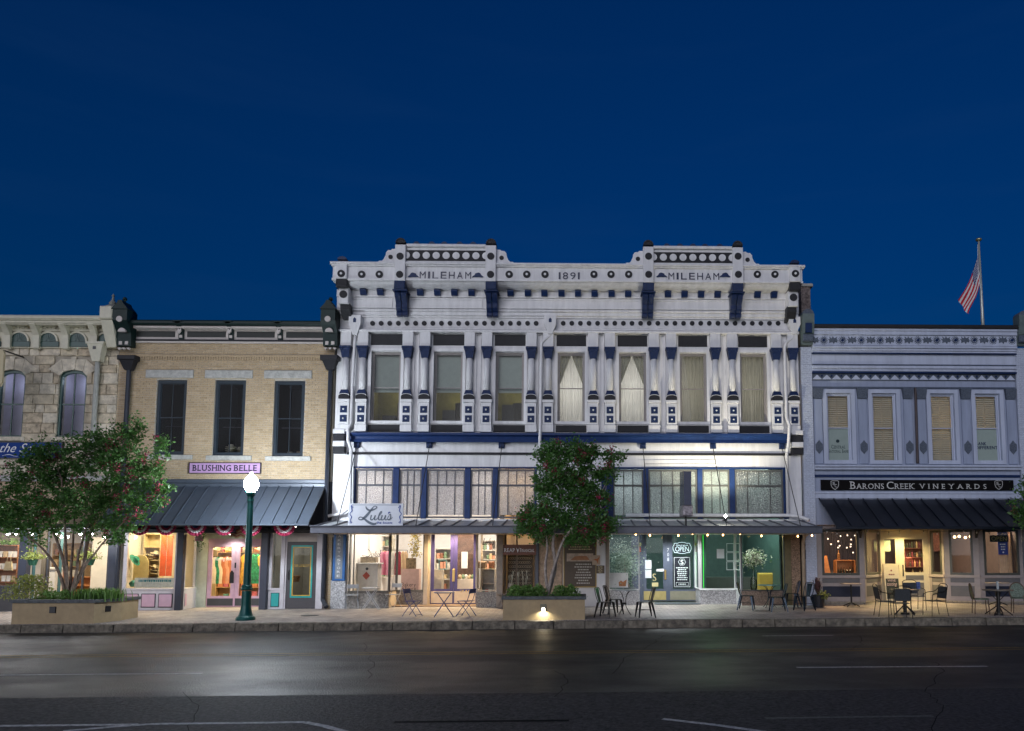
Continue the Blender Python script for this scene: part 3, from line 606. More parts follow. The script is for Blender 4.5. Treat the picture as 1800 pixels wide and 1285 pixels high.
downpipe(626, (556, 590), [(624, 600, -.16), (620, 670, -.16), (617, 745, -.16), (612, 755, -.34), (612, 775, -.36), (617, 790, -.2), (616, 830, -.16), (615, 893, -.16), (600, 903, -.2), (577, 907, -.2)])
downpipe(967.5, (557, 588), [(966, 592, -.16), (956, 598, -.2), (952, 604, -.2), (951, 660, -.2), (950, 745, -.2), (949, 775, -.36), (948, 905, -.12)])
downpipe(1394.5, (559, 588), [(1393, 594, -.16), (1382, 602, -.2), (1379, 612, -.2), (1383, 735, -.2), (1388, 748, -.34), (1386, 778, -.36), (1383, 800, -.2), (1385, 905, -.16)])
# brick chimney behind the parapet
cx = fx(1415, 520, 1.2); ch = MB().box(cx - .17, cx + .17, 1.1, 1.5, Z(560, 1.2), Z(503, 1.2)).build('chimney', mat('old_brick', (.30, .24, .215), rough=.9, var=.45, scale=14, bump=1, bscale=20), main)
MB().cbox(cx - .24, cx + .26, 1.04, 1.56, Z(503, 1.2) + .001, Z(497.5, 1.2), .02).build('chimney_cap', mat('limestone', (.45, .43, .38), var=.2), ch)
# ================================================================ storefront helpers
class Seg:
    """a stretch of shopfront from A to B in plan; local x runs along it, local -y faces the street"""
    def __init__(s, A, B):
        s.A = Vector((A[0], A[1], 0)); d = Vector((B[0] - A[0], B[1] - A[1], 0)); s.L = d.length; s.M = Matrix.Translation(s.A) @ Matrix.Rotation(math.atan2(d.y, d.x), 4, 'Z')
    def put(s, mb, name, m, parent, smooth=False): return mb.xform(s.M).build(name, m, parent, smooth=smooth)
def light_frame(seg, u0, u1, z0, z1, t, m, parent, g=None, d0=-.03, d1=.05, mull=(), trans=(), name='shop_window', tb=None):
    f = MB(); frame(f, u0, u1, z0, z1, d0, d1, t, tb or t)
    for u in mull: f.box(u - t * .35, u + t * .35, d0 + .004, d1 - .004, z0 + (tb or t), z1 - (tb or t))
    w = seg.put(f, name, m, parent)
    us = [u0 + t] + sorted(mull) + [u1 - t]
    for a, b in zip(us, us[1:]):
        pa = a + (t * .35 if a in mull else 0); pb = b - (t * .35 if b in mull else 0)
        seg.put(MB().add([(pa, .012, z0 + (tb or t)), (pb, .012, z0 + (tb or t)), (pb, .012, z1 - (tb or t)), (pa, .012, z1 - (tb or t))], [(0, 1, 2, 3)]), 'pane', g or GLASS, w)
    return w
def room(parent, x0, x1, y0, y1, z0, z1, wall, floor_m, ceil_m, name='interior'):
    r = MB(); r.box(x0, x1, y1, y1 + .05, z0, z1); r.box(x0 - .05, x0, y0, y1 + .05, z0, z1); r.box(x1, x1 + .05, y0, y1 + .05, z0, z1); r.build(name + '_wall', wall, parent)
    B(x0, x1, y0, y1, z0 - .05, z0).build(name + '_floor', floor_m, parent); B(x0 - .05, x1 + .05, y0, y1 + .05, z1, z1 + .05).build(name + '_ceiling', ceil_m, parent)
def ceiling_lamps(parent, spots, z, power, color, size=.9):
    """flush ceiling fixtures: a housing, a glowing diffuser and the light it gives"""
    for (x, y) in spots:
        h = B(x - size / 2 - .03, x + size / 2 + .03, y - .18, y + .18, z - .06, z).build('ceiling_light', mat('fixture_white', (.7, .7, .7), var=0), parent)
        MB().add([(x - size / 2, y - .15, z - .061), (x + size / 2, y - .15, z - .061), (x + size / 2, y + .15, z - .061), (x - size / 2, y + .15, z - .061)], [(3, 2, 1, 0)]).build('diffuser', mat('diffuser_%d' % int(color[2] * 100), (.8, .8, .8), var=0, emit=color, estr=3), h)
        lamp_point('ceiling_glow', (x, y, z - .08), power, color, parent=parent, kind='AREA', size=size, size_y=.3)
GRAN = mat('grey_granite', (.30, .28, .25), rough=.45, var=.55, scale=22, bump=.4, bscale=20)
GRANW = mat('pale_granite', (.55, .55, .56), rough=.4, var=.5, scale=24, bump=.4, bscale=22)
CREAM = mat('cream_trim', (.60, .50, .38), rough=.5, var=.08); OAK = mat('tan_post', (.30, .25, .20), rough=.6, var=.15)
STEEL = mat('grey_steel', (.10, .105, .13), rough=.4, metal=.3, var=.12); BLACK = mat('black_metal', (.012, .012, .014), rough=.4, var=0)
BRASS = mat('brass', (.55, .38, .14), rough=.3, metal=.9, var=.1)
PLASTER = mat('white_plaster', (.72, .70, .68), rough=.8, var=.04); WOODF = mat('wood_floor', (.25, .16, .09), rough=.5, var=.3, scale=5)
def X0(u, v=1000, Y=0.0): return fx(u, v, Y)
ZT = 2.78
# ================================================================ white building, ground floor
g0 = lambda x, y=0.0: gz(x, y) - .02
lint = MB(); lint.box(XL, XR, .0, .3, ZT, Z(912.5)); lint.box(XL, X0(622, 868), 0, .3, Z(912.5) + .001, Z(822) - .001); lint.box(X0(943, 868), X0(1057, 868), 0, .3, Z(912.5) + .001, Z(822) - .001); lint.box(X0(1386, 868), XR, 0, .3, Z(912.5) + .001, Z(822) - .001)
lint.build('lower_wall', WHITE, main); MB().cbox(XL + .3, XR - .2, -.10, -.001, Z(919), Z(913.5), .02).build('ledge', WHITE, main)
# pebbled transom lights
def transom(u0, u1, top, bot, m, sash):
    x0, x1 = X0(u0, 868), X0(u1, 868); za, zm0, zm1, zb = Z(907), Z(854.5), Z(851.5), Z(828)
    f = MB(); frame(f, x0, x1, Z(911), Z(825), .02, .10, .05, .06); f.box(x0 + .05, x1 - .05, .03, .09, zm0, zm1)
    f = f.build('transom_window', sash, main); w = x1 - x0 - .1
    for n, a, b in ((top, zm1, zb - .0), (bot, za + .03, zm0)):
        cuts = [sum(n[:i]) / sum(n) for i in range(len(n) + 1)]
        for i, (p, q) in enumerate(zip(cuts, cuts[1:])):
            xa, xb = x0 + .05 + w * p + (.014 if i else 0), x0 + .05 + w * q - (.014 if i < len(n) - 1 else 0)
            MB().add([(xa, .06, a), (xb, .06, a), (xb, .06, b), (xa, .06, b)], [(0, 1, 2, 3)]).build('pane', m, f)
            if i: B(xa - .028, xa, .035, .085, a + .001, b - .001).build('muntin', sash, f)
PEB1 = pebbled('pebbled_glass', (.50, .48, .49)); PEB2 = pebbled('pebbled_glass_clear', (.42, .45, .42)); PEB3 = pebbled('pebbled_glass_dark', (.20, .20, .20), 26)
SLATE = mat('slate_sash', (.075, .08, .10), rough=.45, var=.1); SAGE = mat('sage_sash', (.11, .11, .10), rough=.5, var=.1)
T4, B3, E3 = (1, 1, 1, 1), (1, 2, 1), (1, 1, 1)
for a, b, t, bt, m, s_ in ((625, 690.5, T4, B3, PEB1, SLATE), (701, 740.5, E3, E3, PEB1, SLATE), (750, 817, T4, B3, PEB1, SLATE), (827, 866, E3, E3, PEB1, SLATE), (875, 940.5, T4, B3, PEB1, SLATE),
                           (1078, 1131, E3, E3, PEB2, SAGE), (1140, 1226, T4, T4, PEB2, SAGE), (1235, 1282.5, E3, E3, PEB2, SAGE), (1292, 1377, T4, B3, PEB3, SAGE)): transom(a, b, t, bt, m, s_)
for us in ((622, 625, 690.5, 701, 740.5, 750, 817, 827, 866, 875, 940.5, 943.5), (1057, 1078, 1131, 1140, 1226, 1235, 1282.5, 1292, 1377, 1386)):
    for a, b in list(zip(us, us[1:]))[::2]: MB().cbox(X0(a, 868) + .001, X0(b, 868) - .001, -.03, .1, Z(912), Z(824), .008).build('blue_mullion', NAVY_T, main)
    MB().cbox(X0(us[0], 868) - .02, X0(us[-1], 868) + .02, -.045, .1, Z(824) + .001, Z(821), .01).build('blue_head', NAVY_T, main)
# piers of the ground floor
def pier(u0, u1, m, y0=0.0, y1=.3, zt=ZT, zb=None, name='pier', parent=None, c=.01):
    x0, x1 = X0(u0), X0(u1); MB().cbox(x0, x1, y0, y1, g0(x0) if zb is None else zb, zt, c).build(name, m, parent or main)
TANB = mat('tan_brick_strip', (.40, .30, .19), rough=.85, var=.3, scale=16, bump=.6, bscale=30)
pier(582.5, 608.5, GRANW, -.02, .3, Z(1020), name='granite_base'); pier(584, 608, WHITE, .02, .3, zb=Z(1020), name='pilaster_core')
pier(873.5, 884.5, OAK, -.10, .25); pier(945, 988, mat('peach_stone', (.50, .36, .25), rough=.8, var=.3, scale=9, bump=.5), .05, .3); pier(989, 1050, PLASTER, .08, .3); pier(1049, 1064.5, WHITE, -.02, .3); pier(1064.5, 1071, OAK, -.06, .25)
pier(1380, 1391, mat('olive_post', (.16, .13, .06), var=.2), -.02, .3); pier(1391, 1407, mat('pebble_pier', (.36, .24, .16), rough=.9, var=.5, scale=26, bump=1, bscale=30), -.03, .3, zb=-.1)
pier(941, 947, SLATE, -.04, .2)
# Lower storefront: cafe side
DK = mat('dark_frame', (.05, .05, .055), rough=.4, var=.1); CAFEF = mat('bronze_frame', (.08, .07, .06), rough=.4, var=.1)
yb = 1.05
s1 = Seg((X0(608.5), .04), (X0(684), .04)); zs = Z(1040)
light_frame(s1, 0, s1.L, zs, ZT, .035, CAFEF, main, mull=(X0(621) - X0(608.5),)); s1.put(MB().cbox(0, s1.L, -.02, .1, g0(s1.A.x) - .05, zs - .03, .01), 'bulkhead', GRAN, main); s1.put(MB().cbox(-.0, s1.L, -.06, .12, zs - .029, zs - .001, .008), 'window_sill', CAFEF, main)
s2 = Seg((X0(684), .06), (X0(684) + .02, yb)); light_frame(s2, 0.02, s2.L, zs, ZT, .03, CAFEF, main); s2.put(MB().box(0.02, s2.L, -.0, .08, -.1, zs - .001), 'bulkhead', CREAM, main)
xd0, xd1, xd2, xd3 = fx(697, 1000, yb), fx(745, 1000, yb), fx(757, 1000, 1.3), fx(838, 1000, 1.3)
s3 = Seg((xd0, yb), (xd1, yb)); zs3 = fz(1038, yb); light_frame(s3, 0, s3.L, zs3, ZT, .03, CAFEF, main); s3.put(MB().cbox(0, s3.L, 0, .1, -.1, zs3 - .03, .01), 'bulkhead', GRAN, main); s3.put(MB().cbox(0, s3.L, -.05, .1, zs3 - .029, zs3 - .001, .008), 'window_sill', CAFEF, main)
B(xd1, xd1 + .14, yb - .02, 1.35, -.1, ZT).build('door_jamb', CREAM, main); B(xd1 + .141, xd2 - .02, yb + .06, 1.35, -.1, ZT).build('door_jamb', CREAM, main)
PURP = mat('purple_door', (.055, .045, .17), rough=.4, var=.1)
def door(x0, x1, y, z0, z1, m, parent, stile=.11, rail_b=.35, rail_t=.12, kick=None, name='door', gl=None):
    d = MB(); d.box(x0, x0 + stile, y, y + .05, z0, z1); d.box(x1 - stile, x1, y, y + .05, z0, z1); d.box(x0 + stile, x1 - stile, y, y + .05, z0, z0 + rail_b); d.box(x0 + stile, x1 - stile, y, y + .05, z1 - rail_t, z1)
    d = d.build(name, m, parent)
    MB().add([(x0 + stile, y + .025, z0 + rail_b), (x1 - stile, y + .025, z0 + rail_b), (x1 - stile, y + .025, z1 - rail_t), (x0 + stile, y + .025, z1 - rail_t)], [(0, 1, 2, 3)]).build('pane', gl or GLASS, d)
    if kick: MB().cbox(x0 + .03, x1 - .03, y - .008, y, z0 + .03, z0 + rail_b - .08, .003).build('kick_plate', kick, d)
    return d
zf = gz(xd2, 1.3) + .02; xm = (xd2 + xd3) / 2
dl = door(xd2, xm - .005, 1.3, zf, ZT, PURP, main, .12, .52, .16, CREAM); dr = door(xm + .005, xd3, 1.3, zf, ZT, PURP, main, .12, .52, .16, CREAM)
MB().cbox(xm - .045, xm + .045, 1.27, 1.3, zf + .78, zf + 1.22, .01).build('push_plate', BRASS, dr)
nm = MB(); text_into(nm, '710', fx(808, 1044, 1.3), fx(831, 1044, 1.3), zf + .40, zf + .49, 1.29); nm.build('house_number', BRASS, dr)
xe = X0(837); s4 = Seg((xe, .06), (X0(873.5), .06)); light_frame(s4, 0, s4.L, zs + .02, ZT, .035, CREAM, main); s4.put(MB().cbox(0, s4.L, -.02, .1, -.1, zs - .01, .01), 'bulkhead', GRAN, main)
s5 = Seg((xe, 1.35), (xe, .08)); light_frame(s5, 0, s5.L, zs + .02, ZT, .03, CREAM, main); s5.put(MB().box(0, s5.L, -.0, .08, -.1, zs + .019), 'bulkhead', CREAM, main)
B(xd3, xe - .001, 1.31, 1.36, -.1, ZT).build('door_jamb', CREAM, main)
# middle office
s6 = Seg((X0(884.5), .35), (X0(941), .35)); light_frame(s6, 0, s6.L, Z(1045), ZT, .07, mat('bronze_wood', (.13, .095, .06), var=.15), main, mull=(.42,)); s6.put(MB().cbox(0, s6.L, -.02, .08, -.1, Z(1045) - .001, .01), 'bulkhead', GRAN, main)
# salon side
yd = 1.6; ys = .7
s7 = Seg((X0(1071), .12), (fx(1122, 1000, ys), ys)); zs7 = Z(1037)
s7 = Seg((X0(1071), .5), (fx(1124, 1000, .5), .5)); light_frame(s7, 0, s7.L, fz(1037, .5), ZT, .03, WHITE, main); s7.put(MB().cbox(0, s7.L, 0, .1, -.05, fz(1037, .5) - .001, .01), 'bulkhead', GRANW, main)
xa, xb_ = fx(1125, 1000, yd), fx(1229, 1000, yd); BLUEG = mat('blue_grey_door', (.085, .10, .14), rough=.4, var=.1)
B(xa - .3, xa + .09, yd, yd + .12, 0, ZT).build('door_jamb', BLUEG, main); B(xb_ - .06, xb_ + .25, yd, yd + .12, 0, ZT).build('door_jamb', BLUEG, main)
xc = fx(1174, 1000, yd); zf2 = gz(xa, yd) + .05
d1 = door(xa + .1, xc - .04, yd, zf2, ZT - .02, BLUEG, main, .13, .42, .2, mat('brass_kick', (.5, .40, .16), rough=.35, metal=.6)); d2 = door(xc + .04, xb_ - .07, yd, zf2, ZT - .02, BLUEG, main, .13, .42, .2, mat('worn_kick', (.30, .28, .2), rough=.45, metal=.5))
B(xc - .039, xc + .039, yd, yd + .1, zf2, ZT).build('door_post', BLUEG, main)
MB().cbox(xc - .13, xc - .06, yd - .03, yd - .001, zf2 + .75, zf2 + 1.1, .01).build('push_plate', BRASS, d1)
nm = MB()
for k, ch in enumerate('708'): text_into(nm, ch, xc - .02, xc + .045, zf2 + 1.75 - .17 * k, zf2 + 1.87 - .17 * k, yd - .001)
nm.build('house_number', mat('pale_letter', (.6, .6, .62), var=0), main)
s8 = Seg((fx(1232, 1000, ys), ys), (fx(1292, 1000, ys), ys)); zs8 = fz(1036, ys); light_frame(s8, 0, s8.L, zs8, ZT, .03, WHITE, main); s8.put(MB().cbox(-.04, s8.L, -.02, .1, -.05, zs8 - .03, .01), 'bulkhead', GRANW, main); s8.put(MB().cbox(-.06, s8.L, -.06, .1, zs8 - .029, zs8 - .001, .01), 'window_sill', WHITE, main)
s9 = Seg((fx(1292, 1000, ys), ys), (X0(1303), .05)); light_frame(s9, 0.0, s9.L, zs8, ZT, .03, WHITE, main); s9.put(MB().box(0, s9.L, 0, .08, -.05, zs8 - .001), 'bulkhead', GRANW, main)
s10 = Seg((X0(1303), .04), (X0(1380), .04)); light_frame(s10, 0, s10.L, Z(1039), ZT, .03, DK, main); s10.put(MB().cbox(0, s10.L, -.01, .1, -.05, Z(1039) - .001, .01), 'bulkhead', mat('brown_granite', (.26, .18, .13), rough=.45, var=.5, scale=22, bump=.4), main)
s11 = Seg((fx(1232, 1000, ys) - .06, yd), (fx(1232, 1000, ys) - .06, ys)); light_frame(s11, 0, s11.L, zs8, ZT, .03, WHITE, main); s11.put(MB().box(0, s11.L, 0, .06, -.05, zs8 - .001), 'bulkhead', GRANW, main)
# entry soffits
for a_, b_, c_ in ((X0(684), xe, 1.36), (fx(1124, 1000, .5), fx(1292, 1000, ys), 1.7)): B(a_, b_, .3, c_, ZT + .002, ZT + .04).build('entry_soffit', mat('soffit', (.45, .43, .40), var=.06), main)
# rooms
zfl = 0.06
room(main, X0(610), X0(872), .45, 6.5, zfl, 4.85, PLASTER, WOODF, PLASTER, 'cafe'); room(main, X0(886), X0(986), .5, 4, zfl, 4.85, mat('tan_plaster', (.42, .32, .20), var=.1), WOODF, PLASTER, 'office')
room(main, X0(1052), X0(1378), .55, 6.5, zfl, 4.85, mat('teal_wall', (.055, .105, .095), rough=.6, var=.15), mat('stone_floor', (.3, .3, .28)), PLASTER, 'salon')
# canopy hung on tie rods
can = thing('flat_canopy', 'long slate grey steel canopy hung on rods above the cafe and salon windows', 'canopy', ((XL + XR) / 2, -1.2, 2.45))
CY = -2.36; cx0, cx1 = fx(545, 930, CY), fx(1446, 930, CY); zf0, zf1 = fz(937.5, CY), fz(926, CY); zw = Z(914)
MB().cbox(cx0, cx1, CY, CY + .06, zf0, zf1, .01).build('fascia', STEEL, can); MB().cbox(cx0 - .02, cx1 + .02, CY - .04, CY + .07, zf1 + .001, zf1 + .035, .01).build('fascia_cap', STEEL, can)
for x in (cx0, cx1 - .06): MB().hull([(x, CY + .061, zf0), (x + .06, CY + .061, zf0), (x + .06, -.11, zf0), (x, -.11, zf0), (x, CY + .061, zf1), (x + .06, CY + .061, zf1), (x + .06, -.11, zw), (x, -.11, zw)]).build('end_beam', STEEL, can)
npan = 30; pw = (cx1 - cx0 - .14) / npan; CANP = mat('translucent_sheet', (.42, .44, .46), rough=.35, var=.12); SOFF = mat('canopy_soffit', (.50, .46, .42), rough=.7, var=.08)
for i in range(npan):
    a = cx0 + .07 + i * pw; b = a + pw
    MB().hull([(a, CY + .07, zf1 - .03), (b, CY + .07, zf1 - .03), (b, -.11, zw - .05), (a, -.11, zw - .05), (a, CY + .07, zf1 - .01), (b, CY + .07, zf1 - .01), (b, -.11, zw - .03), (a, -.11, zw - .03)]).build('roof_panel', CANP, can)
    MB().hull([(a - .02, CY + .07, zf1 - .009), (a + .02, CY + .07, zf1 - .009), (a + .02, -.11, zw - .029), (a - .02, -.11, zw - .029), (a - .02, CY + .07, zf1 + .03), (a + .02, CY + .07, zf1 + .03), (a + .02, -.11, zw + .01), (a - .02, -.11, zw + .01)]).build('roof_rib', STEEL, can)
B(cx0 + .07, cx1 - .07, CY + .07, -.11, zf0 + .01, zf0 + .03).build('soffit_board', SOFF, can)
for ua, ub in ((628, 592), (755, 731), (882, 866), (1006, 1004), (1130, 1143), (1253, 1277), (1374, 1407)):
    p = (fx(ua, 784, -.1), -.1, fz(784, -.1)); q = (fx(ub, 923, CY + .2), CY + .2, zf1 + .05); MB().tube([p, q], .013, 6).build('tie_rod', BLACK, can)
mb = MB(); mb.tube([(fx(1132, 816, -.15), -.15, Z(816)), (fx(1259, 815, -.15), -.15, Z(815))], .008, 5); mb.build('brace_wire', BLACK, main)
pipe = MB(); pipe.tube([(fx(1100, 906, -.2), -.2, Z(906)), (fx(1385, 906, -.2), -.2, Z(906)), (fx(1405, 908, -.35), -.35, Z(908)), (fx(1422, 915, -.6), -.6, Z(915))], .06, 10); pipe.build('gutter_pipe', WHITE, main, smooth=True)
p2 = MB(); xq = X0(1411.5); p2.tube([(xq + .12, -.3, 2.5), (xq + .02, -.2, 2.42), (xq - .03, -.18, 2.2), (xq - .03, -.16, .05)], .06, 10); p2.build('drain_pipe', mat('tan_pipe', (.45, .35, .25), var=.15), main, smooth=True)
# ================================================================ masonry
def brick_mat(name, cols, rough=.85):
    m = mat(name, cols[0], rough=rough, var=0); nt = m.node_tree; b = nt.nodes['Principled BSDF']
    g = nt.nodes.new('ShaderNodeNewGeometry'); tc = nt.nodes.new('ShaderNodeTexCoord'); n = nt.nodes.new('ShaderNodeTexNoise'); n.inputs['Scale'].default_value = 30; n.inputs['Detail'].default_value = 5
    nt.links.new(tc.outputs['Object'], n.inputs['Vector'])
    cr = nt.nodes.new('ShaderNodeValToRGB'); el = cr.color_ramp.elements; el[0].color = (*cols[0], 1); el[1].color = (*cols[-1], 1)
    for i, c in enumerate(cols[1:-1]): e = el.new((i + 1) / (len(cols) - 1)); e.color = (*c, 1)
    nt.links.new(g.outputs['Random Per Island'], cr.inputs[0])
    r = nt.nodes.new('ShaderNodeMapRange'); r.inputs[1].default_value = .3; r.inputs[2].default_value = .7; r.inputs[3].default_value = .75; r.inputs[4].default_value = 1.12; nt.links.new(n.outputs[0], r.inputs[0])
    mx = nt.nodes.new('ShaderNodeMix'); mx.data_type = 'RGBA'; mx.blend_type = 'MULTIPLY'; mx.inputs[0].default_value = 1; nt.links.new(cr.outputs[0], mx.inputs[6]); nt.links.new(r.outputs[0], mx.inputs[7]); nt.links.new(mx.outputs[2], b.inputs['Base Color'])
    bp = nt.nodes.new('ShaderNodeBump'); bp.inputs['Strength'].default_value = .5; bp.inputs['Distance'].default_value = .01; nt.links.new(n.outputs[0], bp.inputs['Height']); nt.links.new(bp.outputs[0], b.inputs['Normal'])
    return m
def brick_wall(parent, x0, x1, z0, z1, y, m, mortar, holes=(), L=.215, H=.0785, j=.009, limit=300, seed=1, proud=.010, back=.25):
    rng = random.Random(seed); wall = MB(); zs_ = sorted({z0, z1} | {h[2] for h in holes} | {h[3] for h in holes}); xs_ = sorted({x0, x1} | {h[0] for h in holes} | {h[1] for h in holes})
    for a, b in zip(zs_, zs_[1:]):       # backing of mortar, cut round the openings
        run = None
        for c, d in zip(xs_, xs_[1:]):
            open_ = any(h[0] <= c + 1e-6 and h[1] >= d - 1e-6 and h[2] <= a + 1e-6 and h[3] >= b - 1e-6 for h in holes)
            if not open_: run = (run[0], d) if run else (c, d)
            if (open_ or d == xs_[-1]) and run: wall.box(run[0], run[1], y, y + back, a, b); run = None
    wall = wall.build('wall', mortar, parent); cells = []; n = int(round((z1 - z0) / H)); H = (z1 - z0) / n
    for r in range(n):
        a, b = z0 + r * H + j / 2, z0 + (r + 1) * H - j / 2; spans = [(x0, x1)]
        for h in holes:
            if h[2] < b and h[3] > a:
                ns = []
                for p, q in spans:
                    if h[1] <= p or h[0] >= q: ns.append((p, q)); continue
                    if h[0] > p: ns.append((p, h[0]))
                    if h[1] < q: ns.append((h[1], q))
                spans = ns
        off = x0 - (L / 2 if r % 2 else 0); k = 0; x = off
        while x < x1:
            for p, q in spans:
                c, d = max(x, p) + j / 2, min(x + L, q) - j / 2
                if d - c > .03: cells.append((c, d, a, b))
            x += L
    rng.shuffle(cells); rest = MB()
    def one(mb, c):
        e = rng.uniform(-.003, .003); q = .003; c0, c1, a, b = c; yf = y - proud + e
        mb.add([(c0 + q, yf, a + q), (c1 - q, yf, a + q), (c1 - q, yf, b - q), (c0 + q, yf, b - q), (c0, y + .001, a), (c1, y + .001, a), (c1, y + .001, b), (c0, y + .001, b)], [(0, 1, 2, 3), (0, 4, 5, 1), (1, 5, 6, 2), (2, 6, 7, 3), (3, 7, 4, 0)])
    for c in cells[:limit]:
        mb = MB(); one(mb, c); mb.build('brick', m, wall)
    for c in cells[limit:]: one(rest, c)
    if rest.v: stuff(rest.build('brick_courses', m, wall))
    return wall
# ================================================================ tan brick shop
YB = 0.0; ZB = lambda v, u=400, Y=0.0: fz(v, Y, u)
bx0, bx1 = fx(206, 700), fx(586, 700)
belle = thing('tan_brick_shop_building', 'tan brick two storey shop with dark green cornice and three tall upper windows', 'building', ((bx0 + bx1) / 2, 0, 0))
TAN = brick_mat('tan_brick', [(.42, .31, .18), (.52, .39, .235), (.47, .355, .22), (.56, .43, .275)]); MORT = mat('pale_mortar', (.50, .45, .37), rough=.9, var=.12, scale=9)
GRN = mat('dark_green_paint', (.009, .024, .022), rough=.5, var=.15, spec=.25); SASHB = mat('blue_black_sash', (.022, .034, .046), rough=.5, var=.1, spec=.25); LIME = mat('pale_limestone', (.48, .47, .43), rough=.85, var=.2, scale=7, bump=.8, bscale=18)
BW = [(273, 326, 668, 800), (375.5, 430, 668, 801), (480.5, 534.5, 668.5, 802)]; holes = []
for a, b, c, d in BW: holes.append((fx(a, 735), fx(b, 735), ZB(d), ZB(c)))
brick_wall(belle, bx0, bx1, ZB(846), ZB(603), 0, TAN, MORT, holes)
B(bx0, bx1, .26, .3, ZB(603) + .001, ZB(560)).build('parapet_back', CHAR, belle); B(bx0 + .03, bx1 - .03, .31, 9, ZB(600) - .05, ZB(600)).build('roof', MATS['roof_membrane'], belle)
for x in (bx0, bx1 - .2): B(x, x + .2, .31, 9, -.1, ZB(603)).build('side_wall', MATS['rubble_side'], belle)
B(bx0, bx1, -.045, -.012, ZB(627.5), ZB(624.5)).build('corbel_course', TAN, belle)
nb = 74; st = (bx1 - bx0 - .9) / nb
for i in range(nb): x = bx0 + .45 + i * st; B(x, x + st * .62, -.04, -.012, ZB(633.5), ZB(627.5) - .001).build('corbel_brick', TAN, belle)
for i, (x0, x1, z0, z1) in enumerate(holes):
    sash_window(x0 + .01, x1 - .01, z0 + .01, z1 - .01, .05, belle, SASHB, glass('black_glass', (.5, .52, .55), 1.0, ior=1.16), bars=1, ft=.09, depth=.12)
    u = (299, 403, 507)[i]; MB().cbox(fx(u - 42, 658), fx(u + 42, 658), -.05, .1, ZB(665), ZB(651), .015).build('lintel', LIME, belle); MB().cbox(fx(u - 40 + (0, -7, -7)[i] * 0, 806), fx(u + 40, 806), -.08, .12, z0 - .16, z0 - .001, .015).build('sill', LIME, belle)
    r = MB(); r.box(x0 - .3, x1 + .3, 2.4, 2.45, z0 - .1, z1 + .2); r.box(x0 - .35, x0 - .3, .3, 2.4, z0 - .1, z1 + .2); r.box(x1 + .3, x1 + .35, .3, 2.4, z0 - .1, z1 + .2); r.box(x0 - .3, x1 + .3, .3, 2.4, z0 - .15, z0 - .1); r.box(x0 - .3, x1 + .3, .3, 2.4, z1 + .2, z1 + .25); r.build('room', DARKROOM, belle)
    rl = MB(); rl.tube([(x0 + .1, .5, z0 + 1.05), (x1 - .1, .5, z0 + 1.05)], .012, 6); rl.build('curtain_rail', STEEL, belle)
# hats stacked behind the upper glass
HAT = mat('straw_hat', (.62, .56, .40), rough=.9, var=.15, scale=20)
def hat(x, y, z, s, m, label, group=None, tilt=0):
    h = MB(); h.lathe(0, 0, [(.001, .0), (.19, .015), (.20, .02), (.19, .025), (.10, .02), (.095, .10), (.075, .125), (.03, .115), (.001, .11)], 16); h.xform(Matrix.Translation((x, y, z)) @ Matrix.Rotation(tilt, 4, 'Y') @ Matrix.Scale(s, 4)); o = h.build('hat', m, smooth=True); return tag(o, label, 'hat', group)
z0 = holes[1][2]; xm_ = (holes[1][0] + holes[1][1]) / 2
B(holes[1][0], holes[1][1], .3, .9, z0 - .05, z0 + .02).build('window_shelf', mat('dark_shelf', (.05, .06, .08)), belle); B(holes[2][0], holes[2][1], .3, .9, holes[2][2] - .05, holes[2][2] + .02).build('window_shelf', mat('dark_shelf', (.05, .06, .08)), belle)
for k in range(6): hat(xm_ - .12, .5, z0 + .03 + .062 * k, .95 - .06 * (k == 5), HAT, 'pale straw hat in the tall stack behind the middle upper window', 'hats stacked in the upper window')
for k in range(5): hat(xm_ + .14, .62, z0 + .03 + .062 * k, .8, HAT, 'pale straw hat in the short stack behind the middle upper window', 'hats stacked in the upper window')
for k in range(2): hat(xm_ + .36, .5, z0 + .03 + .08 * k, .75, HAT, 'pale straw hat in the pair at the corner of the middle upper window', 'hats stacked in the upper window')
hat((holes[2][0] + holes[2][1]) / 2 - .1, .5, holes[2][2] + .12, .9, HAT, 'cream hat on a blue box behind the upper window nearest the white building')
tag(B((holes[2][0] + holes[2][1]) / 2 - .3, (holes[2][0] + holes[2][1]) / 2 + .08, .4, .6, holes[2][2] + .025, holes[2][2] + .12).build('hat_box', mat('blue_box', (.05, .13, .40), var=.1)), 'flat blue box under a cream hat in the upper window', 'box')
tag(B(holes[2][1] - .36, holes[2][1] - .1, .4, .6, holes[2][2] + .025, holes[2][2] + .23).build('cardboard_box', mat('cardboard', (.35, .23, .12), var=.1)), 'small brown cardboard box in the corner of the upper window', 'box')
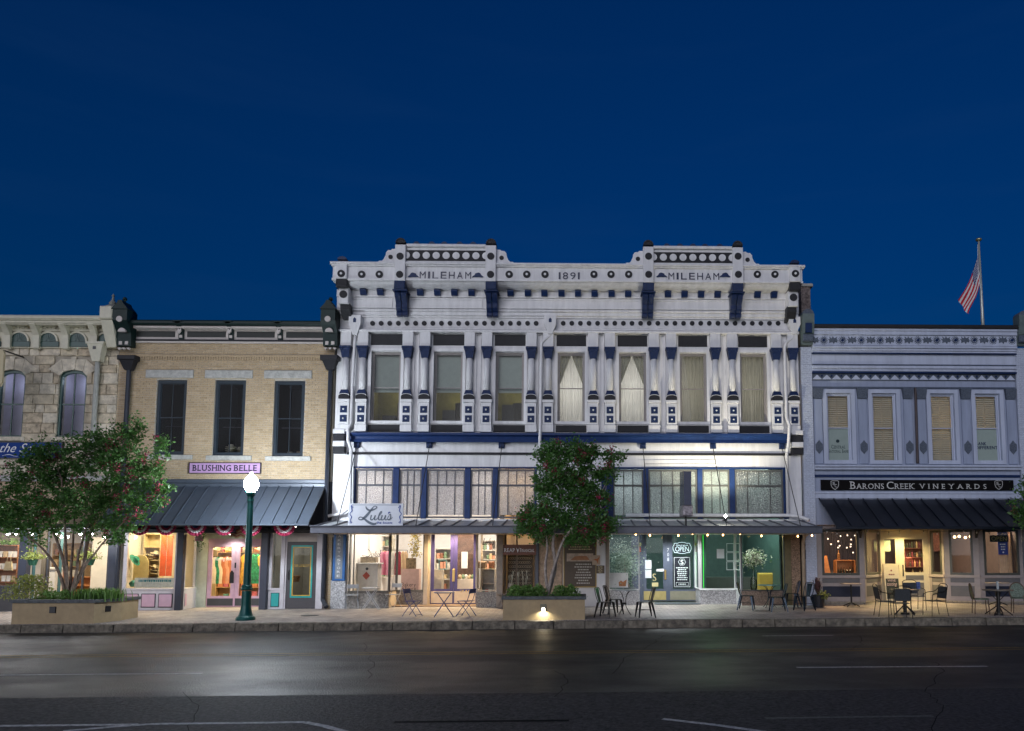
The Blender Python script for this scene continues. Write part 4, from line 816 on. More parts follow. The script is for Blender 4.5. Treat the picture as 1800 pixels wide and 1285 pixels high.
# cornice with consoles
CPINK = mat('pale_pink_trim', (.56, .50, .46), rough=.5, var=.08); CX0, CX1 = fx(236, 580, -.2), fx(572, 580, -.2)
def cb(v0, v1, y, m, name, x0=CX0, x1=CX1, c=.0): return (MB().cbox(x0, x1, y, .25, ZB(v1, Y=y), ZB(v0, Y=y), c) if c else MB().box(x0, x1, y, .25, ZB(v1, Y=y), ZB(v0, Y=y))).build(name, m, belle)
cb(599.5, 603, -.09, CPINK, 'moulding', c=.01); cb(597, 599.2, -.13, CHAR, 'moulding'); cb(577, 596.7, -.07, CPINK, 'fascia'); cb(572.5, 576.7, -.30, CPINK, 'bed_moulding', c=.02); cb(571, 572.3, -.34, CHAR, 'moulding')
cb(562, 570.8, -.42, GRN, 'crown_moulding', CX0 - .1, CX1 + .1, .05)
for a, b in ((240, 308), (329, 397), (416, 483), (503, 569)): MB().cbox(fx(a, 590, -.07), fx(b, 590, -.07), -.085, -.06, ZB(594), ZB(584), .006).build('dark_panel', mat('green_black', (.012, .016, .014), rough=.4, spec=.2), belle)
for u in (316.5, 404.5, 491): 
    x = fx(u, 585, -.2); k = MB().prism_x([(-.06, ZB(598)), (-.06, ZB(572)), (-.42, ZB(572)), (-.42, ZB(575)), (-.26, ZB(580)), (-.16, ZB(588)), (-.13, ZB(598))], x - .08, x + .08).build('console', GRN, belle)
    MB().cbox(x - .16, x + .16, -.46, -.08, ZB(572) + .001, ZB(570.5) + .001, .005).build('console_cap', GRN, k); MB().cbox(x - .05, x + .05, -.15, -.12, ZB(596), ZB(591), .004).build('flower_square', CPINK, k); MB().prism_y([(x - .06, ZB(588)), (x - .02, ZB(590)), (x + .05, ZB(586)), (x + .06, ZB(581)), (x, ZB(584)), (x - .05, ZB(580))], -.27, -.2).build('leaf', CPINK, k)
for u, sg in ((219, -1), (581, 1)):   # big end brackets
    x = fx(u, 580, -.3); zt = ZB(553, u); k = MB().prism_x([(-.02, ZB(612, u)), (-.02, zt), (-.62, zt), (-.62, ZB(572, u)), (-.50, ZB(578, u)), (-.34, ZB(590, u)), (-.30, ZB(612, u))], x - .24, x + .24).build('end_bracket', GRN, belle)
    MB().prism_y([(x - .27, zt), (x + .27, zt), (x + .2, zt + .09), (x + .1, zt + .2), (x + .06, zt + .3), (x - .06, zt + .3), (x - .1, zt + .2), (x - .2, zt + .09)], -.66, -.1).build('ogee_cap', GRN, k); mb = MB(); mb.lathe(x, -.38, [(.03, 0), (.03, .05), (.075, .10), (.06, .17), (.01, .2)], 10, cz=zt + .29); mb.build('finial', GRN, k)
    MB().disc(x, ZB(561, u, -.6), .10, -.645, -.61, 14).build('boss', CPINK, k); MB().disc(x, ZB(583, u, -.45), .13, -.47, -.38, 10, 0, 180).build('shell', CPINK, k)
    for d in (-.1, .1): MB().cbox(x + d - .055, x + d + .055, -.335, -.29, ZB(606, u, -.3), ZB(600, u, -.3), .006).build('flower_square', CPINK, k)
    for d in (-.15, 0, .15): MB().prism_y([(x + d - .06, ZB(611, u, -.3)), (x + d, ZB(614.5, u, -.3)), (x + d + .06, ZB(611, u, -.3))], -.31, -.22).build('drop', CPINK, k)
# rain heads and pipes on the brick
for u, ub in ((227, 222), (581, 575)):
    x = fx(u, 640, -.12); hd = MB().hull([(x - .12, -.2, ZB(652, u)), (x + .12, -.2, ZB(652, u)), (x + .12, -.02, ZB(652, u)), (x - .12, -.02, ZB(652, u)), (x - .24, -.3, ZB(636, u)), (x + .24, -.3, ZB(636, u)), (x + .24, -.02, ZB(636, u)), (x - .24, -.02, ZB(636, u))]).build('rain_head', CHAR, belle)
    MB().cbox(x - .3, x + .3, -.34, -.02, ZB(636, u) + .001, ZB(628, u), .02).build('rain_head_rim', CHAR, hd)
    pipe = MB(); pts = [(x, -.11, ZB(652, u)), (x, -.11, .45)]
    pts += [(x, -.11, .3), (x + .2, -.35, .08)] if u > 400 else [(x, -.11, .0)]
    pipe.tube(pts, .075, 8); pipe.build('downpipe', mat('blue_black_pipe', (.03, .035, .05), rough=.4), belle)
# awning
aw = thing('seam_metal_awning', 'dark slate metal awning with raised seams over the pink shop doors', 'awning', ((bx0 + bx1) / 2, -.8, 2.7))
AY = -1.55; at0, at1 = fx(226, 850), fx(574, 850); zt_, zb_ = ZB(856), fz(921, AY, 400); AWM = mat('slate_metal', (.075, .092, .12), rough=.36, metal=.15, var=.1, scale=2)
MB().cbox(at0, at1, -.14, -.012, ZB(850), ZB(843), .02).build('flashing', AWM, aw); MB().cbox(at0, at1, -.10, -.012, ZB(856), ZB(850) - .001, .01).build('flashing', AWM, aw)
ns = 17; sw = (at1 - at0 - .04) / ns
for i in range(ns + 1):
    x = at0 + .02 + sw * i; MB().hull([(x - .014, AY, zb_ + .0), (x + .014, AY, zb_), (x + .014, -.1, zt_), (x - .014, -.1, zt_), (x - .014, AY - .005, zb_ + .05), (x + .014, AY - .005, zb_ + .05), (x + .014, -.1, zt_ + .05), (x - .014, -.1, zt_ + .05)]).build('seam', AWM, aw)
    if i < ns: MB().hull([(x + .0145, AY, zb_ - .02), (x + sw - .0145, AY, zb_ - .02), (x + sw - .0145, -.1, zt_ - .02), (x + .0145, -.1, zt_ - .02), (x + .0145, AY, zb_), (x + sw - .0145, AY, zb_), (x + sw - .0145, -.1, zt_), (x + .0145, -.1, zt_)]).build('panel', AWM, aw)
MB().cbox(at0, at1, AY - .04, AY - .006, zb_ - .05, zb_ - .003, .006).build('gutter_edge', AWM, aw)
MB().cbox(at0 + .05, at1 - .05, -.35, -.25, zb_ - .25, zb_ - .13, .01).build('beam', CHAR, belle)
# ---- ground floor
GREYW = mat('lilac_white_trim', (.58, .55, .58), rough=.45, var=.06); PINK = mat('pink_panel', (.62, .40, .50), rough=.5, var=.06); PINKD = mat('pink_door', (.55, .34, .44), rough=.45, var=.08); POST = mat('blue_black_post', (.028, .034, .055), rough=.4, var=.1); MINT = mat('mint_cream', (.50, .52, .42), var=.1); TURQ = mat('turquoise_paint', (.01, .36, .34), rough=.4, var=.06)
BT = 2.62; gb = lambda x: gz(x, 0) - .03
head = MB(); head.box(bx0 + .2, bx1, 0, .25, BT, ZB(846) - .002); head.build('shop_lintel', mat('dark_lintel', (.05, .05, .06)), belle)
def bpier(u0, u1, m, name='pier', y0=0., y1=.25, zt=BT - .001): MB().cbox(X0(u0), X0(u1), y0, y1, gb(X0(u0)), zt, .008).build(name, m, belle)
CRB = brick_mat('cream_brick', [(.46, .42, .33), (.52, .47, .37)]); brick_wall(belle, X0(205), X0(216), gb(X0(205)), BT - .001, .02, CRB, MORT, limit=120, seed=3); brick_wall(belle, X0(574), X0(582), gb(X0(574)), BT - .001, .02, TAN, MORT, limit=120, seed=4)
w1 = Seg((X0(217), .0), (X0(314), .0)); zs1 = ZB(1037, 270); light_frame(w1, 0, w1.L, zs1, BT, .12, GREYW, belle, tb=.05); gx = gb(w1.A.x)
w1.put(MB().box(0, w1.L, 0, .08, gx, zs1 - .001), 'bulkhead', GREYW, belle)
for a, b in ((.08, .55), (.64, 1.11), (1.2, 1.67)):
    k = w1.put(MB().box(a, b, -.012, -.001, gx + .12, zs1 - .12), 'panel_border', CHAR, belle); w1.put(MB().cbox(a + .025, b - .025, -.022, -.0125, gx + .145, zs1 - .145, .004), 'pink_panel', PINK, k)
yr = .9
w2 = Seg((X0(323), .02), (fx(343, 1000, yr), yr)); light_frame(w2, 0, w2.L, zs1, BT, .05, GREYW, belle); w2.put(MB().box(0, w2.L, 0, .08, gx, zs1 - .001), 'bulkhead', GREYW, belle); k = w2.put(MB().box(.12, w2.L - .12, -.012, -.001, gx + .14, zs1 - .12), 'panel_border', CHAR, belle); w2.put(MB().cbox(.145, w2.L - .145, -.022, -.0125, gx + .165, zs1 - .145, .004), 'pink_panel', PINK, k)
B(fx(343, 1000, yr), fx(364, 1000, yr), yr, yr + .1, gx, BT).build('entry_wall', MINT, belle)
dx0, dx1 = fx(364, 1000, yr), fx(463, 1000, yr); dzf = gz(dx0, yr) + .02; dzt = fz(954, yr, 415); dm = (dx0 + dx1) / 2
B(dx0, dx1, yr, yr + .08, dzt + .001, dzt + .14).build('door_head', PINKD, belle); B(dx0, dx1 + .3, yr - .01, yr + .1, dzt + .141, BT - .12).build('transom_bar', MINT, belle)
for a, b, n in ((dx0 + .02, dm - .004, 0), (dm + .004, dx1 - .0, 1)):
    d = door(a, b, yr, dzf, dzt, PINKD, belle, .14, .36, .15, mat('dark_kick', (.05, .05, .055), rough=.4)); xx = b - .07 if n == 0 else a + .07
    if n == 0: MB().prism_y([(xx - .10, dzf + .8), (xx + .04, dzf + .8), (xx + .04, dzf + 1.15), (xx - .03, dzf + 1.24), (xx - .10, dzf + 1.15)], yr - .02, yr - .001).build('push_plate', CHAR, d)
    if n == 1: MB().cbox(xx - .10, xx - .05, yr - .02, yr - .001, dzf + 1.32, dzf + 1.5, .008).build('lock_box', BLACK, d)
B(dx1, X0(474) + .1, yr, yr + .1, gx, BT).build('entry_wall', MINT, belle)
for u0, u1 in ((314, 325), (461, 473)): bpier(u0, u1, POST, 'iron_post', -.18, .0, zb_ - .1)
nx0, nx1 = X0(470), X0(500); n1 = Seg((nx0, .02), (nx1, .02)); light_frame(n1, .02, n1.L - .0, ZB(1037, 485), BT, .13, GREYW, belle, tb=.06); n1.put(MB().box(.02, n1.L, 0, .08, gx, ZB(1037, 485) - .001), 'bulkhead', GREYW, belle)
k = n1.put(MB().box(.14, n1.L - .14, -.012, -.001, ZB(1067, 485), ZB(1042, 485)), 'panel_border', CHAR, belle); n1.put(MB().cbox(.16, n1.L - .16, -.022, -.0125, ZB(1066, 485), ZB(1043, 485), .004), 'turquoise_panel', TURQ, k)
bpier(500.5, 503, GREYW, 'door_jamb', .02); bpier(555.5, 568, GREYW, 'door_jamb', .02); B(X0(503), X0(555.5), .02, .2, ZB(952, 530), BT - .001).build('door_head', CPINK, belle)
e0, e1 = X0(503.2), X0(555.3); ez0, ez1 = gz(e0, 0) + .01, ZB(952.3, 530); DKD = mat('charcoal_door', (.055, .05, .055), rough=.4, var=.08); d = door(e0, e1, .06, ez0, ez1, DKD, belle, .16, .42, .16)
f = MB(); frame(f, e0 + .13, e1 - .13, ez0 + .36, ez1 - .12, .045, .059, .05); f.build('turquoise_frame', TURQ, d); f = MB(); frame(f, e0 + .185, e1 - .185, ez0 + .42, ez1 - .17, .05, .075, .03); f.build('gold_line', mat('gold_paint', (.62, .40, .06), rough=.4), d)
t = MB(); text_into(t, 'THE LOOKOUT', e0 + .23, e1 - .23, ez0 + 1.38, ez0 + 1.46, .078, serif=True); t.build('door_lettering', MATS['gold_paint'], d)
h = MB(); h.tube([(e0 + .08, .055, ez0 + .95), (e0 + .06, -.0, ez0 + 1.0), (e0 + .08, 0, ez0 + 1.2), (e0 + .08, .055, ez0 + 1.27)], .014, 6); h.build('door_handle', BLACK, d)
B(bx0 + .25, dx1 + .5, .27, 5.5, BT + .35, BT + .39).build('shop_ceiling', PLASTER, belle); SHW = mat('warm_shop_wall', (.62, .50, .30), rough=.8, var=.08)
sb = MB(); sb.box(bx0 + .2, bx0 + .25, .27, 5.5, 0, BT + .35); sb.box(dx1 + .5, dx1 + .55, 1.2, 5.5, 0, BT + .35); sb.box(bx0 + .2, dx1 + .55, 5.5, 5.55, 0, BT + .35); sb.build('shop_wall', SHW, belle); B(bx0 + .25, dx1 + .5, 1.0, 5.5, -.02, .03).build('shop_floor', WOODF, belle); B(bx0 + .25, X0(323), .1, 1.0, -.06, zs1 + .045).build('display_floor', GREYW, belle)
room(belle, X0(470) + .12, X0(568), .3, 3, .03, BT + .2, mat('grey_stair', (.3, .31, .27), var=.1), WOODF, PLASTER, 'stair_hall')
B(dx0 - .4, dx1 + .4, .26, yr + .12, BT - .12 + .001, BT - .08).build('entry_soffit', MINT, belle)
# ================================================================ grey-blue winery building
GB = mat('grey_blue_paint', (.34, .39, .52), rough=.5, var=.10, scale=5, streak=True); GBL = mat('pale_grey_paint', (.52, .57, .70), rough=.5, var=.09, scale=5, streak=True); SLT = mat('slate_blue_trim', (.09, .115, .165), rough=.45, var=.15, scale=9); GRG = mat('grey_green_trim', (.13, .17, .165), rough=.5, var=.12)
SLTO = mat('slate_ornament', (.10, .125, .17), rough=.45, var=.3, scale=24, bump=1, bscale=36)
wx0, wx1 = fx(1408, 700), fx(1815, 700); fx0, fx1 = fx(1427, 700), fx(1785, 700)
win = thing('grey_blue_winery_building', 'grey blue two storey building with zigzag frieze above the black winery sign', 'building', ((wx0 + wx1) / 2, 0, 0))
ZV = lambda v, Y=0.0: fz(v, Y, 1600)
VW = [(1453, 1496.5), (1533, 1576), (1635.5, 1678), (1714.5, 1758)]; vh = [(fx(a, 753), fx(b, 753), ZV(813), ZV(692)) for a, b in VW]
wl = MB(); xs = [fx0] + [v for h in vh for v in h[:2]] + [fx1]
for i in range(0, len(xs), 2): wl.box(xs[i], xs[i + 1], 0, .25, vh[0][2], vh[0][3])
wl.box(fx0, fx1, 0, .25, vh[0][3], ZV(577)); wl.box(fx0, fx1, 0, .25, ZV(877), vh[0][2]); wl.build('wall', GB, win)
B(wx0, wx1, .26, 9, ZV(580), ZV(578)).build('roof', MATS['roof_membrane'], win)
PWB = brick_mat('painted_brick', [(.50, .55, .67), (.55, .60, .71), (.52, .57, .69)]); PM = mat('painted_mortar', (.44, .48, .58), var=.08)
brick_wall(win, wx0, fx0 - .002, 0, ZV(612), -.10, PWB, PM, limit=260, seed=6, L=.2); brick_wall(win, fx1 + .002, wx1, 0, ZV(612), -.10, PWB, PM, limit=30, seed=8, L=.2)
for x0, x1 in ((wx0, fx0), (fx1, wx1)):   # bracket on each brick pier
    xm_ = (x0 + x1) / 2; k = MB().prism_x([(-.101, ZV(610)), (-.101, ZV(560)), (-.5, ZV(560)), (-.5, ZV(570)), (-.42, ZV(592)), (-.3, ZV(600)), (-.28, ZV(610))], x0 - .01, x1 + .01).build('end_bracket', GRG, win)
    MB().prism_y([(x0, ZV(560)), (x1, ZV(560))] + arc(xm_, ZV(560) + .02, (x1 - x0) / 2, 0, 180, 8, .16), -.48, -.1).build('dome_cap', SLTO, k); MB().cbox(xm_ - .11, xm_ + .11, -.50, -.4, ZV(592), ZV(576), .01).build('panel', NAVY, k); MB().cbox(x0 + .01, x1 - .01, -.43, -.29, ZV(606), ZV(594), .02).build('carved_leaf', SLTO, k)
def vb(v0, v1, y, m, name='moulding', c=.0, x0=None, x1=None):
    a, b = x0 or fx0 + .002, x1 or fx1 - .002
    return (MB().cbox(a, b, y, -.001, ZV(v1, y), ZV(v0, y), c) if c else MB().box(a, b, y, -.001, ZV(v1, y), ZV(v0, y))).build(name, m, win)
vb(570, 576.5, -.42, CHAR, 'coping', .02); vb(577, 582, -.36, GBL, c=.02); vb(582.3, 588.5, -.32, GBL); fr = vb(588.8, 607.5, -.26, GBL, 'frieze'); vb(607.8, 612, -.30, GBL, c=.02); vb(612.3, 617, -.24, GBL, c=.02); vb(617.3, 620, -.20, GBL); vb(620.3, 622, -.23, NAVY); vb(622.3, 640.5, -.12, GBL, 'fascia'); vb(640.8, 642.5, -.16, SLT); vb(642.8, 648, -.18, GBL, c=.015); vb(648.3, 653, -.13, GBL, c=.015); vb(653.3, 656, -.17, NAVY); zz = vb(656.3, 668, -.06, SLTO, 'zigzag_band'); vb(680, 682.5, -.06, SLT)
z0, z1 = ZV(667.8, -.06), ZV(659.5, -.06); n = 21; stp = (fx1 - fx0 - .02) / n
for i in range(n):
    x = fx0 + .01 + stp * (i + .5); MB().prism_y([(x - stp / 2 + .002, z0), (x + stp / 2 - .002, z0), (x, z1)], -.085, -.062).build('triangle', GBL, zz); 
    if i: MB().disc(x - stp / 2, z0 + .13, .035, -.09, -.07, 10).build('stud', NAVY, zz)
for i in range(11):
    x, z = W(1447.5 + 33.1 * i, 598.3, -.26); k = MB(); k.ring(x, z, .075, .105, -.285, -.258, 14); k = k.build('rosette', SLT, fr); MB().disc(x, z, .05, -.30, -.258, 12).build('rosette_eye', NAVY, k)
    for t in range(14):
        a = 6.283 * t / 14; B(x + .135 * math.cos(a) - .012, x + .135 * math.cos(a) + .012, -.272, -.258, z + .135 * math.sin(a) - .012, z + .135 * math.sin(a) + .012).build('bead', SLT, k)
    lx = x - .33; pf = [(-.13, -.10), (-.02, -.06), (.03, -.13), (.07, -.05), (.14, -.08), (.17, .0), (.13, .05), (.15, .12), (.05, .07), (0, .14), (-.04, .06), (-.12, .13), (-.10, .03), (-.17, .05), (-.12, -.02)]
    MB().prism_y([(lx + a, z + b) for a, b in pf], -.275, -.258).build('acanthus_leaf', SLTO, fr)
LOUV = mat('tan_louvre', (.62, .56, .45), rough=.6, var=.06); FILM = mat('frosted_film', (.40, .46, .43), rough=.6, var=.04)
for i, (x0, x1, za, zb) in enumerate(vh):
    f = MB(); frame(f, x0 - .13, x1 + .13, za - .06, zb + .13, -.07, -.001, .13); f.build('window_casing', GBL, win)
    sash_window(x0 + .003, x1 - .003, za + .003, zb - .003, .03, win, GBL, GLASSD, ft=.05)
    zm = (za + zb) / 2; lo = zm + .02 if i in (0, 3) else za + .05
    sh = B(x0 + .03, x1 - .03, .22, .24, lo, zb - .05).build('shutter', cloth('shutter_back', (.58, .52, .42), .35), win)
    for s_ in range(2):
        xa, xb = (x0 + .05, (x0 + x1) / 2 - .02) if s_ == 0 else ((x0 + x1) / 2 + .02, x1 - .05); L_ = MB(); k = int((zb - .08 - lo) / .075)
        for j in range(k): zz_ = lo + .03 + j * .075; L_.hull([(xa, .17, zz_), (xb, .17, zz_), (xb, .21, zz_ + .03), (xa, .21, zz_ + .03), (xa, .17, zz_ + .012), (xb, .17, zz_ + .012), (xb, .21, zz_ + .042), (xa, .21, zz_ + .042)])
        stuff(L_.build('louvre_slats', LOUV, sh))
    B(x0 - .5, x1 + .5, 1.6, 1.65, za - .4, zb + .4).build('room_back', mat('amber_room', (.30, .20, .09)), win)
    if i in (0, 3): B(x0 + .06, x1 - .06, .11, .12, za + .05, zm).build('window_film', FILM, win)
t = MB(); x0, x1 = fx(1457, 790), fx(1494, 790); text_into(t, 'Central', x0 + .12, x1 - .12, ZV(788), ZV(781.5), .109, serif=True); text_into(t, 'National Bank', x0, x1, ZV(795.5), ZV(789.5), .109, serif=True); t.disc(x0 + .35, ZV(775), .06, .1, .109, 12); t.build('window_lettering', mat('dark_green_letter', (.01, .03, .04), var=0), win)
t = MB(); x0, x1 = fx(1718, 780), fx(1756, 780); text_into(t, 'BANK', x0, x0 + .37, ZV(781.5), ZV(776), .109, bold=.03); text_into(t, 'DIFFERENT', x0, x1, ZV(788.5), ZV(783), .109, bold=.03); t.build('window_lettering', mat('navy_print', (.006, .015, .08), var=0), win)
for u in (1437.5, 1516, 1596, 1619.5, 1697.5, 1776.5):
    x = fx(u, 740); p = MB().cbox(x - .15, x + .15, -.06, -.001, ZV(816), ZV(702), .015).build('pilaster', GB, win); MB().hull([(x - .15, -.1, ZV(702)), (x + .15, -.1, ZV(702)), (x + .15, -.001, ZV(702)), (x - .15, -.001, ZV(702)), (x - .19, -.14, ZV(684)), (x + .19, -.14, ZV(684)), (x + .19, -.001, ZV(684)), (x - .19, -.001, ZV(684))]).build('capital', SLTO, p)
    z = ZV(786.5); MB().prism_y([(x, z - .24), (x + .12, z - .1), (x + .12, z + .1), (x + .06, z + .16), (x, z + .24), (x - .06, z + .16), (x - .12, z + .1), (x - .12, z - .1)], -.09, -.055).build('shield', SLTO, p)
dp = MB(); dp.tube([(fx(1607.5, 690), -.09, ZV(683)), (fx(1608.5, 750), -.09, ZV(815))], .045, 8); dp.build('downpipe', mat('brown_pipe', (.07, .05, .05), var=.1), win)
vb(817, 821, -.20, GBL, 'sill_course', .02); vb(821.3, 826, -.14, GBL, 'sill_course', .02); vb(834.5, 839, -.05, NAVY); vb(864, 868, -.08, GBL, c=.01); vb(868.3, 876, -.05, GBL)
# name board
sx0, sx1 = fx(1443.5, 853, -.1), fx(1782, 853, -.1); sg = thing('winery_name_board', 'long black board with pale serif lettering between two shields above the black awning', 'sign', ((sx0 + sx1) / 2, -.1, ZV(863)))
MB().cbox(sx0, sx1, -.10, -.03, ZV(862), ZV(844), .01).build('board', mat('sign_black', (.006, .005, .005), rough=.6, var=.1, spec=.1), sg); PALE = mat('silver_letter', (.62, .61, .58), rough=.4, var=0)
t = MB(); text_into(t, 'Barons', fx(1493, 853), fx(1551.5, 853), ZV(860), ZV(847), -.101, serif=True, small=.74); text_into(t, 'Creek', fx(1556.5, 853), fx(1604.5, 853), ZV(860), ZV(847), -.101, serif=True, small=.74); text_into(t, 'VINEYARDS', fx(1614.5, 853), fx(1731, 853), ZV(859.5), ZV(851), -.101, serif=True, spacing=.38); t.build('lettering', PALE, sg)
for u in (1467.5, 1755.5):
    x, z = W(u, 852.5, -.1); s_ = MB(); pts = [(-.13, .13), (-.13, 0), (-.1, -.08), (0, -.16), (.1, -.08), (.13, 0), (.13, .13), (.06, .15), (0, .14), (-.06, .15), (-.13, .13)]
    for p, q in zip(pts, pts[1:]): s_.bar((x + p[0], -.104, z + p[1]), (x + q[0], -.104, z + q[1]), .016, .006, (0, 1, 0))
    text_into(s_, 'B', x - .07, x, z + .0, z + .1, -.101, serif=True); text_into(s_, 'C', x - .01, x + .07, z - .08, z + .03, -.101, serif=True); s_.build('shield_emblem', PALE, sg)
# awning
va = thing('black_metal_awning', 'black metal awning with raised seams below the winery name board', 'awning', ((wx0 + wx1) / 2, -.8, 2.7))
VY = -1.75; a0, a1 = fx(1438, 878), fx(1797, 878); zt_, zb_ = ZV(878), fz(926.5, VY, 1600); AWB = mat('black_awning_metal', (.016, .019, .028), rough=.35, metal=.3, var=.1); ns = 14; sw = (a1 - a0 - .04) / ns
for i in range(ns + 1):
    x = a0 + .02 + sw * i; MB().hull([(x - .014, VY, zb_), (x + .014, VY, zb_), (x + .014, -.06, zt_), (x - .014, -.06, zt_), (x - .014, VY, zb_ + .045), (x + .014, VY, zb_ + .045), (x + .014, -.06, zt_ + .045), (x - .014, -.06, zt_ + .045)]).build('seam', AWB, va)
    if i < ns: MB().hull([(x + .0145, VY, zb_ - .02), (x + sw - .0145, VY, zb_ - .02), (x + sw - .0145, -.06, zt_ - .02), (x + .0145, -.06, zt_ - .02), (x + .0145, VY, zb_), (x + sw - .0145, VY, zb_), (x + sw - .0145, -.06, zt_), (x + .0145, -.06, zt_)]).build('panel', AWB, va)
MB().cbox(a0, a1, VY - .035, VY - .001, zb_ - .07, zb_ + .02, .006).build('front_rail', AWB, va); MB().tube([(a0 + .05, VY, zb_ - .04), (a0 + .05, -.1, zb_ - .04)], .02, 6).build('side_bar', AWB, va)
for u in (1513.5, 1718): x = X0(u); MB().prism_x([(-.03, 2.35), (-.03, 2.75), (-.5, 2.75), (-.35, 2.62), (-.12, 2.55)], x - .04, x + .04).build('wooden_bracket', mat('dark_bracket', (.03, .025, .02)), win)
# ---- storefront in plan: front, angled return, doors, angled return, front
TP = mat('taupe_timber', (.36, .31, .29), rough=.5, var=.07); OLV = mat('olive_frame', (.075, .075, .06), rough=.45, var=.1); GRY = mat('warm_grey_panel', (.13, .125, .125), rough=.5, var=.08); INK = mat('ink_panel', (.018, .022, .045), rough=.4, var=.1)
VT = 2.75; YD = 1.35; pl = [(X0(1433), .0), (X0(1519), .0), (fx(1549, 1000, YD), YD), (fx(1634, 1000, YD), YD), (fx(1661, 1000, .45), .45), (X0(1722), .0), (X0(1798), .0)]
gw = gz(pl[0][0], 0); zA, zB_, zC, zD, zE, zF = ZV(1011), ZV(1016.5), ZV(1024.5), ZV(1030.5), ZV(1049), ZV(1057)
def bay(seg, ua, ub, glow=None, pan=INK):
    seg.put(MB().box(0, seg.L, 0, .1, zF, zA - .001), 'bulkhead', TP, win)
    for a, b, m in ((zC, zB_, GRY), (zE, zD, pan)): seg.put(MB().cbox(ua, ub, -.015, -.001, a, b, .004), 'panel', m, win)
    w = light_frame(seg, ua, ub, zA, VT - .12, .075, OLV, win, d0=-.035)
    for a, b in ((0, ua - .001), (ub + .001, seg.L)):
        if b - a > .02: seg.put(MB().box(a, b, -.02, .1, zF, VT), 'post', TP, win)
    seg.put(MB().box(0, seg.L, -.01, .1, VT - .119, VT), 'head_rail', TP, win); seg.put(MB().cbox(0, seg.L, -.05, -.021, zB_ + .01, zA - .002, .006), 'sill', TP, win)
    return w
segs = [Seg(a, b) for a, b in zip(pl, pl[1:])]
bay(segs[0], X0(1445) - pl[0][0], X0(1510.5) - pl[0][0]); bay(segs[1], .14, segs[1].L - .12, pan=GRY); bay(segs[3], .14, segs[3].L - .12, pan=GRY); bay(segs[4], .16, segs[4].L - .18, pan=GRY); bay(segs[5], X0(1730) - pl[5][0], X0(1792) - pl[5][0], pan=INK)
RUB = brick_mat('rubble_base', [(.34, .29, .22), (.42, .36, .28), (.28, .24, .19)])
for s_ in (segs[0], segs[1], segs[3], segs[4], segs[5]):
    bk = s_.put(MB().box(0, s_.L, .02, .15, -.05, zF - .002), 'foundation', mat('dark_mortar', (.16, .14, .11)), win); rr = random.Random(int(s_.L * 100)); x = 0; 
    for r in range(3):
        x = 0; h = (zF - gw + .06) / 3
        while x < s_.L - .06:
            w = min(rr.uniform(.12, .3), s_.L - x); s_.put(MB().cbox(x + .006, x + w - .006, -.02 + rr.uniform(-.01, .01), .03, gw - .06 + r * h + .006, gw - .06 + (r + 1) * h - .006, .012), 'stone', RUB, bk); x += w
p0, p1 = pl[2], pl[3]; vzf = gz(p0[0], YD) + .03; vzt = fz(942, YD, 1600); xm_ = fx(1583, 1000, YD)
CRM = mat('cream_timber', (.60, .52, .36), rough=.5, var=.06)
B(p0[0], p1[0], YD, YD + .1, vzt + .001, VT).build('door_head', CRM, win); B(xm_ - .06, xm_ + .06, YD, YD + .1, vzf, vzt).build('door_post', CRM, win); B(p0[0], p0[0] + .05, YD, YD + .1, vzf, vzt).build('door_jamb', CRM, win); B(p1[0] - .1, p1[0], YD, YD + .1, vzf, vzt).build('door_jamb', CRM, win)
for a, b in ((p0[0] + .051, xm_ - .061), (xm_ + .061, p1[0] - .101)):
    d = door(a, b, YD + .01, vzf, vzt - .001, CRM, win, .1, .98, .12)
    for z0_, z1_ in ((.12, .62), (.72, .88)): MB().cbox(a + .12, b - .12, YD - .003, YD + .009, vzf + z0_, vzf + z1_, .004).build('panel', GRY, d)
    MB().cbox((xm_ - .11 if a < xm_ else xm_ + .07), (xm_ - .07 if a < xm_ else xm_ + .11), YD - .02, YD + .009, vzf + .85, vzf + 1.25, .006).build('push_plate', CHAR, d)
B(pl[1][0], pl[4][0], .1, YD + .12, VT + .002, VT + .05).build('entry_soffit', CRM, win); B(fx0, fx1, 0, .25, VT + .051, ZV(877) - .002).build('lintel', GB, win)
MB().box(X0(1415), X0(1433) - .002, -.06, .2, -.05, VT).build('pier', mat('mauve_pier', (.40, .34, .33), rough=.6, var=.08), win)
room(win, pl[0][0] + .05, X0(1796), .15, 6, .05, VT + .6, mat('dark_blue_wall', (.10, .085, .085), rough=.8, var=.1), WOODF, PLASTER, 'winery')
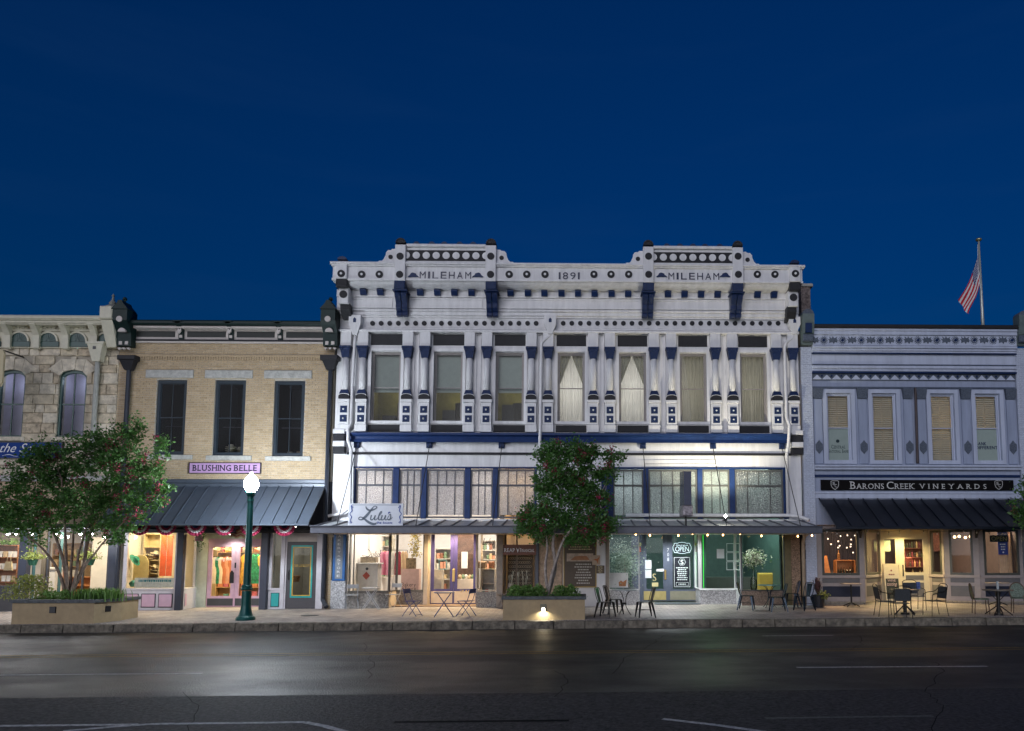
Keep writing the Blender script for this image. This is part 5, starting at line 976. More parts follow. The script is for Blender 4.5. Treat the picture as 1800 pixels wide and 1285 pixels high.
# flagpole on the roof
fpx, _ = W(1727, 560, 3.0); fp = thing('flagpole', 'silver flagpole with a hanging striped flag on the winery roof', 'flagpole', (fpx, 3, ZV(578)))
zt0 = W(1720, 424, 3.0)[1]; MB().lathe(fpx, 3, [(.075, ZV(578)), (.06, ZV(540, 3)), (.035, zt0)], 10).build('pole', mat('pale_metal', (.55, .56, .50), rough=.35, metal=.4), fp, smooth=True)
mb = MB(); mb.blob((fpx, 3, zt0 + .06), (.12, .12, .075), 12, 8); mb.build('ball', mat('gold_ball', (.5, .45, .25), rough=.3, metal=.7), fp, smooth=True)
def flag():
    n, m_ = 26, 26; zt_f = W(1719, 446, 3.0)[1]; zb_f = W(1722, 500, 3.0)[1]; grid = []
    for j in range(m_ + 1):
        t = j / m_; row = []
        for i in range(n + 1):
            s_ = i / n; hoist = zt_f + (zb_f - zt_f) * t
            # cloth hanging from its upper hoist corner, fly drooping almost straight down
            x = fpx - .06 - s_ * (.84 - .32 * t) * (.7 + .3 * s_) + .03 * math.sin(9 * t + 4 * s_) * s_
            z = hoist - s_ * (1.87 - .67 * t); y = 3 - .05 + .09 * math.sin(s_ * 7 + 2.2 * t) * s_
            row.append((x, y, z))
        grid.append(row)
    mats = [mat('flag_red', (.55, .015, .03), rough=.8, var=.08), mat('flag_white', (.75, .73, .72), rough=.8, var=.05), mat('flag_blue', (.02, .04, .16), rough=.8, var=.1)]
    mb = MB(); vs = [p for r in grid for p in r]; mb.v = vs
    for j in range(m_):
        for i in range(n):
            stripe = int(j / m_ * 9) % 2; k = 2 if (i < n * .4 and j < m_ * 5 / 9) else stripe
            if k == 2 and (i % 2 == 1) and (j % 2 == 1): k = 1
            mb.f.append((j * (n + 1) + i, (j + 1) * (n + 1) + i, (j + 1) * (n + 1) + i + 1, j * (n + 1) + i + 1)); mb.fm.append(k)
    mb.build('flag', mats, fp, smooth=True)
flag(); rp = MB(); rp.tube(spline([(fpx - .07, 2.95, W(1719, 430, 3)[1]), (fpx - .10, 2.95, W(1719, 470, 3)[1]), (fpx - .07, 2.95, W(1722, 500, 3)[1]), (fpx + .02, 2.95, W(1724, 515, 3)[1])]), .012, 5); rp.build('halyard', mat('rope_white', (.7, .7, .7), var=0), fp)
# ================================================================ limestone building
sx0_, sx1_ = fx(-260, 700), fx(206, 700) - .003
stn = thing('limestone_building', 'rough limestone two storey building with arched green windows and cream bracketed cornice', 'building', ((sx0_ + sx1_) / 2, 0, 0))
ZS = lambda v, u=100, Y=0.0: fz(v, Y, u)
STONES = [mat('limestone_block_%d' % i, c, rough=.9, var=.28, scale=4, bump=1.0, bscale=9, stain=s) for i, (c, s) in enumerate((((.68, .58, .42), .45), ((.72, .64, .50), .2), ((.62, .51, .36), .9), ((.70, .61, .47), .6)))]
SM = mat('lime_mortar', (.44, .39, .31), rough=.95, var=.2); DGREEN = mat('green_paint', (.016, .065, .052), rough=.4, var=.12); CORN = mat('cream_cornice', (.66, .62, .48), rough=.55, var=.08)
swin = []
for u in (-90, 18, 126): swin.append((fx(u - 24, 705), fx(u + 24, 705), ZS(768), ZS(650)))
holes = [(a, b, c, d) for a, b, c, d in swin]; vous = [(a - .2, b + .2, d - .02, d + .42) for a, b, c, d in swin]
wallS = MB(); zlo, zhi = ZS(836), ZS(612)
xs_ = [sx0_] + [v for h in holes for v in h[:2]] + [sx1_]
for i in range(0, len(xs_), 2): wallS.box(xs_[i], xs_[i + 1], .03, .35, holes[0][2], holes[0][3] - .2)
wallS.box(sx0_, sx1_, .03, .35, zlo, holes[0][2]); wallS.box(sx0_, sx1_, .03, .35, holes[0][3] + .001, zhi)
for a, b, c, d in holes: wallS.prism_y([(a, d - .2)] + arc((a + b) / 2, d - .2, (b - a) / 2, 180, 0, 10, .2)[1:-1] + [(b, d - .2), (b, d), (a, d)][0:] if False else [(a, d), (a, d - .2), (a + .01, d - .15), (a + .06, d - .1), (a + .15, d - .05), (a + .3, d - .015), ((a + b) / 2, d - .001)], .03, .35)
for a, b, c, d in holes: wallS.prism_y([((a + b) / 2, d - .001), (b - .3, d - .015), (b - .15, d - .05), (b - .06, d - .1), (b - .01, d - .15), (b, d - .2), (b, d)], .03, .35)
for i in range(0, len(xs_), 2): wallS.box(xs_[i], xs_[i + 1], .03, .35, holes[0][3] - .2, holes[0][3])
wallS = wallS.build('wall', SM, stn); rng = random.Random(11)
def clear(a, b, c, d):
    return [h for h in [(h[0] - .0, h[1] + .0, h[2] - .14, h[3]) for h in holes] + vous if h[0] < b - .01 and h[1] > a + .01 and h[2] < d - .01 and h[3] > c + .01]
rows = 13; zr = zlo
hs = [rng.uniform(.24, .40) for _ in range(rows)]; k = (zhi - zlo) / sum(hs)
for h in hs:
    h *= k; x = sx0_ + rng.uniform(-.3, 0)
    while x < sx1_:
        w = rng.uniform(.28, .95); a, b = max(x, sx0_), min(x + w, sx1_); spans = [(a, b)]
        for q in clear(a, b, zr, zr + h):
            ns_ = []
            for p_, r_ in spans:
                if q[0] > p_: ns_.append((p_, min(r_, q[0])))
                if q[1] < r_: ns_.append((max(p_, q[1]), r_))
                if q[0] >= r_ or q[1] <= p_: ns_.append((p_, r_))
            spans = list(dict.fromkeys([(p_, r_) for p_, r_ in ns_ if r_ - p_ > .07]))
        for p_, r_ in spans[:2]:
            y = rng.uniform(-.035, -.005); MB().cbox(p_ + .007, r_ - .007, y, .029, zr + .007, zr + h - .007, .018).build('stone', rng.choice(STONES), wallS)
        x += w
    zr += h
for a, b, c, d in swin:
    m_ = (a + b) / 2; hw_ = (b - a) / 2
    for j, (f0, f1) in enumerate(((-1.42, -.72), (-.70, -.16), (-.14, .14), (.16, .70), (.72, 1.42))):   # arch stones
        def inn(f): f = max(-1, min(1, f)); return (m_ + f * hw_, d - .2 + .2 * math.sqrt(max(0, 1 - f * f)))
        o0, o1 = inn(f0), inn(f1); up = .44 if j == 2 else .36
        MB().prism_y([o0, o1, (m_ + f1 * hw_ * 1.28, d + (up if abs(f1) < 1.2 else .02)), (m_ + f0 * hw_ * 1.28, d + (up if abs(f0) < 1.2 else .02))], -.05 if j == 2 else -.035, .029).build('arch_stone', STONES[1], wallS)
    MB().cbox(a - .14, b + .14, -.07, .2, c - .15, c - .002, .02).build('sill', STONES[1], stn)
    w = MB(); ot = [(a, c), (b, c), (b, d - .2)] + arc(m_, d - .2, hw_, 0, 180, 10, .2)[1:-1] + [(a, d - .2)]
    sc_ = .86; cz_ = c + .06; it = [(m_ + (x - m_) * sc_, cz_ + (z - c) * .93) for x, z in ot]
    for i in range(len(ot)): j = (i + 1) % len(ot); w.prism_y([ot[i], ot[j], it[j], it[i]], .06, .16)
    w = w.build('window', DGREEN, stn); zt = d - .05
    MB().box(m_ - .018, m_ + .018, .10, .13, c + .06, zt - .03).build('muntin', DGREEN, w); zmid = c + (zt - c) * .5; B(it[0][0], it[1][0], .095, .135, zmid - .025, zmid + .025).build('meeting_rail', DGREEN, w)
    MB().add([(x, .115, z) for x, z in it], [tuple(range(len(it)))]).build('pane', GLASSD, w)
    bk = MB(); bk.box(a - .1, b + .1, .9, .95, c - .1, d + .1); bk.box(a - .15, a - .1, .36, .95, c - .1, d + .1); bk.box(b + .1, b + .15, .36, .95, c - .1, d + .1); bk.build('lit_blind', mat('lilac_blind', (.48, .44, .58), rough=.9, var=.15, scale=1.5), stn)
# cornice
sc1 = fx(186, 580, -.3); 
def sb_(v0, v1, y, m, name='moulding', c=.0): return (MB().cbox(sx0_, sc1, y, .03, ZS(v1, Y=y), ZS(v0, Y=y), c) if c else B(sx0_, sc1, y, .03, ZS(v1, Y=y), ZS(v0, Y=y))).build(name, m, stn)
sb_(553, 562, -.62, CORN, 'crown_moulding', .06); sb_(562.3, 568, -.52, CORN, 'bed_moulding', .03); sb_(568.3, 570.5, -.46, CORN); sb_(570.8, 582, -.16, CORN, 'frieze'); fz_ = sb_(582.3, 611.5, -.10, CORN, 'lower_frieze'); B(sx0_, sx1_, .04, 9, ZS(560) - .05, ZS(560)).build('roof', MATS['roof_membrane'], stn)
n = int((sc1 - sx0_) / .15)
for i in range(n): x = sx0_ + .03 + .15 * i; B(x, x + .09, -.21, -.161, ZS(580.5), ZS(576)).build('dentil', CORN, stn)
for u in [-238 + 51 * i for i in range(9)]:
    if u > 180: continue
    x = fx(u - 8, 588, -.3) + .02; MB().prism_x([(-.101, ZS(616)), (-.101, ZS(571)), (-.50, ZS(571)), (-.50, ZS(577)), (-.36, ZS(584)), (-.24, ZS(593)), (-.22, ZS(614)), (-.18, ZS(616))], x - .10, x + .10).build('bracket', CORN, stn)
    xf = fx(u + 17.5, 595, -.1); fan = MB().prism_y(arc(xf, ZS(602), .29, 0, 180, 14), -.13, -.101).build('fan_panel', DGREEN, stn); MB().ring(xf, ZS(602), .295, .35, -.16, -.102, 12, 0, 180).build('fan_arch', CORN, fan)
    for a in range(10, 180, 20): MB().bar((xf + .06 * math.cos(rad(a)), -.135, ZS(602) + .06 * math.sin(rad(a))), (xf + .26 * math.cos(rad(a)), -.135, ZS(602) + .26 * math.sin(rad(a))), .022, .012, (0, 1, 0)).build('fan_rib', DGREEN, fan)
    B(xf - .37, xf + .37, -.14, -.101, ZS(611), ZS(602.5)).build('green_panel', DGREEN, stn)
px_ = fx(193, 570, -.4); ep = MB().cbox(px_ - .22, px_ + .2, -.66, .03, ZS(570, 190), ZS(548, 190), .03).build('end_pier', CORN, stn); MB().hull([(px_ - .12, -.3, ZS(614, 190)), (px_ + .2, -.3, ZS(614, 190)), (px_ + .2, .03, ZS(614, 190)), (px_ - .12, .03, ZS(614, 190)), (px_ - .2, -.6, ZS(571, 190)), (px_ + .2, -.6, ZS(571, 190)), (px_ + .2, .03, ZS(571, 190)), (px_ - .2, .03, ZS(571, 190))]).build('end_bracket', CORN, ep)
mb = MB(); mb.lathe(px_, -.3, [(.24, 0), (.24, .06), (.15, .12), (.10, .14), (.12, .2), (.05, .3), (.03, .42), (.05, .46), (.01, .52)], 10, cz=ZS(548, 190)); mb.build('urn_finial', mat('weathered_finial', (.28, .28, .24)), ep)
hx = fx(173, 616, -.15); hd = MB().hull([(hx - .12, -.26, ZS(638, 173)), (hx + .12, -.26, ZS(638, 173)), (hx + .12, -.04, ZS(638, 173)), (hx - .12, -.04, ZS(638, 173)), (hx - .26, -.36, ZS(609, 173)), (hx + .26, -.36, ZS(609, 173)), (hx + .26, -.04, ZS(609, 173)), (hx - .26, -.04, ZS(609, 173))]).build('conductor_head', CORN, stn); B(hx - .30, hx + .30, -.38, -.04, ZS(609, 173) + .001, ZS(605, 173)).build('conductor_rim', CORN, hd); B(hx - .07, hx + .03, -.35, -.3, ZS(618, 173), ZS(613, 173)).build('overflow', BLACK, hd)
dp = MB(); dp.tube([(hx, -.15, ZS(636, 173)), (hx - .02, -.12, ZS(660, 173)), (hx - .02, -.12, ZS(836, 173))], .08, 10); dp.build('downpipe', mat('grey_pipe', (.42, .42, .38), var=.1), stn, smooth=True)
# ground floor of the limestone shop
B(sx0_, sx1_, -.04, .35, ZS(846), ZS(836) - .002).build('string_course', mat('grey_stucco', (.42, .41, .38), var=.12), stn); B(sx0_, sx1_, .05, .35, 2.70, ZS(846) - .002).build('timber_panel_wall', mat('peach_panel', (.50, .36, .24), rough=.7, var=.12), stn)
for u in (-60, -20, 20, 62, 104, 146, 186): B(X0(u, 890) - .05, X0(u, 890) + .05, .02, .049, 2.95, ZS(846) - .004).build('panel_batten', MATS['peach_panel'], stn)
scan = MB(); scan.box(sx0_, fx(207, 930, -1.3), -1.5, .02, 2.62, 2.75); scan.build('canopy_slab', mat('dark_canopy', (.05, .055, .065), rough=.5), stn)
for u0, u1, m in ((-30, -18, DK), (33, 46, POST), (72, 80, mat('bronze_post', (.16, .12, .07))), (190, 204, POST)): MB().cbox(X0(u0), X0(u1), -.02, .2, -.15, 2.6, .01).build('post', m, stn)
g1 = Seg((X0(-18), .05), (X0(33), .05)); light_frame(g1, 0, g1.L, ZS(1032), 2.6, .05, DK, stn); g1.put(MB().cbox(0, g1.L, -.05, .1, -.15, ZS(1032) - .001, .02), 'bulkhead', mat('black_bulkhead', (.03, .028, .032), rough=.35), stn)
g2 = Seg((X0(46), .3), (X0(72), 1.0)); light_frame(g2, 0, g2.L, .1, 2.6, .07, mat('teal_door_paint', (.06, .16, .17)), stn); g3 = Seg((X0(80), .05), (X0(190), .05)); light_frame(g3, 0, g3.L, ZS(1050), 2.6, .06, DK, stn, mull=(1.2,)); g3.put(MB().cbox(0, g3.L, -.03, .1, -.15, ZS(1050) - .001, .02), 'bulkhead', STONES[1], stn)
room(stn, sx0_ + .2, X0(204), .4, 5, -.02, 2.9, mat('shop_white', (.70, .68, .64), rough=.8, var=.04), WOODF, PLASTER, 'gift_shop')
sgn = thing('blue_shop_sign', 'royal blue sign board with white script lettering on the limestone wall', 'sign', (fx(20, 792, -.12), -.12, ZS(805))); bl = MB().cbox(fx(-150, 792, -.12), fx(108, 792, -.12), -.12, -.03, ZS(806), ZS(778.5), .01).build('board', mat('sign_blue', (.010, .045, .22), rough=.6, var=.06, spec=.15), sgn); f = MB(); frame(f, fx(-150, 792, -.12) - .02, fx(108, 792, -.12) + .02, ZS(806) - .02, ZS(778.5) + .02, -.13, -.02, .03); f.build('sign_frame', BLACK, sgn)
def script(mb, s, x0, x1, z0, z1, y, shear=.35, bold=.0):
    cu = bpy.data.curves.new('t', 'FONT'); cu.body = s; cu.shear = shear; cu.offset = bold; cu.resolution_u = 3; o = bpy.data.objects.new('t', cu); me = bpy.data.meshes.new_from_object(o)
    vs = [tuple(v.co) for v in me.vertices]; fs = [tuple(p.vertices) for p in me.polygons]; bpy.data.objects.remove(o); bpy.data.curves.remove(cu); bpy.data.meshes.remove(me)
    xs_ = [v[0] for v in vs]; a, b = min(xs_), max(xs_); zz = [v[1] for v in vs]; c, d = min(zz), max(zz)
    mb.add([(x0 + (v[0] - a) / (b - a) * (x1 - x0), y - .004, z0 + (v[1] - c) / (d - c) * (z1 - z0)) for v in vs], fs)
t = MB(); script(t, 'the Square', fx(0, 790, -.12), fx(96, 790, -.12), ZS(801), ZS(780.5), -.121, .45); stroke(t, [(fx(4, 800, -.12), ZS(802), .01), (fx(16, 800, -.12), ZS(800), .02), (fx(28, 800, -.12), ZS(803), .01), (fx(44, 800, -.12), ZS(801), .015)], -.121); t.build('lettering', mat('white_letter', (.75, .75, .75), var=0), sgn)
bs = MB(); x_ = fx(7, 650, -1.2); bs.prism_y([(x_ - .6, ZS(680, Y=-1.2)), (x_ - .06, ZS(680, Y=-1.2)), (x_, ZS(672, Y=-1.2)), (x_, ZS(622, Y=-1.2)), (x_ - .06, ZS(615, Y=-1.2)), (x_ - .6, ZS(613, Y=-1.2))], -1.25, -1.17); bs = thing('blade_sign', 'cream rounded blade sign on an arm beside the arched window', 'sign', (x_ - .3, -1.2, ZS(680, Y=-1.2))) if False else tag(bs.build('blade_sign', mat('cream_sign', (.62, .52, .32), var=.05)), 'cream rounded blade sign hung out in front of the limestone upper wall', 'sign')
ar = MB(); ar.bar((x_ - .3, .03, ZS(612, Y=-1.2)), (x_ - .3, -1.25, ZS(612, Y=-1.2)), .04); ar.build('sign_arm', BLACK, stn)
# ================================================================ neighbour past the winery, only its edge could be seen
nx0_, nx1_ = wx1 + .003, wx1 + 7.5; nb_ = thing('plain_brick_neighbour', 'plain tan brick building adjoining the far side of the winery', 'building', ((nx0_ + nx1_) / 2, 0, 0)); hs_ = [(nx0_ + 1.2 + 2.1 * i, nx0_ + 2.2 + 2.1 * i, 5.1, 7.6) for i in range(3)] + [(nx0_ + .6, nx1_ - .6, .7, 2.7)]
brick_wall(nb_, nx0_, nx1_, -.1, 9.2, .0, TAN, MORT, hs_, limit=0, seed=12)
for i, (a, b, c, d) in enumerate(hs_):
    if i < 3: sash_window(a + .01, b - .01, c + .01, d - .01, .06, nb_, SASHB, MATS['black_glass'], bars=1, ft=.07)
    else: light_frame(Seg((a, .05), (b, .05)), 0, b - a, c, d, .07, DK, nb_, mull=((b - a) / 3, (b - a) * 2 / 3))
    B(a - .3, b + .3, 1.2, 1.25, c - .3, d + .3).build('room_back', DARKROOM, nb_)
MB().cbox(nx0_, nx1_, -.3, .25, 9.201, 9.6, .05).build('cornice', CPINK, nb_)
# ================================================================ lamps of the street and the shops
COOL = (.88, .94, 1.0); WARM = (1.0, .74, .42); NEUT = (1.0, .90, .76)
lx, ly = Gp(434.5, 1091); ly += .18; lx = fx(431.5, 1088, ly); lz = gz(lx, ly)
lampo = thing('street_lamp', 'green fluted street lamp with a glowing acorn globe at the kerb', 'street lamp', (lx, ly, lz))
LG = mat('lamp_green', (.004, .085, .075), rough=.35, metal=.2, var=.12)
mb = MB(); mb.lathe(lx, ly, [(.27, 0), (.27, .05), (.25, .09), (.20, .13), (.175, .2), (.15, .30), (.135, .42), (.13, .84)], 20, cz=lz); mb.build('base', LG, lampo, smooth=False)
mb = MB(); mb.lathe(lx, ly, [(.15, .86), (.16, .90), (.145, .94), (.155, .98), (.12, 1.02)], 20, cz=lz); mb.build('collar', LG, lampo)
mb = MB(); mb.lathe(lx, ly, [(.105, 1.02), (.095, 2.2), (.082, 3.45)], 12, cz=lz); mb.build('post', LG, lampo)
mb = MB(); mb.lathe(lx, ly, [(.082, 3.45), (.10, 3.47), (.09, 3.52), (.085, 3.58), (.13, 3.66), (.14, 3.72), (.10, 3.75)], 16, cz=lz); mb.build('capital', LG, lampo)
mb = MB(); mb.lathe(lx, ly, [(.10, 3.75), (.15, 3.79), (.195, 3.88), (.205, 3.96), (.185, 4.06), (.14, 4.14), (.085, 4.20), (.05, 4.23), (.045, 4.27), (.02, 4.30), (.002, 4.32)], 20, cz=lz); mb.build('globe', mat('lit_globe', (.9, .9, .9), var=0, emit=(.82, .91, 1.0), estr=180), lampo, smooth=True)
# flood lamp on the canopy, aimed up at the facade
fxp, fzp = W(1275, 907, -1.9); fl = thing('canopy_floodlight', 'small bright floodlight standing on the canopy near the salon windows', 'floodlight', (fxp, -1.9, fzp - .12))
B(fxp - .05, fxp + .05, -1.95, -1.85, fzp - .16, fzp - .08).build('foot', BLACK, fl); mb = MB(); mb.blob((fxp, -1.9, fzp), .04, 10, 6); mb.build('bulb', mat('lit_flood', (.9, .9, .8), var=0, emit=(1, .93, .72), estr=120), fl, smooth=True)
lamp_point('flood_beam', (fxp, -1.83, fzp + .03), 320, (1, .93, .72), r=.06, parent=fl, kind='SPOT', spot=118, rot=(rad(165), 0, rad(8)))
# shop ceilings
ceiling_lamps(main, [(X0(645), .9), (X0(720), 2.2), (X0(810), 2.6), (X0(856), .9)], 4.8, 74, NEUT); ceiling_lamps(main, [(X0(915), .9)], 4.8, 60, WARM)
ceiling_lamps(main, [(X0(1098), .95)], 4.8, 70, (.8, .92, 1.0)); ceiling_lamps(main, [(X0(1335), .75), (X0(1262), 1.0)], 4.8, 52, (.76, 1.0, .88))
ceiling_lamps(belle, [(X0(266), .6), (X0(270), 2.6), (X0(395), 1.5), (X0(440), 1.5)], BT + .34, 30, (1.0, .78, .42)); ceiling_lamps(belle, [(X0(530), 1.6)], BT + .19, 7, NEUT)
ceiling_lamps(win, [(X0(1475), .6)], VT + .58, 44, (1, .62, .30)); ceiling_lamps(win, [(X0(1600), 2.6), (X0(1690), 3.2), (X0(1770), .8)], VT + .58, 34, (1, .72, .48))
ceiling_lamps(stn, [(X0(10), .8), (X0(110), .9), (X0(160), 3.0), (X0(-120), 2)], 2.88, 26, (1, .86, .66))
# upper rooms that are dimly lit
for i, (a, b) in enumerate(wx):
    p = 5 if i < 3 else (24 if i < 5 else 22); lamp_point('room_glow', ((a + b) / 2, 1.7, (wz0 + wz1) / 2 + .1), p, (1, .95, .62) if i < 3 else (1, .95, .90), r=.3, parent=main)
for a, b, c, d in swin: lamp_point('room_glow', ((a + b) / 2, .55, d - .3), 2.2, (.70, .80, 1), r=.1, parent=stn)
for i, h in enumerate(vh): lamp_point('room_glow', ((h[0] + h[1]) / 2 + (.15 if i == 2 else 0), 1.25, (h[2] + h[3]) / 2 + .3), (13, 11, 34, 15)[i], (1, .84, .60), r=.08, parent=win)
# entry lights: recessed cans in the soffits
def can_light(parent, x, y, z, p, color):
    k = MB().lathe(x, y, [(.09, z - .03), (.09, z)], 14).build('recessed_light', mat('can_white', (.7, .7, .7), var=0), parent); MB().lathe(x, y, [(.07, z - .034), (.07, z - .031)], 12).build('lens', mat('lens_%d' % int(color[2] * 100), (.8, .8, .8), var=0, emit=color, estr=12), k)
    lamp_point('entry_glow', (x, y, z - .06), p, color, r=.06, parent=parent, kind='SPOT', spot=140)
can_light(main, (xd2 + xd3) / 2, .75, ZT, 220, WARM); can_light(main, xc, .42, ZT, 190, (.9, .96, 1)); can_light(belle, dm, .5, BT - .12, 34, (.92, 1, .84)); can_light(win, xm_, .7, VT, 130, (1, .80, .36)); can_light(belle, X0(530), -.8, BT + .1, 4, NEUT)
# spots under the limestone shop's canopy
for i, u in enumerate((14, 27, 57, 97, 142, 161)):
    x = fx(u, 938, -1.2); s = tag(MB().lathe(x, -1.2, [(.05, 2.46), (.07, 2.50), (.06, 2.58), (.03, 2.62)], 10).build('spot_lamp', BLACK), 'small round spot lamp under the limestone shop canopy', 'spot lamp', 'spot lamps under the canopy'); mb = MB(); mb.blob((x, -1.2, 2.46), .045, 8, 6); mb.build('bulb', mat('lit_spot', (.9, .9, .9), var=0, emit=(.8, .88, 1), estr=40), s, smooth=True)
    lamp_point('spot_glow', (x, -1.2, 2.38), 14, (.95, .95, 1.0), r=.05, parent=s)
# ================================================================ planters, trees and plants
LEAF = leafmat('myrtle_leaf', (.05, .145, .026), (.11, .24, .055)); LEAFD = leafmat('grass_leaf', (.10, .21, .04), (.18, .31, .08)); LEAFY = leafmat('lime_leaf', (.20, .26, .05), (.32, .34, .09)); BLOOM = mat('crimson_bloom', (.38, .02, .08), rough=.6, var=.3, scale=20); BARK = mat('myrtle_bark', (.26, .19, .14), rough=.8, var=.4, scale=8, bump=.6, bscale=20); SOIL = mat('soil', (.04, .03, .02), rough=.95)
STUC = mat('tan_stucco', (.44, .33, .19), rough=.8, var=.12, scale=3, bump=.25, bscale=60, stain=.15); CAP = mat('slate_cap', (.085, .095, .10), rough=.55, var=.4, scale=10, bump=.6, bscale=24)
def planter(label, pts, h, light_u=None, group='planters at the kerb'):
    cx_ = sum(p[0] for p in pts) / len(pts); cy_ = sum(p[1] for p in pts) / len(pts); z = gz(cx_, cy_) - .04
    t = thing('planter', label, 'planter', (cx_, cy_, z), group); n = len(pts)
    inn = [(cx_ + (x - cx_) * .86, cy_ + (y - cy_) * .80) for x, y in pts]; out = [(cx_ + (x - cx_) * 1.035, cy_ + (y - cy_) * 1.06) for x, y in pts]; b = MB(); c = MB()
    for i in range(n):
        j = (i + 1) % n; b.hull([(*pts[i], z), (*pts[j], z), (*inn[j], z), (*inn[i], z), (*pts[i], z + h), (*pts[j], z + h), (*inn[j], z + h), (*inn[i], z + h)])
        MB().hull([(*out[i], z + h + .001), (*out[j], z + h + .001), (*inn[j], z + h + .001), (*inn[i], z + h + .001), (*out[i], z + h + .09), (*out[j], z + h + .09), (*inn[j], z + h + .09), (*inn[i], z + h + .09)]).build('cap_stone', CAP, t)
    b.build('wall', STUC, t); MB().prism_z(inn, z + .05, z + h + .02).build('soil', SOIL, t); return t, z + h + .02
def pp(u, Y): return (fx(u, 1090, Y), Y)
ky = KERB_Y + .33
pl1 = [pp(20, ky), pp(164, ky), (fx(213, 1080, ky + .75), ky + .75), (fx(213, 1080, ky + .75), ky + 1.6), (fx(20, 1090, ky), ky + 1.6)]
P1, zp1 = planter('long tan stucco planter with one angled end below the large crape myrtle', pl1, .60)
x_, z_ = W(93, 1072, ky); f = MB().cbox(x_ - .09, x_ + .09, ky - .03, ky - .001, z_ - .09, z_ + .09, .01).build('step_light', BLACK, P1); f2 = MB(); f2.cbox(-.08, .08, -.03, -.001, -.08, .08, .01); f2.xform(Matrix.Translation(((pl1[1][0] + pl1[2][0]) / 2, (pl1[1][1] + pl1[2][1]) / 2, z_)) @ Matrix.Rotation(math.atan2(.75, pl1[2][0] - pl1[1][0]), 4, 'Z')); f2.build('step_light', BLACK, P1)
a_, b_ = fx(884, 1080, ky), fx(1028, 1080, ky)
P2, zp2 = planter('square tan stucco planter with a lit step light below the small crape myrtle', [(a_, ky), (b_, ky), (b_, ky + 1.3), (a_, ky + 1.3)], .60)
x_, z_ = W(955, 1068, ky); k = MB(); k.box(x_ - .085, x_ + .085, ky - .035, ky - .001, z_ - .005, z_ + .10); k.prism_y([(x_ - .085, z_ - .10), (x_ - .05, z_ - .10), (x_ - .05, z_ - .006), (x_ - .085, z_ - .006)], ky - .035, ky - .001); k.prism_y([(x_ + .05, z_ - .10), (x_ + .085, z_ - .10), (x_ + .085, z_ - .006), (x_ + .05, z_ - .006)], ky - .035, ky - .001); k = k.build('step_light', mat('bronze_fixture', (.16, .15, .10), rough=.4, metal=.4), P2)
MB().prism_y([(x_ - .045, z_ - .085), (x_ + .045, z_ - .085), (x_ + .04, z_ - .02), (x_ + .02, z_ + .0), (x_ - .02, z_ + .0), (x_ - .04, z_ - .02)], ky - .02, ky - .005).build('lens', mat('lit_step', (.9, .9, .8), var=0, emit=(1, .97, .82), estr=9), k)
lamp_point('step_glow', (x_, ky - .10, z_ - .08), 8, (1, .95, .72), r=.03, parent=P2, kind='SPOT', spot=150, rot=(rad(12), 0, 0))
def tree(label, base, stems, lobes, Y, nleaf, seed, nbloom, group='crape myrtles'):
    rng = random.Random(seed); bx_, by_, bz_ = base; t = thing('crape_myrtle', label, 'tree', base, group); tips = []; tr = MB()
    for (pts, r) in stems:
        q = [(bx_ + rng.uniform(-.06, .06), by_ + rng.uniform(-.06, .06), bz_ - .05)]
        for u, v, yy in pts: q.append((*[W(u, v, Y + yy)[0]], Y + yy, W(u, v, Y + yy)[1]))
        sp = spline([(a, b, c) for a, b, c in q], 5); tr.tube(sp, [r * (1 - .62 * i / len(sp)) for i in range(len(sp))], 7); tips.append((sp[-1], r * .38)); tips.append((sp[int(len(sp) * .7)], r * .4))
    cen = []
    for u, v, ru, rv, yy in lobes:
        x, z = W(u, v, Y + yy); cen.append((Vector((x, Y + yy, z)), ru / 60., rv / 60.))
    for c, rx, rz in cen:   # limbs out to each clump
        tp = min(tips, key=lambda a: (Vector(a[0]) - c).length); mid = (Vector(tp[0]) + c) / 2 + Vector((rng.uniform(-.1, .1), rng.uniform(-.1, .1), -.05)); tr.tube([tp[0], mid, c], [tp[1], tp[1] * .6, .008], 5)
        for k in range(4): e = c + Vector((rng.uniform(-rx, rx) * .8, rng.uniform(-rx, rx) * .6, rng.uniform(-.5, .9) * rz)); tr.tube([c, e], [.012, .004], 4)
    tr.build('trunk', BARK if seed != 22 else mat('pale_bark', (.36, .30, .26), rough=.8, var=.35, scale=9, bump=.5), t, smooth=True); cr = MB(); bl = MB(); tot = sum(a * b for _, a, b in cen)
    for c, rx, rz in cen:
        n = int(nleaf * rx * rz / tot); ncl = max(6, n // 20)
        for k in range(ncl):
            while True:
                d = Vector((rng.uniform(-1, 1), rng.uniform(-1, 1), rng.uniform(-1, 1)))
                if .25 < d.length < 1: break
            d *= rng.uniform(.75, 1.16) if rng.random() < .8 else 1.3
            p = c + Vector((d.x * rx, d.y * max(rx, rz) * .8, d.z * rz)); s = rng.uniform(.05, .10)
            for i in range(20):
                l = rng.uniform(.06, .125); cr.leaf((p.x + rng.gauss(0, s), p.y + rng.gauss(0, s), p.z + rng.gauss(0, s * .8)), l, l * .55, rng)
            if rng.random() < nbloom / (nleaf / 16):
                for i in range(40): l = rng.uniform(.035, .06); bl.leaf((p.x + rng.gauss(0, .055), p.y - .06 + rng.gauss(0, .05), p.z + .06 + rng.gauss(0, .08)), l, l * .9, rng)
    stuff(cr.build('crown', LEAF, t)); stuff(bl.build('blossom', BLOOM, t)); return t
ty = ky + .8; bx_ = fx(122, 1045, ty)
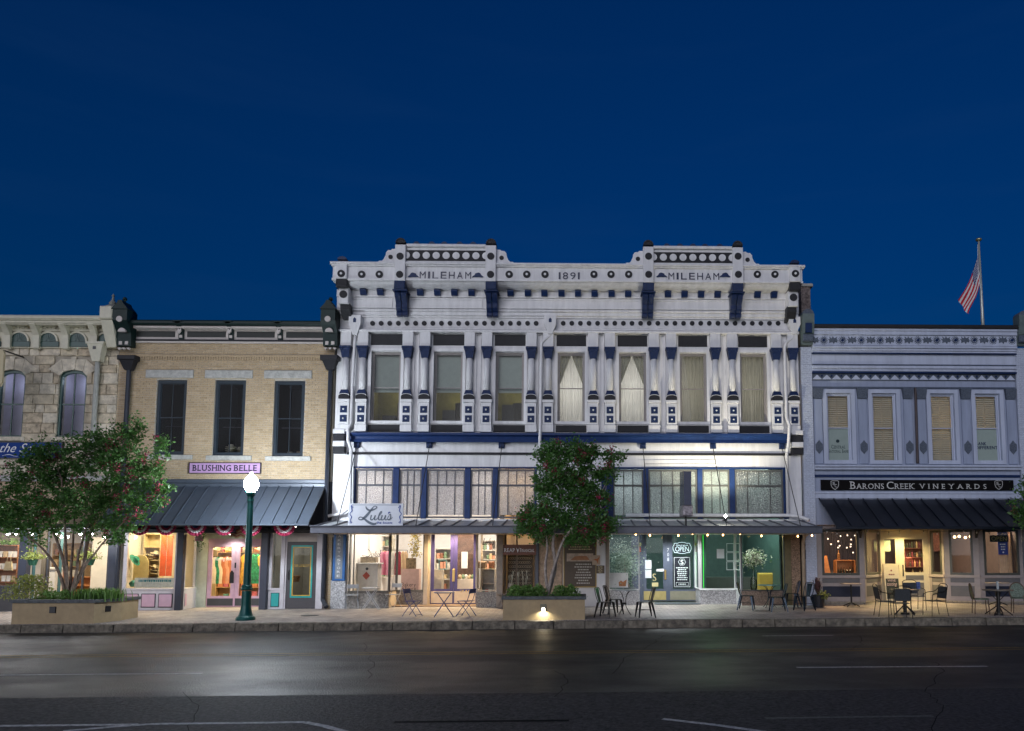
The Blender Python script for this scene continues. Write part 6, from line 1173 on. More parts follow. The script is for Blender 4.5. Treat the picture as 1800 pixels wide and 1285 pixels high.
tree('large crape myrtle with many stems and crimson blossoms in the long planter', (bx_, ty, zp1), [([(105, 1010, 0), (88, 980, 0), (70, 960, -.1), (50, 945, -.2)], .05), ([(112, 990, .1), (100, 950, .1), (85, 915, .1), (72, 880, .1)], .055), ([(117, 1000, -.1), (115, 950, -.1), (113, 900, -.1), (108, 840, -.1)], .05), ([(125, 1000, .2), (128, 960, .2), (130, 920, .2), (135, 870, .2)], .045), ([(134, 1010, 0), (138, 975, 0), (150, 935, 0), (165, 890, 0)], .05), ([(145, 1000, .15), (152, 960, .15), (162, 930, .15), (175, 880, .15), (195, 820, .15)], .06), ([(150, 995, -.2), (165, 975, -.2), (185, 950, -.2), (215, 920, -.2)], .04)],
     [(55, 845, 48, 42, .1), (18, 885, 42, 40, 0), (30, 915, 40, 25, -.2), (100, 805, 48, 34, .1), (150, 800, 40, 32, -.2), (185, 785, 38, 34, .2), (222, 770, 26, 26, 0), (240, 750, 16, 22, 0), (215, 820, 40, 36, -.2), (258, 815, 30, 26, .1), (285, 778, 13, 20, 0), (270, 845, 26, 22, 0), (282, 868, 18, 20, 0), (195, 870, 45, 34, .2), (240, 885, 34, 28, -.1), (150, 885, 45, 34, -.2), (100, 890, 44, 34, 0), (70, 920, 40, 24, 0), (215, 920, 32, 24, 0), (165, 925, 36, 20, .1), (70, 800, 30, 20, .1), (205, 945, 18, 14, 0), (60, 950, 18, 10, 0), (-60, 870, 55, 55, .1), (120, 850, 40, 30, .3)], ty, 28000, 21, 75)
ty2 = ky + .65; bx_ = fx(964, 1042, ty2)
tree('small crape myrtle with pale twin stems and crimson blossoms in the square planter', (bx_, ty2, zp2), [([(960, 1020, 0), (959, 990, 0), (962, 965, 0), (960, 935, 0), (955, 905, 0)], .05), ([(972, 1015, .05), (976, 990, .05), (972, 960, .05), (975, 930, .05), (985, 880, .05), (995, 830, .05)], .065), ([(970, 1012, -.05), (978, 985, -.05), (988, 955, -.05), (1000, 935, -.05), (1025, 905, -.05), (1050, 880, 0)], .055)],
     [(1000, 795, 42, 24, 0), (965, 800, 26, 24, .1), (1035, 800, 28, 20, -.1), (1075, 805, 22, 13, 0), (985, 835, 36, 28, -.1), (1030, 840, 36, 26, .1), (1068, 835, 20, 18, 0), (965, 868, 24, 26, 0), (1010, 875, 36, 26, 0), (1055, 878, 26, 22, .1), (935, 905, 28, 22, 0), (918, 925, 16, 16, 0), (965, 910, 30, 24, -.1), (1005, 912, 32, 22, .1), (1045, 915, 30, 22, 0), (1072, 925, 20, 16, 0), (950, 938, 22, 14, 0), (1015, 945, 24, 14, -.1), (1050, 945, 16, 12, 0), (945, 850, 14, 16, 0)], ty2, 20000, 22, 75)
x_, z_ = W(1800, 1085, -3.6); x_ = fx(1850, 1085, -3.4)
tree('dark crape myrtle beside the winery awning, its crown half out of sight', (x_, -3.4, gz(x_, -3.4)), [([(1850, 1000, 0), (1845, 950, 0), (1840, 900, 0)], .05)], [(1812, 880, 28, 30, 0), (1806, 905, 24, 22, 0), (1845, 850, 40, 34, 0), (1850, 905, 40, 34, 0), (1815, 850, 16, 16, 0)], -3.4, 5200, 23, 18)
# low planting in the planters
def clump(name, label, x, y, z, w, d, h, n, m, seed, group=None, spike=False, cat='plant'):
    rng = random.Random(seed); c = MB()
    for i in range(n):
        px = x + rng.gauss(0, w * .42); py = y + rng.gauss(0, d * .4)
        if spike:
            a = rng.uniform(0, 6.28); ln = h * rng.uniform(.6, 1.15); o = rng.uniform(.05, .45) * ln; b = Vector((math.cos(a), math.sin(a), 0)); wd = rng.uniform(.012, .022); s = b.cross(Vector((0, 0, 1))) * wd
            p = Vector((px, py, z)); m1 = p + Vector((0, 0, ln * .6)) + b * o * .4; tp = p + Vector((0, 0, ln * .85)) + b * o; c.add([p - s, p + s, m1 + s * .8, m1 - s * .8, tp], [(0, 1, 2, 3), (3, 2, 4)])
        else:
            zz = z + h * rng.random() ** .7 * max(.2, 1 - ((px - x) / w) ** 2 * .9); l = rng.uniform(.05, .10); c.leaf((px, py, zz), l, l * .5, rng)
    t_ = thing(name, label, cat, (x, y, z), group); stuff(c.build('foliage', m, t_)); return t_
xx = fx(55, 1050, ty); clump('shrub', 'rounded lime green shrub at the street end of the long planter', fx(52, 1040, ty), ty, zp1, .75, .45, .75, 1500, LEAFY, 31, cat='shrub')
for i, u in enumerate((85, 112, 150, 172, 192)): clump('low_plant', ('dark leafy ground plant between the lime shrub and the stems', 'dark leafy ground plant at the foot of the many stems', 'tall grassy plant right beside the many stems', 'tall grassy plant between the stems and the angled end', 'purple tinged grassy plant at the angled end of the long planter')[i], fx(u, 1050, ty - .2), ty - .2, zp1, .38, .35, .42 if i > 1 else .3, 260 if i > 1 else 420, LEAFD, 40 + i, 'planting in the long planter', spike=i > 1)
for i, u in enumerate((908, 928, 948, 985, 1004)): clump('low_plant', ('bushy green plant at the office end of the square planter', 'bushy green plant next to the office end of the square planter', 'bushy green plant on the office side of the pale stems', 'bushy green plant on the salon side of the pale stems', 'bushy green plant at the salon end of the square planter')[i], fx(u, 1040, ty2), ty2 - .2, zp2, .30, .38, .36, 620, LEAFD, 50 + i, 'planting in the square planter')
for i, u in enumerate((897, 912, 921)):
    sp = MB(); x_ = fx(u, 1020, ty2); rng = random.Random(60 + i)
    for k in range(4): e = (x_ + rng.uniform(-.1, .1), ty2 + rng.uniform(-.1, .1), zp2 + rng.uniform(.55, .75)); sp.tube([(x_, ty2, zp2), e], [.006, .004], 4); sp.blob(e, (.014, .014, .05), 6, 4)
    tag(sp.build('flower_stalk', mat('pale_stalk', (.45, .42, .30), var=.1)), 'thin pale flower stalks rising from the square planter', 'plant', 'flower stalks in the square planter')
def basket(u, v, label):
    x, z = W(u, v, -.7); t = thing('hanging_basket', label, 'basket', (x, -.7, z - .25), 'hanging flower baskets'); MB().lathe(x, -.7, [(.10, z - .25), (.15, z - .08), (.16, z - .06)], 12).build('pot', mat('green_pot', (.02, .10, .06)), t); rng = random.Random(int(u)); c = MB()
    for i in range(420): d = Vector((rng.gauss(0, .15), rng.gauss(0, .13), abs(rng.gauss(0, .12)) - .05)); c.leaf((x + d.x, -.7 + d.y, z + d.z), .07, .035, rng)
    stuff(c.build('foliage', LEAFY, t))
    for a in (-.14, .14): MB().tube([(x + a, -.7, z - .06), (x, -.7, 2.60)], .004, 4).build('chain', BLACK, t)
basket(58, 980, 'yellow green flower basket hung beside the gift shop door'); basket(158, 980, 'yellow green flower basket hung in front of the bright gift shop wall')
# pot with a spiky dark plant beside the winery window
qx, qy = Gp(1441, 1068); qy += .15; qz = gz(qx, qy); pt = thing('potted_cordyline', 'black pot with spiky dark red cordyline beside the winery window', 'potted plant', (qx, qy, qz)); MB().lathe(qx, qy, [(.17, qz), (.22, qz + .36), (.235, qz + .40), (.20, qz + .40), (.19, qz + .34)], 16).build('pot', mat('black_pot', (.015, .018, .024), rough=.4), pt); c = MB(); rng = random.Random(71)
for i in range(46):
    a = rng.uniform(0, 6.28); b = Vector((math.cos(a), math.sin(a), 0)); o = rng.uniform(.12, .45); hh = rng.uniform(.35, .85); p = Vector((qx, qy, qz + .36)); s = b.cross(Vector((0, 0, 1))) * .022; m1 = p + Vector((0, 0, hh * .7)) + b * o * .45; tp = p + Vector((0, 0, hh * .75)) + b * o; c.add([p - s * .5, p + s * .5, m1 + s, m1 - s, tp], [(0, 1, 2, 3), (3, 2, 4)])
stuff(c.build('leaves', mat('cordyline_leaf', (.10, .045, .045), rough=.45, var=.3, scale=12), pt)); c = MB()
for i in range(160): c.leaf((qx + .12 + rng.gauss(0, .09), qy - .1 + rng.gauss(0, .07), qz + .38 + rng.gauss(0, .06)), .07, .05, rng)
stuff(c.build('trailing_leaves', LEAFY, pt))
# ================================================================ tables and chairs on the pavement
PBLUE = mat('blue_powder_coat', (.008, .03, .17), rough=.35, var=.1); PGREY = mat('grey_powder_coat', (.40, .42, .45), rough=.45, var=.12); GUN = mat('gunmetal', (.055, .05, .045), rough=.28, metal=.8, var=.3, scale=8); TBLU = mat('blue_black_metal', (.02, .035, .055), rough=.25, metal=.6, var=.2); BRNZ = mat('black_bronze', (.02, .018, .015), rough=.4, metal=.3, var=.1); TTOP = mat('steel_tabletop', (.35, .38, .40), rough=.3, metal=.5, var=.1)
def root(name): return empty(name)
def folding_chair(m):
    c = root('folding_chair')
    for x in (-.19, .19):
        MB().tube([(x, .26, 0), (x, .02, .30), (x, -.17, .45)], .011, 6).build('leg', m, c, True); MB().tube([(x * .9, -.22, 0), (x * .9, .0, .28), (x * .9, .14, .45), (x * .9, .20, .62), (x * .9, .25, .82)], .011, 6).build('leg', m, c, True)
    for i in range(5): y = -.18 + .08 * i; B(-.20, .20, y, y + .06, .445, .46).build('seat_slat', m, c, True)
    MB().hull([(-.19, .205, .68), (.19, .205, .68), (.19, .225, .68), (-.19, .225, .68), (-.19, .235, .81), (.19, .235, .81), (.19, .255, .81), (-.19, .255, .81)]).build('back_slat', m, c, True); MB().tube([(-.19, -.2, .05), (.19, -.2, .05)], .009, 5).build('stretcher', m, c, True); return c
def folding_table(m):
    t = root('folding_table'); MB().lathe(0, 0, [(.30, .70), (.31, .705), (.31, .72), (.30, .725)], 24).build('tabletop', m, t, True)
    for y in (-.13, .13):
        MB().tube([(-.28, y, 0), (.2, y, .70)], .012, 6).build('leg', m, t, True); MB().tube([(.28, y * .8, 0), (-.2, y * .8, .70)], .012, 6).build('leg', m, t, True)
    for x in (-.26, .26): MB().tube([(x, -.13, .03), (x, .13, .03)], .010, 5).build('stretcher', m, t, True)
    return t
def metal_chair(m, arms=True):
    c = root('metal_chair'); MB().hull([(-.18, -.19, .435), (.18, -.19, .435), (.16, .17, .435), (-.16, .17, .435), (-.19, -.2, .45), (.19, -.2, .45), (.17, .18, .45), (-.17, .18, .45)]).build('seat', m, c, True)
    for x, y, x2, y2 in ((-.17, -.18, -.23, -.24), (.17, -.18, .23, -.24), (-.15, .16, -.22, .26), (.15, .16, .22, .26)):
        MB().hull([(x2 - .014, y2 - .014, 0), (x2 + .014, y2 - .014, 0), (x2 + .014, y2 + .014, 0), (x2 - .014, y2 + .014, 0), (x - .04, y - .03, .434), (x + .04, y - .03, .434), (x + .04, y + .03, .434), (x - .04, y + .03, .434)]).build('leg', m, c, True)
    MB().hull([(-.075, .17, .45), (.075, .17, .45), (.075, .18, .45), (-.075, .18, .45), (-.11, .27, .84), (.11, .27, .84), (.11, .28, .84), (-.11, .28, .84)]).build('back_splat', m, c, True)
    MB().tube(spline([(-.17, .16, .45), (-.20, .21, .62), (-.18, .26, .80), (-.11, .28, .855), (.11, .28, .855), (.18, .26, .80), (.20, .21, .62), (.17, .16, .45)], 4), .012, 6).build('back_frame', m, c, True)
    MB().tube([(-.2, -.2, .22), (.2, .2, .22)], .007, 5).build('brace', m, c, True); MB().tube([(.2, -.2, .215), (-.2, .2, .215)], .007, 5).build('brace', m, c, True)
    return c
def bistro_table(mt, m, r=.38):
    t = root('bistro_table'); MB().lathe(0, 0, [(r - .01, .715), (r, .72), (r, .74), (r - .01, .745)], 28).build('tabletop', mt, t, True)
    for k in range(4):
        a = rad(45 + 90 * k); c, s = math.cos(a), math.sin(a); MB().tube(spline([(.26 * c, .26 * s, 0), (.20 * c, .20 * s, .05), (.06 * c, .06 * s, .25), (.04 * c, .04 * s, .42), (.12 * c, .12 * s, .62), (.24 * c, .24 * s, .714)], 4), .010, 5).build('scroll_leg', m, t, True)
    MB().lathe(0, 0, [(.05, .30), (.06, .33), (.05, .36)], 10).build('hub', m, t, True); return t
def patio_table(mt, m, r=.42, h=.74):
    t = root('patio_table'); MB().lathe(0, 0, [(r - .01, h - .03), (r, h - .025), (r, h - .005), (r - .01, h)], 28).build('tabletop', mt, t, True); MB().lathe(0, 0, [(.05, .06), (.05, h - .031)], 12).build('pedestal', m, t, True)
    for k in range(4): a = rad(20 + 90 * k); MB().tube([(.38 * math.cos(a), .38 * math.sin(a), .01), (.05 * math.cos(a), .05 * math.sin(a), .26)], .018, 6).build('foot', m, t, True)
    for k in range(4): a = rad(20 + 90 * k); MB().tube([(.30 * math.cos(a), .30 * math.sin(a), h - .032), (.05 * math.cos(a), .05 * math.sin(a), h - .3)], .012, 6).build('strut', m, t, True)
    MB().lathe(0, 0, [(.13, 0), (.12, .05), (.05, .06)], 14).build('base', m, t, True); return t
def arm_chair(m, mesh_m):
    c = root('patio_armchair'); MB().hull([(-.23, -.22, .42), (.23, -.22, .42), (.21, .20, .42), (-.21, .20, .42), (-.23, -.22, .44), (.23, -.22, .44), (.21, .20, .44), (-.21, .20, .44)]).build('seat', mesh_m, c, True)
    for x in (-.25, .25):
        MB().tube([(x, -.24, 0), (x, -.22, .42), (x * 1.02, -.20, .62)], .011, 6).build('leg', m, c, True); MB().tube([(x, .27, 0), (x * .95, .20, .42), (x * .92, .28, .86)], .011, 6).build('leg', m, c, True); MB().tube(spline([(x * 1.02, -.20, .62), (x * 1.08, -.05, .67), (x * 1.02, .15, .70), (x * .93, .26, .80)], 3), .012, 6).build('arm', m, c, True)
    MB().hull([(-.22, .215, .50), (.22, .215, .50), (.22, .225, .50), (-.22, .225, .50), (-.21, .275, .84), (.21, .275, .84), (.21, .285, .84), (-.21, .285, .84)]).build('backrest', mesh_m, c, True); MB().tube(spline([(-.235, .28, .86), (-.12, .29, .92), (.12, .29, .92), (.235, .28, .86)], 4), .012, 6).build('top_rail', m, c, True); return c
def wicker_chair(m, cane):
    c = root('wicker_chair'); MB().lathe(0, -.02, [(.21, .42), (.23, .43), (.23, .455), (.21, .46)], 18).build('seat', cane, c, True)
    for x, y in ((-.17, -.18), (.17, -.18), (-.17, .17), (.17, .17)): MB().tube([(x * 1.1, y * 1.15, 0), (x, y, .42)], .014, 6).build('leg', m, c, True)
    pts = arc(0, .62, .21, -40, 220, 14, .27); f = MB(); f.tube([(x, .20 + (z - .45) * .16, z) for x, z in pts], .018, 6); f.build('back_frame', m, c, True)
    g = MB(); g.add([(x * .93, .20 + (z - .45) * .16, .62 + (z - .62) * .95) for x, z in pts], [tuple(range(len(pts)))]); g.build('cane_back', cane, c, True); MB().tube([(-.15, .2, .47), (-.15, .19, .42)], .014, 5).build('back_post', m, c, True); MB().tube([(.15, .2, .47), (.15, .19, .42)], .014, 5).build('back_post', m, c, True); return c
used = {}
def put(kind, make, u, v, rz, label, cat, group, y=None):
    x, yy = Gp(u, v)
    o = make() if kind not in used else dup(used[kind]); used.setdefault(kind, o); o.location = (x, yy, gz(x, yy)); o.rotation_euler = (0, 0, rad(rz)); return tag(o, label, cat, group)
G1 = 'folding sets by the cafe'
put('fcb', lambda: folding_chair(PBLUE), 726, 1083, 70, 'blue folding chair beside the folding table, further from the planter', 'chair', G1); put('fcb', None, 818, 1083, -110, 'blue folding chair between the folding table and the square planter', 'chair', G1); put('ftb', lambda: folding_table(PBLUE), 780, 1084, 10, 'small folding table with crossed blue legs before the purple doors', 'table', G1)
put('fcg', lambda: folding_chair(PGREY), 618, 1070, 200, 'pale grey folding chair against the blue pilaster', 'chair', G1); put('fcg', None, 690, 1069, -20, 'pale grey folding chair by the corner of the cafe window', 'chair', G1); put('ftg', lambda: folding_table(PGREY), 652, 1072, 0, 'pale grey folding table under the cafe window', 'table', G1)
put('fct', lambda: folding_chair(mat('taupe_coat', (.26, .22, .19), rough=.5)), 886, 1069, -60, 'taupe folding chair between the tan post and the square planter', 'chair', G1)
G2 = 'metal sets by the salon'
put('mcg', lambda: metal_chair(GUN), 1064, 1085, 65, 'gunmetal chair beside the square planter, at the steel table', 'chair', G2); put('mcg', None, 1078, 1079, 110, 'gunmetal chair behind the steel table, next to the planter chair', 'chair', G2); put('mcg', None, 1134, 1085, -80, 'gunmetal chair drawn up to the steel table before the salon doors', 'chair', G2); put('btg', lambda: bistro_table(TTOP, GUN), 1098, 1080, 0, 'round steel cafe table with scrolled legs before the salon doors', 'table', G2)
put('mcb', lambda: metal_chair(TBLU), 1312, 1072, 70, 'blue black metal chair under the flower vase window', 'chair', G2); put('mcb', None, 1368, 1075, -95, 'blue black metal chair on the street side of the green table', 'chair', G2); put('mcb', None, 1392, 1067, -120, 'blue black metal chair behind the green table, near the pebble pier', 'chair', G2); put('mcb', None, 1414, 1073, -60, 'blue black metal chair standing by the tan drain pipe', 'chair', G2); put('btb', lambda: bistro_table(mat('green_grey_top', (.20, .36, .33), rough=.3, metal=.4), TBLU), 1353, 1068, 0, 'round green grey cafe table under the salon window', 'table', G2)  # table top in one even green grey
G3 = 'patio sets by the winery'; MESHM = mat('dark_mesh', (.05, .055, .06), rough=.6, var=.3, scale=60)
put('pac', lambda: arm_chair(BRNZ, MESHM), 1557, 1083, 85, 'black patio armchair facing the round table from the cordyline side', 'chair', G3); put('pac', None, 1583, 1088, 175, 'black patio armchair with its back to the street, at the round table', 'chair', G3); put('pac', None, 1608, 1072, 5, 'black patio armchair facing the street across the round table', 'chair', G3); put('pac', None, 1644, 1082, -85, 'black patio armchair turned away from the wicker chairs', 'chair', G3); put('ptt', lambda: patio_table(mat('taupe_top', (.20, .17, .13), rough=.4, var=.15), BRNZ), 1591, 1080, 0, 'dark round patio table with splayed feet before the winery doors', 'table', G3)
CANE = mat('green_cane', (.16, .22, .16), rough=.6, var=.6, scale=45); RATT = mat('rattan', (.10, .06, .035), rough=.5, var=.2)
put('wcc', lambda: wicker_chair(RATT, CANE), 1724, 1079, 75, 'wicker chair with round cane back beside the black armchair', 'chair', G3); put('wcc', None, 1792, 1077, -20, 'wicker chair with chequered cane back under the blue banner', 'chair', G3); put('ptt', None, 1756, 1081, 25, 'dark round patio table between the two wicker chairs', 'table', G3)
def bar_table(): 
    t = root('pedestal_table'); MB().cbox(-.30, .30, -.22, .22, .72, .75, .01).build('tabletop', mat('grey_wood_top', (.36, .30, .25), rough=.5, var=.15), t, True); MB().lathe(0, 0, [(.03, .1), (.025, .719)], 10).build('pedestal', BRNZ, t, True)
    for k in range(4): a = rad(45 + 90 * k); MB().tube(spline([(.28 * math.cos(a), .28 * math.sin(a), .015), (.15 * math.cos(a), .15 * math.sin(a), .07), (.02 * math.cos(a), .02 * math.sin(a), .12)], 3), .018, 6).build('foot', BRNZ, t, True)
    return t
put('bar', bar_table, 1497, 1066, 0, 'small pedestal table with a grey wooden top under the wine window', 'table', G3); put('bar', None, 1755, 1064, 0, 'small pedestal table with a grey wooden top under the banner window', 'table', G3)
# things on the winery tables
def bottle(x, y, z, h, r, m, label, group=None, mat_cap=None): return tag(MB().lathe(x, y, [(r * .9, z), (r, z + .01), (r, z + h * .58), (r * .36, z + h * .74), (r * .34, z + h), (r * .3, z + h + .001)], 10).build('bottle', m, smooth=False), label, 'bottle', group)
x, y = Gp(1616, 1079); tag(B(x - .05, x + .05, y - .03, y + .03, gz(x, y) + .745, gz(x, y) + .95).build('menu_stand', mat('blue_menu', (.10, .16, .42), var=.5, scale=20)), 'upright blue card on the round table before the winery doors', 'card')
x, y = Gp(1756, 1081); tag(B(x - .03, x + .03, y - .015, y + .015, gz(x, y) + .745, gz(x, y) + .98).build('menu_stand', mat('pale_menu', (.5, .55, .55), var=.2)), 'upright pale card on the table between the wicker chairs', 'card')
# sandwich board at the winery door
x0, x1 = fx(1552, 1000, 1.0), fx(1578, 1000, 1.0); zb = gz(x0, .95) ; sbd = thing('sandwich_board', 'cream sandwich board with chalk lettering standing at the winery door', 'sign', ((x0 + x1) / 2, 1.0, zb)); h_ = fz(991, 1.0, 1565) - zb
for s in (-1, 1): MB().hull([(x0, 1.0 + s * .2 - .015, zb), (x1, 1.0 + s * .2 - .015, zb), (x1, 1.0 + s * .2 + .015, zb), (x0, 1.0 + s * .2 + .015, zb), (x0, 1.0 + s * .03 - .015, zb + h_), (x1, 1.0 + s * .03 - .015, zb + h_), (x1, 1.0 + s * .03 + .015, zb + h_), (x0, 1.0 + s * .03 + .015, zb + h_)]).build('panel', CRM, sbd)
def onboard(mb): 
    M = Matrix.Translation((0, .785, zb)) @ Matrix.Rotation(math.atan2(-.17, h_), 4, 'X'); return mb.xform(M)
t = onboard(B(x0 + .04, x1 - .04, -.004, .002, .12, h_ * .62)).build('chalk_panel', mat('chalkboard', (.03, .035, .03), rough=.8), sbd); mb = MB(); text_into(mb, 'WINE', x0 + .1, x1 - .14, h_ * .54, h_ * .60, -.004); script(mb, 'tasting', x0 + .07, x1 - .1, h_ * .40, h_ * .52, -.005); onboard(mb).build('chalk_lettering', mat('chalk', (.55, .40, .38), var=.2), t); mb = MB(); scribble(mb, x0 + .1, x1 - .1, h_ * .70, h_ * .76, -.003, 1, random.Random(3)); mb.disc((x0 + x1) / 2, h_ * .83, .03, -.006, .0, 8); onboard(mb).build('emblem', mat('maroon_print', (.18, .03, .04), var=0), sbd)
# ================================================================ signs, bunting, string lights
# pink name board
t = thing('pink_name_board', 'pink name board with dark serif lettering above the slate awning', 'sign', (fx(395, 822, -.05), -.05, ZB(832))); x0, x1, z0, z1 = rect(333, 457.5, 814, 831.5, -.06); B(x0, x1, -.06, -.015, z0, z1).build('board', mat('pink_board', (.55, .34, .58), rough=.5, var=.06), t); f = MB(); frame(f, x0 - .02, x1 + .02, z0 - .02, z1 + .02, -.075, -.012, .025); f.build('border', CHAR, t)
mb = MB(); text_into(mb, 'BLUSHING', x0 + .11, x0 + (x1 - x0) * .59, z0 + .075, z1 - .065, -.061, serif=True, bold=.02); text_into(mb, 'BELLE', x0 + (x1 - x0) * .63, x1 - .11, z0 + .075, z1 - .065, -.061, serif=True, bold=.02); mb.build('lettering', mat('violet_black', (.012, .008, .03), var=0), t)
# white cafe sign standing on the canopy
CYs = -2.25; x0, x1, z0, z1 = rect(612, 708.5, 885, 925, CYs); t = thing('white_cafe_sign', 'white sign with grey script and blue scroll corners standing on the canopy', 'sign', ((x0 + x1) / 2, CYs, z0)); MB().cbox(x0, x1, CYs, CYs + .05, z0, z1, .008).build('board', mat('sign_white', (.70, .72, .78), rough=.4, var=.03), t); GS = mat('grey_script', (.12, .15, .19), var=0); BS = mat('blue_print', (.02, .06, .30), var=0); y = CYs - .001
w, h = x1 - x0, z1 - z0; P = lambda px, pz, wd: (x0 + (px - 320) / 960 * w, z1 - (pz - 452) / 390 * h, wd * w / 960)
mb = MB(); stroke(mb, [P(625, 500, 12), P(640, 540, 26), P(690, 570, 30), P(760, 560, 22), P(815, 525, 18), P(800, 500, 14), P(765, 505, 14), P(720, 560, 30), P(650, 650, 44), P(600, 700, 40), P(560, 728, 24), P(515, 728, 16), P(505, 705, 14), P(535, 685, 16), P(590, 705, 26), P(660, 760, 40), P(740, 800, 44), P(800, 800, 30), P(820, 775, 10)], y)
for pts in ([(715, 660, 10), (725, 655, 16), (712, 715, 20), (735, 735, 18), (770, 705, 12), (795, 655, 18), (780, 715, 20), (800, 735, 14), (830, 710, 10)], [(830, 710, 10), (880, 640, 12), (905, 600, 14), (890, 592, 14), (862, 640, 18), (850, 710, 20), (870, 735, 16), (905, 705, 10)], [(905, 665, 12), (915, 660, 18), (900, 715, 20), (922, 735, 18), (955, 705, 12), (975, 655, 18), (962, 715, 20), (985, 735, 14), (1010, 710, 10)], [(1005, 712, 8), (1050, 640, 12), (1062, 650, 14), (1062, 700, 20), (1040, 735, 18), (1012, 722, 12), (1050, 728, 12), (1098, 690, 8)]): stroke(mb, [P(*p) for p in pts], y)
mb.build('script_lettering', GS, t); mb = MB(); text_into(mb, 'Pie', P(835, 0, 0)[0], P(905, 0, 0)[0], P(0, 800, 0)[1], P(0, 765, 0)[1], y, serif=True, bold=.03); text_into(mb, 'Shoppe', P(930, 0, 0)[0], P(1095, 0, 0)[0], P(0, 800, 0)[1], P(0, 765, 0)[1], y, serif=True, bold=.03); mb.prism_y([P(1020, 640, 0)[:2], P(1035, 615, 0)[:2], P(1062, 605, 0)[:2], P(1045, 592, 0)[:2], P(1020, 600, 0)[:2]][::-1], y - .006, y); mb.build('small_lettering', BS, t)
mb = MB()
for sx in (0, 1):
    Q = (lambda px, pz, wd: P(px, pz, wd)) if sx == 0 else (lambda px, pz, wd: P(1600 - px, pz, wd))
    stroke(mb, [Q(400, 480, 6), Q(370, 490, 12), Q(375, 530, 14), Q(385, 580, 16), Q(350, 630, 10), Q(380, 680, 16), Q(365, 730, 12), Q(360, 790, 8)], y); stroke(mb, [Q(375, 500, 10), Q(400, 515, 14), Q(390, 535, 8)], y); stroke(mb, [Q(365, 760, 10), Q(390, 775, 12), Q(370, 790, 8)], y)
mb.build('scroll_border', BS, t); B(x0 + w * .07, x1 - w * .07, y - .004, y, z1 - h * .075, z1 - h * .055).build('top_rule', GS, t)
for xx in (x0 + .25, x1 - .25): MB().tube([(xx, CYs + .05, z0 + .2), (xx, CYs + .5, zf1 + .06)], .012, 5).build('stay', BLACK, t)
# blue vertical board
x0, x1, z0, z1 = rect(585.5, 607.5, 936, 1021, -.02); z1 = 2.7; t = thing('blue_vertical_sign', 'blue vertical board with white stacked capitals on the cafe pilaster', 'sign', ((x0 + x1) / 2, -.03, z0)); MB().cbox(x0, x1, -.05, .018, z0, z1, .008).build('board', mat('azure_board', (.015, .12, .36), rough=.4, var=.15), t); B(x0 + .09, x1 - .09, -.054, -.0505, z0 + .07, z1 - .05).build('text_panel', mat('silver_panel', (.22, .25, .28), var=.08), t); mb = MB(); s = 'BAKERY&STORE'; n = len(s); st = (z1 - z0 - .2) / n
for i, ch in enumerate(s): zc = z1 - .10 - st * (i + .5); k = .30 if ch != '&' else .18; text_into(mb, ch, x0 + .155, x1 - .155, zc - st * k, zc + st * k, -.054)
mb.build('lettering', mat('white_capital', (.8, .8, .8), var=0), t)
# brown office sign
x0, x1, z0, z1 = rect(883, 942.5, 957.5, 975.5, -.02); t = thing('brown_office_sign', 'red brown hanging sign with white lettering at the middle office entrance', 'sign', ((x0 + x1) / 2, -.03, z0)); MB().cbox(x0, x1, -.05, -.01, z0, z1, .006).build('board', mat('red_brown', (.16, .055, .03), rough=.5, var=.1), t); mb = MB(); text_into(mb, 'REAP', x0 + .07, x0 + .42, z0 + .10, z1 - .12, -.051, serif=True); mb.prism_y([(x0 + .47, z1 - .1), (x0 + .52, z0 + .07), (x0 + .58, z1 - .08), (x0 + .53, z0 + .16)][::-1], -.056, -.051); text_into(mb, 'Financial', x0 + .60, x1 - .06, z0 + .10, z1 - .12, -.051, serif=True); mb.build('lettering', MATS['white_capital'], t)
for xx in (x0 + .1, x1 - .1): MB().tube([(xx, -.03, z1), (xx, -.03, ZT)], .006, 4).build('hanger', BLACK, t)
# menu board of treatments
x0, x1, z0, z1 = rect(992, 1047, 943, 1031, .0); t = thing('treatment_menu_board', 'tall brown board with gold lettering and a picture strip behind the small myrtle', 'sign', ((x0 + x1) / 2, 0, z0)); B(x0, x1, .02, .078, z0, z1).build('board', mat('menu_brown', (.09, .06, .035), rough=.5, var=.1), t); f = MB(); frame(f, x0 - .03, x1 + .03, z0 - .03, z1 + .03, .0, .079, .03); f.build('gold_frame', mat('gold_frame', (.42, .28, .08), rough=.4, metal=.3), t); GOLDT = mat('gold_print', (.60, .50, .28), var=0); rng = random.Random(8); hh = z1 - z0
mb = MB(); text_into(mb, 'Massage', x0 + .15, x1 - .15, z1 - hh * .12, z1 - hh * .04, .019, serif=True); scribble(mb, x0 + .1, x1 - .1, z1 - hh * .28, z1 - hh * .14, .019, 3, rng); mb.build('heading', GOLDT, t)
zz1, zz0 = z1 - hh * .34, z1 - hh * .50; B(x0 + .08, x1 - .08, .012, .0195, zz0, zz1).build('picture_strip', mat('picture_cream', (.55, .42, .32), var=.25, scale=8), t); mb = MB(); xm2 = (x0 + x1) / 2; mb.prism_y([(x0 + .2, zz0 + .04), (x1 - .2, zz0 + .05), (x1 - .3, zz1 - .09), (xm2, zz1 - .08), (x0 + .35, zz1 - .1)], .009, .0118); mb.build('picture_figure', mat('picture_tan', (.40, .17, .07), var=.2), t); mb = MB(); scribble(mb, x0 + .3, x1 - .08, z0 + hh * .04, zz0 - hh * .03, .019, 8, rng, (.5, .9)); mb.build('price_lines', mat('pale_print', (.50, .46, .40), var=0), t)
